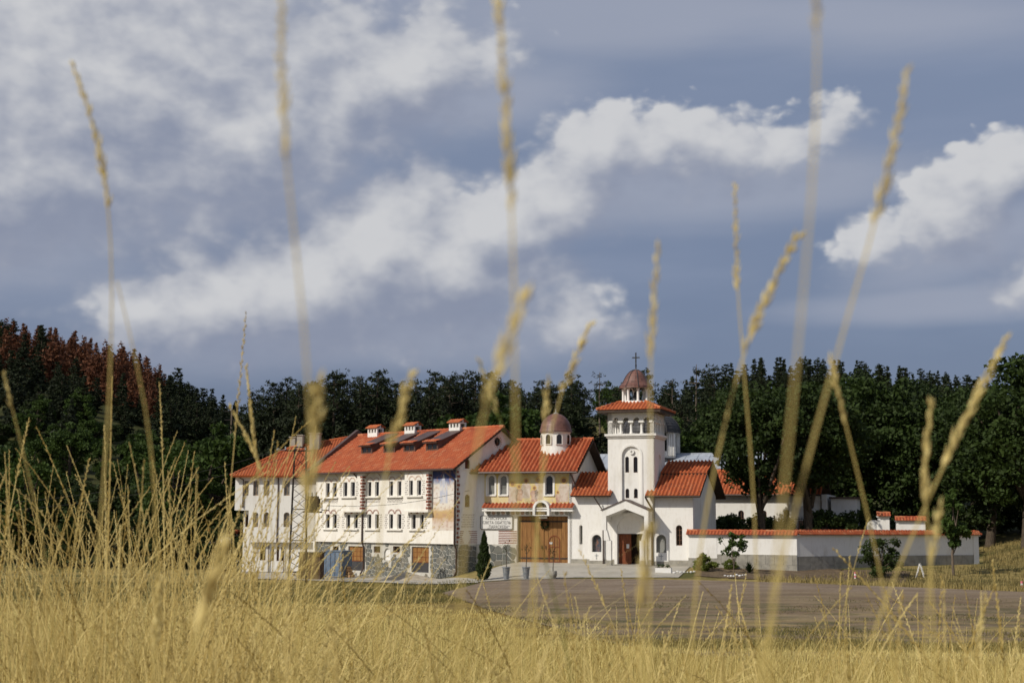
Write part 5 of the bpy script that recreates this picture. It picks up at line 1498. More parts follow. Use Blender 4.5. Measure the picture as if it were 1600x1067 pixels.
def conifer(seed, Ht, Rad, mleaf, base=.28, whorl=.75, tuft=.42, form='pine', dens=1.0, mbark='bark'):
    rs = np.random.RandomState(seed)
    tubes = [([(0, 0, -.4), (rs.normal() * .1, rs.normal() * .1, Ht * .5), (0, 0, Ht * .97)], [Ht * .017, Ht * .011, .03], 7)]
    C, T, Z, SZ = [], [], Ht * base, []
    while Z < Ht * .99:
        t = (Z - Ht * base) / (Ht * (1 - base))
        if form == 'pine': r = Rad * min(1, (t + .3) * 1.7) * (1 - t) ** .62 + .22
        else: r = Rad * (1 - t) ** 1.05 + .06
        nb = rs.randint(5, 8)
        a0 = rs.uniform(0, 6.28)
        for k in range(nb):
            L = r * rs.uniform(.55, 1.12)
            if form == 'pine' and rs.rand() < .14: continue
            an = a0 + 2 * math.pi * k / nb + rs.normal() * .25
            rise = (.22 if form == 'pine' else -.18 + .5 * t) * L * rs.uniform(.4, 1.5)
            tip = np.array([math.cos(an) * L, math.sin(an) * L, Z + rise])
            if L > .8 and rs.rand() < .5: tubes.append(([(0, 0, Z), tuple(tip * np.array([.6, .6, 1]) - np.array([0, 0, rise * .5])), tuple(tip)], [.05, .03, .012], 4))
            nt = max(2, int(L / .42 * dens))
            for j in range(nt):
                f = .3 + .7 * (j + rs.rand()) / nt
                p = np.array([math.cos(an) * L * f, math.sin(an) * L * f, Z + rise * f]) + rs.normal(0, .16, 3)
                m = int(9 * dens) + 3
                q = rs.normal(size=(m, 3)) * np.array([.30, .30, .20]) * (1.0 if form == 'pine' else .8)
                q *= 1.12 - .75 * t
                C.append(p + q); T.append(np.full(m, rs.uniform(.1, .9))); SZ.append(np.full(m, tuft * .62 * (1.12 - .6 * t)))
        Z += whorl * rs.uniform(.75, 1.2)
    C, T = np.concatenate(C), np.concatenate(T)
    return trunk_mesh('trunk', tubes, MT[mbark]), crown_mesh('crown', C, np.concatenate(SZ), LF[mleaf], rs, asp=.34, tone=T)

def joined(pair, name):
    """trunk and crown in one mesh, for trees too far off to show parts"""
    tr, cr = pair
    me = bpy.data.meshes.new(name)
    V, Fl, st, tot, mi, rn = [], [], [], [], [], []
    b = 0; ls = 0
    for k, q in enumerate((tr, cr)):
        n = len(q.vertices); v = np.empty(n * 3, np.float32); q.vertices.foreach_get('co', v); V.append(v)
        l = np.empty(len(q.loops), np.int32); q.loops.foreach_get('vertex_index', l); Fl.append(l + b)
        s = np.empty(len(q.polygons), np.int32); q.polygons.foreach_get('loop_start', s); st.append(s + ls)
        t = np.empty(len(q.polygons), np.int32); q.polygons.foreach_get('loop_total', t); tot.append(t)
        mi.append(np.full(len(q.polygons), k, np.int32))
        r = np.full(len(q.polygons), .5, np.float32)
        if 'rnd' in q.attributes: q.attributes['rnd'].data.foreach_get('value', r)
        rn.append(r); b += n; ls += len(l)
    V, Fl, st, tot, mi, rn = map(np.concatenate, (V, Fl, st, tot, mi, rn))
    me.vertices.add(b); me.vertices.foreach_set('co', V)
    me.loops.add(ls); me.loops.foreach_set('vertex_index', Fl)
    me.polygons.add(len(st)); me.polygons.foreach_set('loop_start', st); me.polygons.foreach_set('loop_total', tot); me.polygons.foreach_set('material_index', mi)
    me.update(calc_edges=True)
    a = me.attributes.new('rnd', 'FLOAT', 'FACE'); a.data.foreach_set('value', rn)
    me.materials.append(tr.materials[0]); me.materials.append(cr.materials[0])
    return me

def plant(name, pair, x, y, sc, rz, label, cat='tree', group=None, sz=None, dz=0.0):
    e = empty(name, (x, y, h1(x, y) - .05 + dz), rz); e.scale = (sc, sc, sz or sc)
    tag(e, label, cat, group)
    for nm, me in zip(('trunk', 'crown'), pair): mkobj(nm, me, e)
    return e

def plant_far(name, me, x, y, sc, rz, label, group, sz=None):
    o = mkobj(name, me); o.location = (x, y, h1(x, y) - .1); o.rotation_euler = (0, 0, rz); o.scale = (sc, sc, sz or sc)
    tag(o, label, 'tree', group); return o

RS = random.Random(17)
PINE = [conifer(100 + i, 14.5, 2.8 + .35 * (i % 3), 'pine', base=.24 + .05 * (i % 2), whorl=.66, dens=1.25) for i in range(5)]
OPEN_PINE = [conifer(140 + i, 11.0, 2.6, 'pine', base=.34, whorl=1.15, dens=.8, mbark='bark_pale') for i in range(3)]
FIR = [joined(conifer(120 + i, 12, 3.6 - .2 * i, 'pine' if i % 2 else 'fir', base=.08, whorl=.85, form='pine' if i % 2 else 'fir', dens=.8, tuft=.8), 'fir') for i in range(5)]
DEAD = [joined(conifer(130 + i, 12, 3.4, 'dead', base=.10, whorl=.85, form='pine' if i == 1 else 'fir', dens=.75, tuft=.8), 'dead_fir') for i in range(3)]
TALL_OAK = [broadleaf(210 + i, 15.5, 5.2, 125, 120, .20, 'oak', base=.40) for i in range(2)]
OAK = [broadleaf(200 + i, 15.5, 5.4, 120, 110, .21, 'oak', base=.16) for i in range(4)]
GREEN = [broadleaf(220 + i, 8.0, 3.2, 60, 100, .17, 'green', base=.12) for i in range(2)]
BUSH = [broadleaf(230 + i, 4.6, 2.9, 46, 110, .17, 'shrub', base=.02) for i in range(3)]

def atpx(px, Y): return (px - 800) / FPX * Y

# pine belt standing behind the monastery: (pixel column, distance, top pixel row)
PZ = lambda px, row: ('front row' if row == 0 else 'second row' if row == 1 else 'back row') + ' dark green pine rising behind the ' + ('annex house roof' if px < 500 else 'firewall and left dormers' if px < 600 else 'middle of the red roof' if px < 690 else 'gable of the white wing' if px < 790 else 'gatehouse roof' if px < 905 else 'bell tower')
belt = []
for row, Y in enumerate((146, 155, 165)):
    px = 392 + row * 9
    while px < 1000:
        belt.append((px + RS.uniform(-6, 6), Y + RS.uniform(-3, 3), row))
        px += RS.uniform(27, 38)
n = 0
for px, Y, row in belt:
    if 905 < px < 968: continue
    top = np.interp(px, [390, 420, 480, 520, 580, 640, 700, 740, 800, 860, 900, 970, 1010], [612, 600, 588, 576, 582, 590, 580, 572, 590, 598, 585, 594, 596]) + RS.uniform(-5, 14)
    x = atpx(px, Y); zt = CAM.z + (817 - top) / FPX * Y
    hh = zt - h1(x, Y)
    k = n % 5; n += 1
    plant('pine_tree', PINE[k], x, Y, max(.55, hh / 14.5) * RS.uniform(.92, 1.05), RS.uniform(0, 6.28), PZ(px, row), group='pines behind the monastery', sz=hh / 14.5)
def single(px, Y, top, pair, label, Href, wide=1.0, name='pine_tree'):
    x = atpx(px, Y); hh = CAM.z + (817 - top) / FPX * Y - h1(x, Y)
    plant(name, pair, x, Y, hh / Href * wide, RS.uniform(0, 6.28), label, sz=hh / Href)
single(893, 150, 578, PINE[0], 'tall broad pine just left of the bell tower', 14.5, 1.15)
single(848, 152, 586, PINE[2], 'tall pine behind the gatehouse dome', 14.5)
single(912, 160, 602, PINE[3], 'lower pine between the tall pine and the bell tower', 14.5)
single(1012, 170, 575, PINE[1], 'pine half hidden directly behind the tower lantern', 14.5, .8)
single(938, 250, 577, OPEN_PINE[0], 'lone pine with bare trunk on the dry meadow left of the lantern', 11.0, 1.0)
single(952, 256, 597, GREEN[0], 'round leafy tree beside the lone meadow pine', 8.0, .8, 'leafy_tree')
single(1052, 175, 586, OPEN_PINE[1], 'slim open crowned pine right of the bell tower', 11.0, .75)
single(1090, 180, 561, OPEN_PINE[2], 'tallest layered pine right of the bell tower', 11.0, .85)
single(1118, 190, 566, PINE[4], 'pine behind the tallest layered pine at the wood edge', 14.5)
single(1065, 168, 615, PINE[3], 'low dense pine under the slim open pine', 14.5, 1.2)
for px, Y, top, s in ((688, 128, 664, 1.0), (770, 132, 618, 1.1), (790, 134, 640, 1.0), (1062, 135, 655, .9)):
    single(px, Y, top, GREEN[int(px) % 2], {688: 'bright green bushy tree behind the roof vents', 770: 'bright green tree rising behind the wing gable', 790: 'bright green tree left of the gatehouse dome', 1062: 'green leafy tree behind the church drum'}[px], 8.0, s, 'leafy_tree')

# wooded hill on the left: firs with a brown stand, shrubs below; SKY_L is the tree line in the photograph
SKY_L = lambda px: np.interp(px, [-60, 0, 60, 130, 200, 235, 262, 300, 335, 380, 430], [488, 493, 506, 517, 530, 546, 562, 584, 604, 606, 600])
def far_tree(px, Y, kinds, sky, lab, grp, name, lo, hi, ref=12.0):
    x = atpx(px, Y); hmax = CAM.z + (815 - sky) / FPX * Y - h1(x, Y)
    hh = min(RS.uniform(lo, hi), hmax * RS.uniform(.88, 1.0))
    if hh < 3.0: return
    w = max(.45, min(1.0, hh / ref * RS.uniform(.95, 1.25)))
    plant_far(name, kinds[RS.randrange(len(kinds))], x, Y, w, RS.uniform(0, 6.28), lab, grp, sz=hh / ref)
for ri, Y in enumerate(np.linspace(186, 332, 13)):
    px = -60 + (ri % 2) * 12
    while px < 440:
        q = px + RS.uniform(-6, 6); y = Y + RS.uniform(-5, 5)
        low = Y < (206 if px < 150 else 238) and px < 350
        brown = px < 242 and Y > 250 and RS.random() < (.97 if px > 80 else .35 if px < 40 else .6)
        if brown: far_tree(q, y, DEAD, SKY_L(q), ('left end' if q < 110 else 'middle' if q < 180 else 'right end').join(('rust brown dead fir at the ', ' of the brown stand on the hill crest')), 'dead firs on the left hill', 'dead_fir', 6.5, 9.5)
        elif not low or RS.random() < .10: far_tree(q, y, FIR, SKY_L(q), 'dark green fir ' + ('at the left picture edge of the hill' if q < 60 else 'around the brown stand on the left hill' if q < 240 else 'where the left hill runs down to the annex') + (', on the crest' if Y > 275 else ', on the slope'), 'firs on the left hill', 'fir_tree', 6, 9.5)
        px += 3.5 / Y * FPX * RS.uniform(.8, 1.2)
for ri, Y in enumerate((128, 138, 150, 163, 176, 190, 204, 216)):
    px = -50 + 17 * (ri % 2)
    while px < 372:
        if not (295 < px < 340 and Y > 190):
            x = atpx(px + RS.uniform(-8, 8), Y)
            b = BUSH[RS.randrange(3)] if RS.random() < .62 else GREEN[RS.randrange(2)]
            s = RS.uniform(.8, 1.25) * (1.25 if Y < 150 else .95 if Y < 180 else .72)
            o = plant('shrub', b, x, Y + RS.uniform(-4, 4), s, RS.uniform(0, 6.28), ('nearest' if Y < 145 else 'lower slope' if Y < 170 else 'middle slope' if Y < 200 else 'upper slope') + ' rounded green shrub ' + ('at the left picture edge' if px < 90 else 'below the brown stand' if px < 235 else 'towards the annex house'), 'shrub', 'shrubs on the left slope')
        px += 4.6 / Y * FPX * RS.uniform(.8, 1.25)

# wooded ridge on the right
for ri, Y in enumerate((235, 255, 275, 295, 312)):
    px = 1040 + (ri % 2) * 10
    while px < 1640:
        far_tree(px, Y + RS.uniform(-5, 5), FIR, np.interp(px, [1040, 1100, 1180, 1260, 1340, 1450, 1530, 1600], [592, 570, 545, 548, 555, 568, 580, 588]), 'dark fir on the ridge behind the ' + ('church and tower side' if px < 1180 else 'courtyard oaks' if px < 1330 else 'gate pier' if px < 1460 else 'bank at the right edge') + (', on the skyline' if Y > 285 else ', below the skyline'), 'firs on the right ridge', 'fir_tree', 6.5, 10)
        px += 4.2 / Y * FPX * RS.uniform(.8, 1.25)

# oaks in and behind the courtyard: (pixel column, distance, top row, width factor)
oaks = [(1186, 111.5, 606, 1.0, 'large dark oak rising over the courtyard roof with its trunk before the windows'),
        (1266, 113, 592, 1.05, 'tall dark oak right of the courtyard building trunk against the store'),
        (1118, 138, 622, .9, 'dark oak behind the low entrance wing roof'),
        (1160, 142, 604, 1.05, 'dark oak behind the church roof'),
        (1235, 140, 594, 1.0, 'broad dark oak behind the courtyard oaks'),
        (1332, 132, 574, 1.1, 'broad dark oak right of the grey store'),
        (1405, 131, 590, 1.05, 'dark oak behind the white gate pier'),
        (1345, 148, 582, 1.1, 'dark oak in the second row behind the grey store'),
        (1475, 128, 606, 1.1, 'dark oak behind the young tree at the long wall'),
        (1540, 122, 594, 1.1, 'dark oak on the bank beyond the wall end'),
        (1598, 116, 548, 1.1, 'tall dark oak at the right edge of the picture'),
        (1440, 150, 598, 1.1, 'dark oak in the second row left of the bank'),
        (1520, 150, 600, 1.1, 'dark oak in the second row above the bank'),
        (1655, 124, 560, 1.1, 'dark oak just beyond the right edge of the picture')]
for i, (px, Y, top, wf, lb) in enumerate(oaks):
    single(px, Y, top, TALL_OAK[i] if i < 2 else OAK[i % 4], lb, 15.5, wf, 'oak_tree')
for i, (px, Y) in enumerate(((1296, 114), (1328, 117), (1350, 118), (1412, 116), (1465, 116), (1500, 124), (1555, 130), (1600, 128), (1430, 135), (1380, 138), (1310, 134))):
    plant('shrub', BUSH[i % 3], atpx(px, Y), Y, RS.uniform(.75, 1.0), RS.uniform(0, 6.28), 'dark green shrub under the oaks behind the long wall', 'shrub', 'shrubs under the oaks')
for i, (px, Y) in enumerate(((1120, 114), (1150, 112), (1170, 113.5), (1205, 114))):
    plant('garden_bush', BUSH[i % 3], atpx(px, Y), Y, .80, RS.uniform(0, 6.28), 'low leafy garden bush showing over the sunlit wall coping', 'bush', 'bushes behind the sunlit wall')

# planting in front of the walls
def on_ground(px, py): return ground_hit(px, py)
SAPL = broadleaf(301, 3.0, 1.05, 26, 30, .11, 'green', base=.34, mbark='bark_pale', tr=.45)
YOUNG = broadleaf(302, 6.0, 1.45, 34, 55, .16, 'green', base=.30, mbark='bark_pale', tr=.6)
HEDGE = broadleaf(303, 3.0, 1.7, 40, 70, .10, 'shrub', base=.02)
LOW = broadleaf(304, 1.2, 1.1, 30, 60, .09, 'lime', base=.02)
x, y = on_ground(1147, 898); plant('sapling', SAPL, x, y, 1.02, .4, 'small staked sapling with sparse leaves in the flower bed by the sunlit wall')
x, y = on_ground(1376, 903); plant('bush', HEDGE, x, y, 1.0, 1.0, 'loose green bush before the long wall', 'bush')
x, y = on_ground(1490, 899); plant('young_tree', YOUNG, x, y, 1.0, 2.0, 'young maple like tree with leaning trunk before the long wall end', 'tree')
x, y = on_ground(1101, 893); plant('flower_bush', LOW, x, y, 1.0, .3, 'yellow green leafy bush at the start of the flower bed', 'bush')
x, y = on_ground(1142, 890); plant('flower_bush', LOW, x, y, .62, 1.3, 'small yellow green bush under the staked sapling', 'bush')
x, y = on_ground(1223, 889); plant('flower_bush', LOW, x, y, .5, 2.3, 'smallest yellow green bush near the wall corner', 'bush')
def yucca(px, py, label):
    rs = np.random.RandomState(int(px)); x, y = on_ground(px, py); e = empty('yucca', (x, y, h1(x, y)), 0); tag(e, label, 'plant')
    for i in range(34):
        an, ti = rs.uniform(0, 6.28), rs.uniform(.15, 1.2); L = rs.uniform(.6, .95)
        d = Vector((math.cos(an) * math.sin(ti), math.sin(an) * math.sin(ti), math.cos(ti))); s = Vector((-math.sin(an), math.cos(an), 0)) * .03
        MB.ZB = 0; m = MB(); m.add([Vector((0, 0, .05)) - s, Vector((0, 0, .05)) + s, d * L * .6 + s * 1.2 + Vector((0, 0, .05)), d * L + Vector((0, 0, .0)), d * L * .6 - s * 1.2 + Vector((0, 0, .05))], [(0, 1, 2, 3, 4)], r=rs.rand())
        m.build('leaf', LF['shrub'], e)
yucca(1171, 896, 'spiky dark yucca in the flower bed')
# columnar cypress by the end wall, small cone at the entrance
def cypress(px, py, top, w, label, nm='cypress'):
    x, y = on_ground(px, py); hh = (py - top) / FPX * y
    rs = np.random.RandomState(int(px)); n = 5200 if hh > 2 else 1400
    z = rs.uniform(0, 1, n); rr = w * (np.minimum(1, z * 4 + .35)) * (1 - z) ** .75 * (rs.uniform(.55, 1.0, n) + .12 * np.sin(z * 30))
    an = rs.uniform(0, 6.28, n); C = np.stack([np.cos(an) * rr, np.sin(an) * rr, .12 + z * (hh - .12)], -1)
    e = empty(nm, (x, y, h1(x, y)), 0); tag(e, label, 'shrub')
    mkobj('trunk', trunk_mesh('trunk', [([(0, 0, -.1), (0, 0, hh * .6)], [.06, .02], 6)], MT['bark']), e)
    mkobj('crown', crown_mesh('crown', C, .09, LF['shrub'], rs, .4), e)
cypress(756, 907, 832, .62, 'tall pointed cypress before the striped end wall')
cypress(1054.5, 884, 868, .16, 'small cone shaped shrub right of the church porch', 'cone_shrub')

# ------------------------------------------------------------------ verge grass (uncountable)
def blades(name, xs, ys, hmin, hmax, wid, mleaf, seed, lean=.35, off=0.0, tone=None):
    rs = np.random.RandomState(seed); n = len(xs)
    base = np.stack([xs, ys, H(xs, ys) - .02 + off], -1)
    hh = rs.uniform(hmin, hmax, n)
    an = rs.uniform(0, 6.28, n); l = np.abs(rs.normal(0, lean, n)) * hh
    mid = base + np.stack([np.cos(an) * l * .3, np.sin(an) * l * .3, hh * .55], -1)
    tip = base + np.stack([np.cos(an) * l, np.sin(an) * l, hh], -1)
    bn = rs.uniform(0, 6.28, n); s = np.stack([np.cos(bn), np.sin(bn), np.zeros(n)], -1) * (wid if np.isscalar(wid) else wid[:, None])
    V = np.stack([base - s, base + s, mid + s * .7, tip, mid - s * .7], 1).reshape(-1, 3)
    i = np.arange(n)[:, None] * 5
    F = np.concatenate([i + np.array([[0, 1, 2, 4]])]); T = i + np.array([[4, 2, 3, 3]])
    # quads, with the tip quad degenerate-free as a triangle pair via a tiny offset
    V2 = np.concatenate([V, (tip + s * .05)])
    T = np.concatenate([i + 4, i + 2, 5 * n + np.arange(n)[:, None], i + 3], 1)
    r = rs.rand(n) if tone is None else np.clip(tone + rs.normal(0, .32, n), 0, 1)
    o = mkobj(name, np_mesh(name, V2, np.concatenate([F, T]), LF[mleaf], rnd=np.r_[r, r]))
    tag(o, kind='stuff'); return o

def in_poly(x, y, P):
    P = np.array(P); ins = np.zeros(len(x), bool); j = len(P) - 1
    for i in range(len(P)):
        c = ((P[i, 1] > y) != (P[j, 1] > y)) & (x < (P[j, 0] - P[i, 0]) * (y - P[i, 1]) / (P[j, 1] - P[i, 1] + 1e-12) + P[i, 0])
        ins ^= c; j = i
    return ins
LOTP = LOT_FAR + LOT_NEAR[::-1]
def scatter(n, y0, y1, seed, pxa=-40, pxb=1640, p=1.0):
    rs = np.random.RandomState(seed)
    y = y0 * (y1 / y0) ** (rs.rand(n) ** p)
    return (rs.uniform(pxa, pxb, n) - 800) / FPX * y, y, rs
# strip of dry grass along the far edge of the lot, bank on the right
vx, vy, rs = scatter(42000, 72, 122, 5, 1080, 1660)
far_y = np.interp(vx, [p[0] for p in LOT_FAR], [p[1] for p in LOT_FAR])
pxs = vx / vy * FPX + 800
wall_y = np.where(vx < 20.8, 96.0, 97.2 + (vx - 20.8) * .55)
keep = (vy > far_y + .15) & ((pxs > 1180) & (vy < wall_y - .2) & ((vy < far_y + 5) | (rs.rand(len(vx)) < .45)) | (pxs > 1530) & (vx > 35.3))
t = o = blades('verge_grass', vx[keep], vy[keep], .12, .42, .022, 'drygrass', 6, tone=np.where(vy[keep] < far_y[keep] + 4, .75, .38))
o['label'] = 'dry yellow grass strip along the far edge of the parking lot and up the bank'; o['category'] = 'grass'
vx, vy, rs = scatter(24000, 66, 104, 8, -40, 760)
pat = np.sin(vx * .33 + 1.2 * np.sin(vy * .3)) * np.sin(vy * .42 + np.sin(vx * .21))
keep = ~in_poly(vx, vy, LOTP) & (vy < 97 + rs.normal(0, 1, len(vx)))
o = blades('verge_grass', vx[keep], vy[keep], .06, .24, .022, 'greengrass', 9, tone=(.5 + .5 * pat)[keep])
o['label'] = 'patchy green and dry grass between the field and the monastery pavement'; o['category'] = 'grass'

# weeds and tufts on the bare lot
vx, vy, rs = scatter(60000, 33, 72, 12, 760, 1660)
pat = np.sin(vx * .45 + 1.6 * np.sin(vy * .28)) * np.sin(vy * .5 + 1.4 * np.sin(vx * .3)) + rs.normal(0, .25, len(vx))
keep = in_poly(vx, vy, LOTP) & (pat > np.interp(vy, [33, 42, 55, 72], [-.5, .10, .55, .92]))
o = blades('lot_weeds', vx[keep], vy[keep], .03, np.interp(vy[keep], [33, 48, 60], [.22, .15, .10]), .014, 'greengrass', 13, .8, .03, tone=np.interp(vy[keep], [33, 46, 60], [.9, .5, .2]))
o['label'] = 'sparse low weeds and dry tufts on the bare lot'; o['category'] = 'weeds'

# ------------------------------------------------------------------ small things around the buildings
def wall_sign():
    MB.ZB = 0
    x0, x1, z0, z1 = FG.rect(751, 802, 805, 827)
    c = FG.w((x0 + x1) / 2, -.03, z0)
    e = empty('wall_sign', c, -FG.alpha); tag(e, 'white signboard with dark rim and lettering left of the gate', 'sign')
    w, h = (x1 - x0) / 2, z1 - z0
    def rr(w, z0, z1, r, n=5):
        P = []
        for cx, cz, a in ((w - r, z0 + r, -90), (w - r, z1 - r, 0), (-w + r, z1 - r, 90), (-w + r, z0 + r, 180)):
            P += [(cx + r * math.cos(R(a + 90 * i / n)), cz + r * math.sin(R(a + 90 * i / n))) for i in range(n + 1)]
        return P
    MB().prism(rr(w, 0, h, .13), -.05, .02).build('board', MT['sign_white'], e)
    m = MB(); ringprism(m, rr(w, 0, h, .13), rr(w - .045, .045, h - .045, .09), -.058, -.051); m.build('rim', MT['letter'], e)
    for txt, zf, sz, dx, wd in (('КЛИСУРСКА', .69, .30, -.02, 1.55), ('СВЕТА ОБИТЕЛЬ', .39, .30, .02, 2.05), ('„ПАРАСКЕВА“', .07, .34, .16, 1.6)):
        cu = bpy.data.curves.new('lettering', 'FONT'); cu.body = txt; cu.size = sz; cu.align_x = 'CENTER'; cu.extrude = .003
        tmp = bpy.data.objects.new('lettering', cu); COL.objects.link(tmp)
        dg = bpy.context.evaluated_depsgraph_get()
        me = bpy.data.meshes.new_from_object(tmp.evaluated_get(dg)); bpy.data.objects.remove(tmp)
        me.materials.clear(); me.materials.append(MT['letter'])
        xs = [v.co.x for v in me.vertices]; k = wd / max(.1, max(xs) - min(xs)) * (w / 1.2)
        for v in me.vertices: v.co = (v.co.x * k + dx, -.056 - v.co.z, v.co.y + h * zf)
        tag(mkobj('lettering', me, e), kind='stuff')
wall_sign()

def wreath():
    x, z = FG.pix(851, 819, .1); c = FG.w(x, .12, z - .4)
    e = empty('wreath', c, -FG.alpha); tag(e, 'round green wreath hanging on the brown gate', 'wreath')
    rs = np.random.RandomState(2); n = 520; t = rs.uniform(0, 6.28, n)
    C = np.stack([np.cos(t) * .26, rs.normal(0, .03, n), .4 + np.sin(t) * .26], -1) + rs.normal(0, .045, (n, 3)) * np.array([1, .5, 1])
    mkobj('leaves', crown_mesh('leaves', C, .05, LF['oak'], rs), e)
    MB.ZB = 0
    MB().tube([(math.cos(a) * .26, 0, .4 + math.sin(a) * .26) for a in [2 * math.pi * i / 16 for i in range(17)]], .03, 6).build('ring', MT['bark'], e)
    MB().box(-.26, .26, -.05, -.02, .68, .74).build('ribbon', MT['brick_red'], e)
wreath()

def pot_sapling(px, py, top, w, kind, label):
    x, y = ground_hit(px, py); s = y / FPX
    hh = (py - top) * s; e = empty('potted_sapling', (x, y, h1(x, y) + .045), 0); tag(e, label, 'planter', 'potted saplings before the gate')
    MB.ZB = 0; r = w * s / 2
    if kind == 'bin': prof = [(r * .62, 0), (r * .66, .05), (r * .98, hh * .92), (r * 1.1, hh * .93), (r * 1.1, hh), (r * .95, hh), (r * .92, hh - .08)]
    else: prof = [(r * .6, 0), (r * .95, hh * .35), (r, hh * .7), (r * .9, hh), (r * .75, hh), (r * .72, hh - .06)]
    o = MB().lathe(prof, (0, 0, 0), 16).build('pot', MT['galv'] if kind == 'bin' else MT['grey_plinth'], e); smooth_angle(o)
    st = MB(); st.tube([(0, 0, hh - .1), (.02, 0, hh + .7), (-.02, .02, hh + 1.4)], [.03, .025, .012], 6)
    for k in range(5):
        a = k * 1.3; st.tube([(0, 0, hh + .8 + k * .1), (math.cos(a) * .25, math.sin(a) * .25, hh + 1.15 + k * .1)], [.012, .005], 4)
    st.build('stem', MT['bark'], e)
    rs = np.random.RandomState(int(px)); C = rs.normal(0, 1, (60, 3)) * np.array([.18, .18, .22]) + np.array([0, 0, hh + 1.25])
    mkobj('leaves', crown_mesh('leaves', C, .05, LF['oak'], rs), e)
pot_sapling(791, 906, 887, 12, 'bin', 'tapered grey metal planter with bare sapling nearest the cypress')
pot_sapling(822, 905, 887, 12, 'bin', 'tapered grey metal planter with bare sapling before the middle of the gate')
pot_sapling(864, 904, 893, 13, 'stone', 'squat stone pot with thin sapling before the wicket door')

def box_thing(name, cat, label, px, py, wpx, hpx, dep, mt, alpha=0, lid=None, legs=False):
    x, y = ground_hit(px, py); s = y / FPX; w, hh = wpx * s, hpx * s
    e = empty(name, (x, y, h1(x, y) + .03), -R(alpha)); tag(e, label, cat); MB.ZB = 0
    MB().box(-w / 2, w / 2, 0, dep, .12 if legs else 0, hh).build('body', mt, e)
    for i in range(4):
        xx = -w / 2 + w * (i + .5) / 4; MB().box(xx - .03, xx + .03, -.04, -.002, .14, hh - .1).build('stiffener', mt, e)
    MB().box(-w / 2 - .06, w / 2 + .06, -.06, dep + .06, hh + .002, hh + .09).build('lid' if lid else 'rim', lid or mt, e)
    if legs:
        for xx in (-w / 2 + .1, w / 2 - .1):
            MB().lathe([(.09, -.04), (.09, .04)], (xx, .1, .09), 10).build('wheel', MT['iron'], e)
    return e
box_thing('waste_container', 'container', 'faded blue steel waste container against the stone ground floor', 519, 903, 37, 40, 1.2, MT['blue'], 35, legs=True)
box_thing('metal_cabinet', 'cabinet', 'rusty brown sheet cabinet at the foot of the pylon', 483, 906, 34, 40, 1.0, MT['rust'], 10, lid=MT['steel'])

def firewood():
    x, y = ground_hit(543, 903); e = empty('log_pile', (x, y, h1(x, y) + .05), R(-35)); tag(e, 'small heap of split logs beside the blue container', 'logs'); MB.ZB = 0
    rs = random.Random(6); m = mat('split_log', (.45, .28, .14), .9, (.25, .15, .08), 6)
    for r in range(4):
        for i in range(4 - r):
            xx = (i - (3 - r) / 2) * .24; zz = .12 + r * .21
            MB().tube([(xx, -.25 + rs.uniform(-.05, .05), zz), (xx + rs.uniform(-.03, .03), .3, zz)], .115, 7).build('log', m, e)
firewood()

def sand_heap():
    x, y = ground_hit(640, 907); rs = np.random.RandomState(4)
    V, F = [], []; n, m = 28, 8
    for i in range(m + 1):
        f = i / m
        for j in range(n):
            a = 2 * math.pi * j / n; r = f * (1 + .10 * math.sin(3 * a + 1) + .06 * rs.normal())
            V.append((x + 2.3 * r * math.cos(a) - .3, y + 1.0 * r * math.sin(a), 0.0)); V[-1] = (V[-1][0], V[-1][1], h1(V[-1][0], V[-1][1]) + .04 + .62 * max(0, 1 - f) ** 1.15 + .015 * rs.normal() * (f < 1))
    for i in range(m):
        for j in range(n): F.append((i * n + j, i * n + (j + 1) % n, (i + 1) * n + (j + 1) % n, (i + 1) * n + j))
    o = mkobj('sand_heap', np_mesh('sand_heap', V, F, mat('sand', (.44, .38, .29), .95, (.34, .29, .22), 3, bump=.4, bscale=10), smooth=True)); tag(o, 'low pale heap of sand on the pavement before the right hand stone floor door', 'heap')
sand_heap()

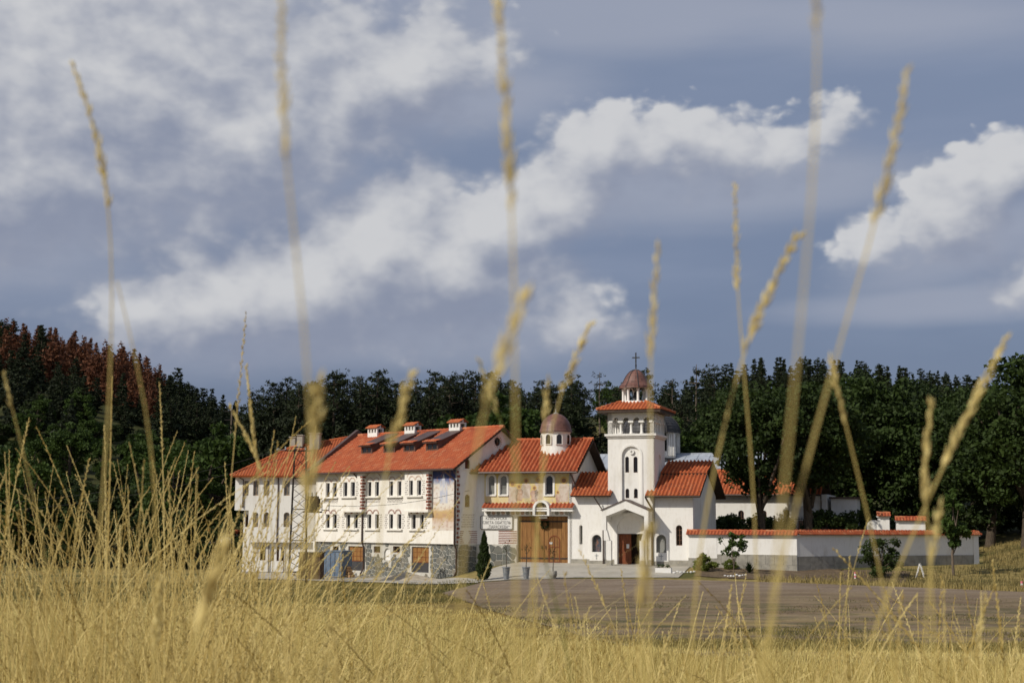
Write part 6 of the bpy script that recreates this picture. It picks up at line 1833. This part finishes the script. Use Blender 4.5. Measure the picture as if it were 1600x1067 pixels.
# transformer pylon
def pylon():
    Y = 101.0; x = atpx(471, Y); zb = h1(x, Y); e = empty('lattice_pylon', (x, Y, zb), R(12)); tag(e, 'rusty steel lattice pylon with transformer before the white annex house', 'pylon'); MB.ZB = 0
    ht = CAM.z + (817 - 701) / FPX * Y - zb
    hw = lambda z: .62 - .22 * z / ht
    corners = [(-1, -1), (1, -1), (1, 1), (-1, 1)]
    for sx, sy in corners:
        MB().tube([(sx * hw(0), sy * hw(0) * .8, -.1), (sx * hw(ht), sy * hw(ht) * .8, ht)], .06, 4).build('leg', MT['steel'], e)
    nseg = 13
    for i in range(nseg):
        z0, z1 = ht * i / nseg, ht * (i + 1) / nseg
        for k in range(4):
            a, b = corners[k], corners[(k + 1) % 4]
            if i % 2: a, b = b, a
            MB().tube([(a[0] * hw(z0), a[1] * hw(z0) * .8, z0), (b[0] * hw(z1), b[1] * hw(z1) * .8, z1)], .026, 4).build('brace', MT['steel'], e)
            if i % 3 == 0:
                MB().tube([(a[0] * hw(z1), a[1] * hw(z1) * .8, z1), (b[0] * hw(z1), b[1] * hw(z1) * .8, z1)], .04, 4).build('crossbar', MT['steel'], e)
    MB().tube([(-1.1, 0, ht - .25), (.9, 0, ht - .25)], .05, 6).build('crossarm', MT['steel'], e)
    for xx in (-1.05, -.35, .35, .85):
        MB().lathe([(.03, 0), (.07, .04), (.04, .1), (.07, .15), (.03, .22)], (xx, 0, ht - .2), 8).build('insulator', MT['galv'], e)
    zt = CAM.z + (817 - 800) / FPX * Y - zb
    tb = MB(); tb.box(.45, 1.35, -.4, .4, zt, zt + 1.05); t = tb.build('transformer', MT['steel'], e)
    for i in range(5): MB().box(1.352, 1.46, -.36 + i * .17, -.29 + i * .17, zt + .12, zt + .9).build('cooling_fin', MT['steel'], t)
    for i in range(3): MB().lathe([(.05, 0), (.08, .05), (.04, .12), (.08, .18), (.03, .3)], (.62 + .27 * i, 0, zt + 1.05), 8).build('insulator', MT['galv'], t)
    MB().box(.3, 1.6, -.45, .45, zt - .1, zt - .003).build('platform', MT['steel'], e)
    br = MB(); 
    for p, q in (((1.6, 0, zt + .1), (2.1, 0, zt + .1)), ((1.6, 0, zt + .75), (2.1, 0, zt + .75)), ((2.1, 0, zt + .1), (2.1, 0, zt + .75)), ((1.6, 0, zt - .05), (1.6, 0, zt + .75))): br.tube([p, q], .03, 5)
    br.build('bracket', MT['steel'], e)
    lm = MB(); lm.tube([(-1.1, 0, ht - .25), (-1.5, -.1, ht - .2)], .03, 5); lm.lathe([(.05, .1), (.16, .02), (.14, -.06), (.05, -.1)], (-1.55, -.1, ht - .2), 10); lm.build('lamp', MT['galv'], e)
    return Vector((x, Y, zb)), ht, zt
PB, PH, PT = pylon()

def utility_pole():
    Y = 150; x = atpx(361.5, Y); zb = h1(x, Y); e = empty('utility_pole', (x, Y, zb), 0); tag(e, 'slim grey utility pole on the slope left of the annex roof', 'pole'); MB.ZB = 0
    ht = CAM.z + (815 - 640) / FPX * Y - zb
    MB().tube([(0, 0, -.2), (.05, 0, ht)], [.14, .09], 8).build('pole_shaft', MT['bark_pale'], e)
    for z in (ht - .3, ht - 1.2):
        MB().box(-.7, .7, -.05, .05, z, z + .1).build('crossarm', MT['steel'], e)
    return Vector((x, Y, zb + ht - .3))
UP = utility_pole()

def cable(p, q, sag, label, r=.016):
    p, q = Vector(p), Vector(q); pts = [p.lerp(q, i / 14) - Vector((0, 0, sag * 4 * (i / 14) * (1 - i / 14))) for i in range(15)]
    MB.ZB = 0; o = MB().tube(pts, r, 5).build('power_cable', MT['iron']); tag(o, label, 'cable', 'overhead cables')
c0 = PB + Vector((2.0, -.3, PT + .4))
xq, zq = FL.pix(712, 771, -.1); c1 = FL.w(-.12, -.1, zq)
cable(c0, c1, .35, 'overhead cable sagging across the white wing from the pylon')
yq, zq2 = FL.pixx(733, 766); cable(c1, FL.w(.04, yq, zq2), .0, 'cable continuing round the corner onto the end wall')
cable(PB + Vector((-1.0, 0, PH - .05)), (atpx(-60, 110), 110, CAM.z + 1.2), .9, 'upper overhead cable running left from the pylon')
cable(PB + Vector((-.6, .1, PH - .6)), (atpx(-60, 108), 108, CAM.z + .6), .9, 'lower overhead cable running left from the pylon')

# things along the long wall
def planter_box():
    x, y = ground_hit(1036, 896); e = empty('planter_box', (x, y, h1(x, y) + .03), -R(19)); tag(e, 'long white planter box with green plants beside the church porch', 'planter'); MB.ZB = 0
    MB().box(-.55, .55, 0, .35, 0, .34).build('box', MT['sign_white'], e)
    MB().box(-.5, .5, .05, .3, .341, .36).build('soil', MT['soil'], e)
    rs = np.random.RandomState(9)
    C = np.concatenate([rs.normal(0, .07, (70, 3)) + np.array([c, .17, .45]) for c in (-.35, -.05, .3)])
    mkobj('leaves', crown_mesh('leaves', C, .05, LF['shrub'], rs), e)
planter_box()
def bed_edging():
    rs = random.Random(5)
    for px0, px1, py, nm in ((1048, 1085, 896, 'white kerb stones along the courtyard edge right of the porch'), (1133, 1165, 901, 'ring of white pebbles under the staked sapling')):
        n = 8
        for i in range(n):
            x, y = ground_hit(px0 + (px1 - px0) * i / (n - 1), py + rs.uniform(-1, 1))
            r = rs.uniform(.07, .11); MB.ZB = 0
            o = MB().lathe([(r * .5, -.03), (r, r * .3), (r * .8, r * .8), (r * .2, r)], (0, 0, 0), 7).build('edging_stone', MT['sign_white'])
            o.location = (x, y, h1(x, y) + .055); o.rotation_euler = (0, 0, rs.random() * 6); o.scale = (1.3, .9, 1)
            tag(o, 'one of the ' + nm, 'stone', nm)
bed_edging()
def rack():
    x, y = ground_hit(1438, 902); e = empty('folding_rack', (x, y, h1(x, y) + .02), R(70)); e.scale = (.8, .8, .85); tag(e, 'white wire a frame rack standing before the long wall', 'rack'); MB.ZB = 0
    for s in (-1, 1):
        m = MB(); m.tube([(-.5, s * .32, 0), (-.5, s * .02, 1.05), (.5, s * .02, 1.05), (.5, s * .32, 0)], .03, 6); f = m.build('frame', MT['sign_white'], e)
        for k in range(1, 5):
            z = 1.05 * k / 5; yy = s * (.32 - .30 * z / 1.05)
            MB().tube([(-.5, yy, z), (.5, yy, z)], .015, 5).build('wire', MT['sign_white'], f)
rack()
def marker(px, py, label):
    x, y = ground_hit(px, py); e = empty('marker_post', (x, y, h1(x, y)), 0); tag(e, label, 'post'); MB.ZB = 0
    pk = mat('pink_paint', (.62, .16, .20), .6)
    for k in range(4):
        MB().lathe([(.07, .12 * k + .002), (.07, .12 * (k + 1))], (0, 0, 0), 10).build('band', MT['sign_white'] if k % 2 == 0 else pk, e)
marker(1336.5, 905, 'short pink and white striped marker post at the verge left of the bush')
marker(1597, 921, 'short pink and white striped marker post at the right picture edge')
def railing():
    Y = 115.5; Fr = Frame(atpx(1210, Y), Y, 19); zb = .35
    e = empty('iron_railing', Fr.w(0, 0, zb), -Fr.alpha); tag(e, 'black iron railing with pointed bars behind the wall coping', 'railing'); MB.ZB = zb
    L = Fr.pix(1262, 815)[0]; z1 = Fr.pix(1235, 806)[1]
    for i in range(22):
        x = L * i / 21; MB().tube([(x, 0, zb), (x, 0, z1 - .12), (x, 0, z1)], [.022, .022, .004], 5).build('bar', MT['iron'], e)
    for z in (zb + .4, z1 - .25): MB().box(-.02, L + .02, -.02, .02, z, z + .05).build('rail', MT['iron'], e)
    for x in (-.1, L + .1): MB().box(x - .06, x + .06, -.06, .06, zb, z1 + .05).build('post', MT['iron'], e)
railing()

# ------------------------------------------------------------------ the dry field: blades, tall stalks, the big out-of-focus stalks
fx, fy, rs = scatter(300000, 7.0, 70, 31, -60, 1660, .80)
edge = np.interp(fx / fy * FPX + 800, [-100, 690, 760, 860, 980, 1150, 1350, 1700], [68, 66, 57, 47, 38, 34, 33, 33])
pat = np.sin(fx * .9 + 1.7 * np.sin(fy * .35)) * np.sin(fy * .55 + 1.3 * np.sin(fx * .5))
keep = (rs.rand(len(fx)) < np.clip((edge + 5 + 4.5 * pat + 3.0 * np.sin(fx * .27) + 2.0 * np.sin(fx * .71 + 1) - fy) / np.where(fx > 0, 11, 5), 0, 1) ** 1.4) & (rs.rand(len(fx)) < np.where(fx > 0, .55 + .45 * (pat > -.25), .9)) & ((rs.rand(len(fx)) < .6 + .4 * np.sin(fx * 1.3 + np.sin(fy)) ) | (fy > 20))
fx, fy = fx[keep], fy[keep]
fade = np.clip((edge[keep] - fy) / 20, .28, 1)
hv = np.random.RandomState(4).rand(len(fx)) ** 2.5
clump = .5 + .22 * np.sin(fx * 2.1 + 2 * np.sin(fy * .9)) * np.sin(fy * 1.3 + 1.5 * np.sin(fx * 1.1)) + .2 * np.sin(fx * .31 + np.sin(fy * .17) * 2) * np.sin(fy * .23 + 1)
clump += .10 + .12 * np.clip((fy - 18) / 40, 0, 1)
o = blades('field_grass', fx, fy, .06, .08 + (.18 * (.5 + clump) + .34 * hv) * fade, .0013 + .00017 * fy, 'straw', 33, .55, tone=clump)
o['label'] = 'dense dry golden grass covering the field before the monastery'; o['category'] = 'grass'

def spike(V, F, Rn, pts, tone, rs, wid, headlen, nsp, side=1.0, stem=.0016):
    """one grass stalk: three-sided stem along pts (base..tip) and a head of overlapping spikelets over its last headlen"""
    P = np.array(pts); d = np.r_[0, np.cumsum(np.linalg.norm(np.diff(P, axis=0), axis=1))]; L = d[-1]
    at = lambda s: np.array([np.interp(s, d, P[:, k]) for k in range(3)])
    b = len(V)
    n = len(P)
    for i in range(n):
        t = P[min(i + 1, n - 1)] - P[max(i - 1, 0)]; t /= np.linalg.norm(t)
        u = np.cross(t, [0, 1, 0]); u /= np.linalg.norm(u) + 1e-9; w = np.cross(t, u)
        r = stem * (1.25 - .75 * i / (n - 1))
        for k in range(3):
            a = 2.094 * k; V.append(P[i] + (u * math.cos(a) + w * math.sin(a)) * r)
    for i in range(n - 1):
        for k in range(3):
            F.append((b + 3 * i + k, b + 3 * i + (k + 1) % 3, b + 3 * i + 3 + (k + 1) % 3, b + 3 * i + 3 + k)); Rn.append(tone)
    for j in range(nsp):
        f = (j + rs.rand() * .5) / nsp; s = L - headlen * (1 - f)
        c = at(s); t = at(min(L, s + .01)) - at(max(0, s - .01)); t /= np.linalg.norm(t) + 1e-9
        an = (j % 2) * math.pi + rs.normal() * .7
        u = np.cross(t, [0, 1, 0]); u /= np.linalg.norm(u) + 1e-9; w = np.cross(t, u)
        o_ = u * math.cos(an) + w * math.sin(an)
        ln = wid * rs.uniform(2.2, 3.8) * (1.1 - .45 * f); wd = wid * rs.uniform(.24, .40)
        ax = (t + o_ * (.16 + .22 * rs.rand()) * side); ax /= np.linalg.norm(ax)
        p = np.cross(ax, o_); p /= np.linalg.norm(p) + 1e-9; q = np.cross(p, ax)
        b = len(V)
        V.extend([c, c + ax * ln * .45 + p * wd, c + ax * ln * .45 + q * wd, c + ax * ln * .45 - p * wd, c + ax * ln * .45 - q * wd, c + ax * ln])
        F.extend([(b, b + 2, b + 1, b), (b, b + 3, b + 2, b), (b, b + 4, b + 3, b), (b, b + 1, b + 4, b), (b + 5, b + 1, b + 2, b + 5), (b + 5, b + 2, b + 3, b + 5), (b + 5, b + 3, b + 4, b + 5), (b + 5, b + 4, b + 1, b + 5)])
        Rn.extend([min(1, max(0, tone + rs.normal() * .2))] * 8)

def poly_obj(name, V, F, Rn, m, parent=None):
    me = bpy.data.meshes.new(name)
    me.from_pydata([tuple(v) for v in V], [], [f if f[0] != f[-1] else f[:-1] for f in F])
    a = me.attributes.new('rnd', 'FLOAT', 'FACE'); a.data.foreach_set('value', np.array(Rn, np.float32)); me.materials.append(m)
    return mkobj(name, me, parent)

def tall_grass():
    rs = np.random.RandomState(77); V, F, Rn = [], [], []
    # (count, distance range, pixel columns, height range, chance of a full head)
    sets = [(150, 2.2, 4.6, -30, 340, 1.02, 1.30, 1.0), (380, 2.4, 5.4, -30, 420, .82, 1.16, 1.0), (95, 2.6, 5.2, 260, 460, .98, 1.27, 1.0), (190, 2.6, 5.5, 250, 480, .78, 1.06, 1.0), (260, 2.4, 5.5, -30, 420, .60, .90, .8),
            (190, 2.4, 5.5, 380, 640, .66, .98, .9), (260, 2.4, 6.5, 520, 900, .58, .92, .9), (300, 2.6, 7.5, 850, 1640, .52, .88, .9), (90, 2.2, 5.0, 900, 1640, .7, .98, 1.0),
            (34, 1.0, 1.9, -30, 600, .66, .92, 1.0), (46, 1.0, 2.0, 480, 1640, .74, .90, 1.0), (110, 2.0, 4.6, 430, 1640, .80, 1.0, 1.0)]
    for n, d0, d1, pa, pb, h0, h1_, ph in sets:
        for _ in range(n):
            y = rs.uniform(d0, d1); x = (rs.uniform(pa, pb) - 800) / FPX * y
            z = h1(x, y); hh = rs.uniform(h0, h1_) * (1 - .06 * rs.rand())
            an = rs.uniform(0, 6.28); ln = abs(rs.normal(.0, .30)) + .03; cv = rs.normal(0, .09)
            dx, dy = math.cos(an) * ln, math.sin(an) * ln * .6
            pw = rs.uniform(1.3, 3.6)
            pts = [(x + dx * t ** pw * hh + cv * math.sin(3 * t) * .3, y + dy * t ** pw * hh, z - .02 + hh * (t - .25 * ln * ln * t ** 4)) for t in (0, .25, .5, .7, .82, .9, .96, 1.0)]
            spike(V, F, Rn, pts, rs.uniform(.15, .85), rs, rs.uniform(.0026, .0042), rs.uniform(.12, .28), rs.randint(16, 32) if rs.rand() < ph else 6, rs.uniform(.6, 2.0), rs.uniform(.0007, .0013))
    o = poly_obj('tall_grass', V, F, Rn, LF['straw_pale']); tag(o, 'thicket of tall dry grass stalks with thin seed heads in front', 'grass', kind='stuff')
    # leaning bare culms and leaf blades between them
    m = 8500; y = rs.uniform(2.2, 8.0, m); x = (np.where(rs.rand(m) < .62, rs.uniform(-40, 560, m), rs.uniform(-40, 1640, m)) - 800) / FPX * y
    o = blades('grass_blades', x, y, .35, .80 + .24 * S(-x / y, .16, .26), .0013, 'straw', 79, .75, tone=np.where(rs.rand(m) < .4, .2, .7)); o['label'] = 'narrow dry grass leaves between the tall stalks'; o['category'] = 'grass'
tall_grass()
def mid_straw():
    x, y, rs = scatter(62000, 2.6, 30, 91, -60, 1660, .80)
    e = np.interp(x / y * FPX + 800, [-100, 900, 1100, 1700], [30, 28, 24, 24]); k = y < e - 6 * rs.rand(len(y))
    o = blades('straw_stems', x[k], y[k], .28, .48 + .40 * rs.rand(k.sum()) ** 1.6 + .15 * rs.rand(k.sum()) * (x[k] < 0), .0009 + .00008 * y[k], 'straw', 92, .28, tone=np.where(rs.rand(k.sum()) < .42, .08, .72))
    o['label'] = 'straight dry straw stems standing above the field grass'; o['category'] = 'grass'
mid_straw()

# stalks close to the lens: pixel course from tip downwards, distance, head length px, scale of head
NEAR = [
 ([(112, 98), (140, 150), (158, 200), (170, 290), (175, 360), (177, 445), (175, 560), (166, 720), (150, 900), (138, 1067)], .85, 250, 1.0, 'tall blurred stalk with curved tip over the left hill'),
 ([(183, 440), (200, 510), (222, 590), (238, 680), (246, 800), (245, 1067)], .85, 0, .7, 'thin side stem dropping right of the tall left hill stalk'),
 ([(442, -60), (433, 60), (432, 130), (442, 210), (452, 320), (468, 430), (482, 540), (490, 640), (492, 800), (488, 1067)], .50, 330, .75, 'very blurred stalk leaving the top edge above the white wing'),
 ([(498, 592), (494, 640), (488, 710), (478, 800), (468, 920), (462, 1067)], .62, 190, 1.2, 'thick blurred seed head before the three chimneys'),
 ([(385, 572), (390, 620), (396, 680), (404, 740), (412, 860), (415, 1067)], 1.9, 140, 1.2, 'slender stalk with sharp tip left of the annex chimneys'),
 ([(360, 636), (375, 662), (392, 690), (412, 730), (425, 800), (432, 1067)], 1.7, 110, 1.2, 'leaning stalk tip over the left corner of the annex roof'),
 ([(645, 582), (632, 612), (612, 660), (600, 710), (592, 800), (588, 1067)], .75, 130, 1.15, 'blurred leaning stalk before the wing dormers'),
 ([(770, -70), (778, 20), (788, 100), (797, 180), (800, 280), (803, 400), (805, 520), (807, 700), (806, 1067)], .52, 420, .95, 'heavily blurred upright stalk leaving the top edge at the centre'),
 ([(822, 462), (795, 500), (770, 548), (752, 610), (738, 700), (722, 840), (712, 1067)], .50, 190, 1.1, 'fat blurred seed head leaning right above the gatehouse'),
 ([(748, 562), (768, 620), (795, 690), (822, 770), (850, 860), (875, 960), (898, 1070)], .95, 90, .9, 'dark greenish stem slanting across the gatehouse'),
 ([(926, 502), (905, 540), (882, 580), (862, 640), (850, 720), (838, 820), (820, 1067)], .95, 120, 1.1, 'blurred stalk leaning right beside the gatehouse dome'),
 ([(858, 590), (852, 640), (846, 720), (838, 860), (834, 1067)], 1.0, 70, 1.0, 'short upright stalk before the gatehouse dome'),
 ([(1029, 385), (1022, 430), (1017, 490), (1014, 560), (1016, 640), (1018, 760), (1014, 1067)], .75, 180, .9, 'blurred upright stalk before the bell tower lantern'),
 ([(1149, 288), (1145, 340), (1148, 400), (1154, 470), (1160, 560), (1170, 660), (1180, 790), (1186, 1067)], .95, 170, .85, 'thin upright stalk right of the bell tower against the clouds'),
 ([(1247, 370), (1222, 405), (1195, 450), (1165, 520), (1146, 600), (1128, 690), (1100, 790), (1085, 900), (1078, 1067)], .78, 200, 1.15, 'pale stalk bending right with a long sharp head'),
 ([(1275, -60), (1282, 20), (1284, 90), (1278, 200), (1268, 330), (1255, 470), (1243, 590), (1228, 740), (1210, 900), (1195, 1067)], .44, 120, .7, 'broad blurred stem leaving the top edge on the right'),
 ([(1419, 105), (1412, 160), (1400, 230), (1385, 300), (1366, 360), (1340, 440), (1310, 540), (1278, 660), (1245, 780), (1215, 900), (1180, 1067)], .60, 260, 1.0, 'tall blurred stalk leaning right over the oaks'),
 ([(1297, 556), (1304, 600), (1318, 650), (1334, 710), (1350, 780), (1372, 870), (1390, 960), (1402, 1067)], .90, 110, .95, 'stalk with upright tip slanting right across the oaks'),
 ([(1573, 527), (1548, 570), (1522, 618), (1496, 680), (1470, 742), (1440, 800), (1410, 870), (1372, 960), (1335, 1067)], .82, 230, 1.2, 'large pale stalk leaning right before the right hand oaks'),
 ([(1456, 628), (1446, 660), (1438, 700), (1436, 745), (1446, 800), (1458, 900), (1462, 1067)], .82, 160, 1.15, 'stubby pale seed head crossing the large leaning stalk'),
 ([(1470, 790), (1458, 830), (1448, 880), (1446, 960), (1444, 1067)], .80, 90, 1.0, 'low blurred stalk before the white wire rack'),
 ([(1357, 808), (1344, 850), (1328, 910), (1312, 980), (1296, 1067)], 2.6, 60, .7, 'thin sharp stalk slanting before the long wall'),
 ([(1328, 868), (1325, 910), (1321, 960), (1318, 1067)], 2.8, 120, .9, 'short sharp upright stalk before the long wall'),
 ([(1141, 934), (1136, 955), (1142, 985), (1156, 1020), (1176, 1067)], 2.6, 170, 1.0, 'small sharp stalk with hooked tip over the bare lot'),
 ([(1352, 965), (1352, 1000), (1350, 1067)], 2.9, 120, 1.0, 'white sharp stalk tip low on the right'),
 ([(922, 948), (918, 965), (905, 990), (888, 1020), (868, 1067)], 2.6, 120, .9, 'small curved stalk tip low before the lot centre'),
 ([(1040, 996), (1034, 1030), (1040, 1067)], 2.4, 150, 1.4, 'short pale head low before the lot centre'),
 ([(330, 870), (352, 850), (318, 930), (300, 1000), (285, 1067)][1:], .62, 150, 1.6, 'broad blurred pale head low before the annex'),
 ([(248, 905), (243, 960), (238, 1067)], 1.2, 110, 1.7, 'pale oat like head low on the left'),
 ([(600, 905), (520, 1000), (500, 1067)][1:] , 1.2, 50, .8, 'bare pale culm low left of centre'),
 ([(1540, 930), (1528, 990), (1520, 1067)], 1.3, 100, 1.0, 'blurred pale stalk low on the far right'),
 ([(1010, 830), (1006, 900), (1003, 980), (1000, 1067)], .60, 120, 1.3, 'blurred pale column of seeds before the church door'),
 ([(5, 580), (25, 660), (50, 760), (75, 880), (92, 1067)], 1.1, 60, .7, 'thin bare stem at the left picture edge')]
def near_stalks():
    rs = np.random.RandomState(5)
    for path, dist, headpx, sc, lb in NEAR:
        pts = []
        for px, py in path:
            d = ray(px, py); pts.append(np.array(CAM + d * (dist / d.y)))
        pts = pts[::-1]
        b = pts[0]; dirn = pts[0] - pts[1]; dirn /= np.linalg.norm(dirn)
        g0 = h1(b[0], b[1]); t = max(0.0, (b[2] - g0)) / max(.35, -dirn[2])
        foot = b + dirn * t * np.array([.45, .45, 1.0]); foot[2] = h1(foot[0], foot[1]) - .01
        pts = [foot] + pts
        P = np.array(pts); dd = np.r_[0, np.cumsum(np.linalg.norm(np.diff(P, axis=0), axis=1))]
        s = np.linspace(0, 1, 40); Q = np.stack([np.interp(s * dd[-1], dd, P[:, k]) for k in range(3)], -1)
        for _ in range(3): Q[1:-1] = (Q[:-2] + 2 * Q[1:-1] + Q[2:]) / 4
        e = empty('grass_stalk', tuple(foot), 0); tag(e, lb, 'grass stalk', 'single grass stalks close in front')
        Q = Q - foot
        hl = headpx / FPX * dist * 1.05
        V, F, Rn = [], [], []
        green = 'greenish' in lb
        spike(V, F, Rn, Q, .45, rs, .004, 0, 0, 1, .0006 + .0004 * sc)
        poly_obj('stem', V, F, Rn, LF['green_stem'] if green else LF['straw'], e)
        if hl > 0:
            V, F, Rn = [], [], []
            spike(V, F, Rn, Q, .75, rs, .0034 * sc, hl, max(8, int(hl / .0036)), rs.uniform(.8, 1.3), .0004)
            poly_obj('seed_head', V, F, Rn, LF['straw_pale'], e)
        # the sheath joint where a leaf once clasped the stem
        k = int(len(Q) * .55); c = Q[k]
        V, F, Rn = [], [], []
        spike(V, F, Rn, np.array([Q[k] * .7 + Q[k - 1] * .3, Q[k], Q[k] * .7 + Q[k + 1] * .3]), .5, rs, .003, 0, 0, 1, .0019); poly_obj('joint', V, F, Rn, LF['straw'], e)
near_stalks()
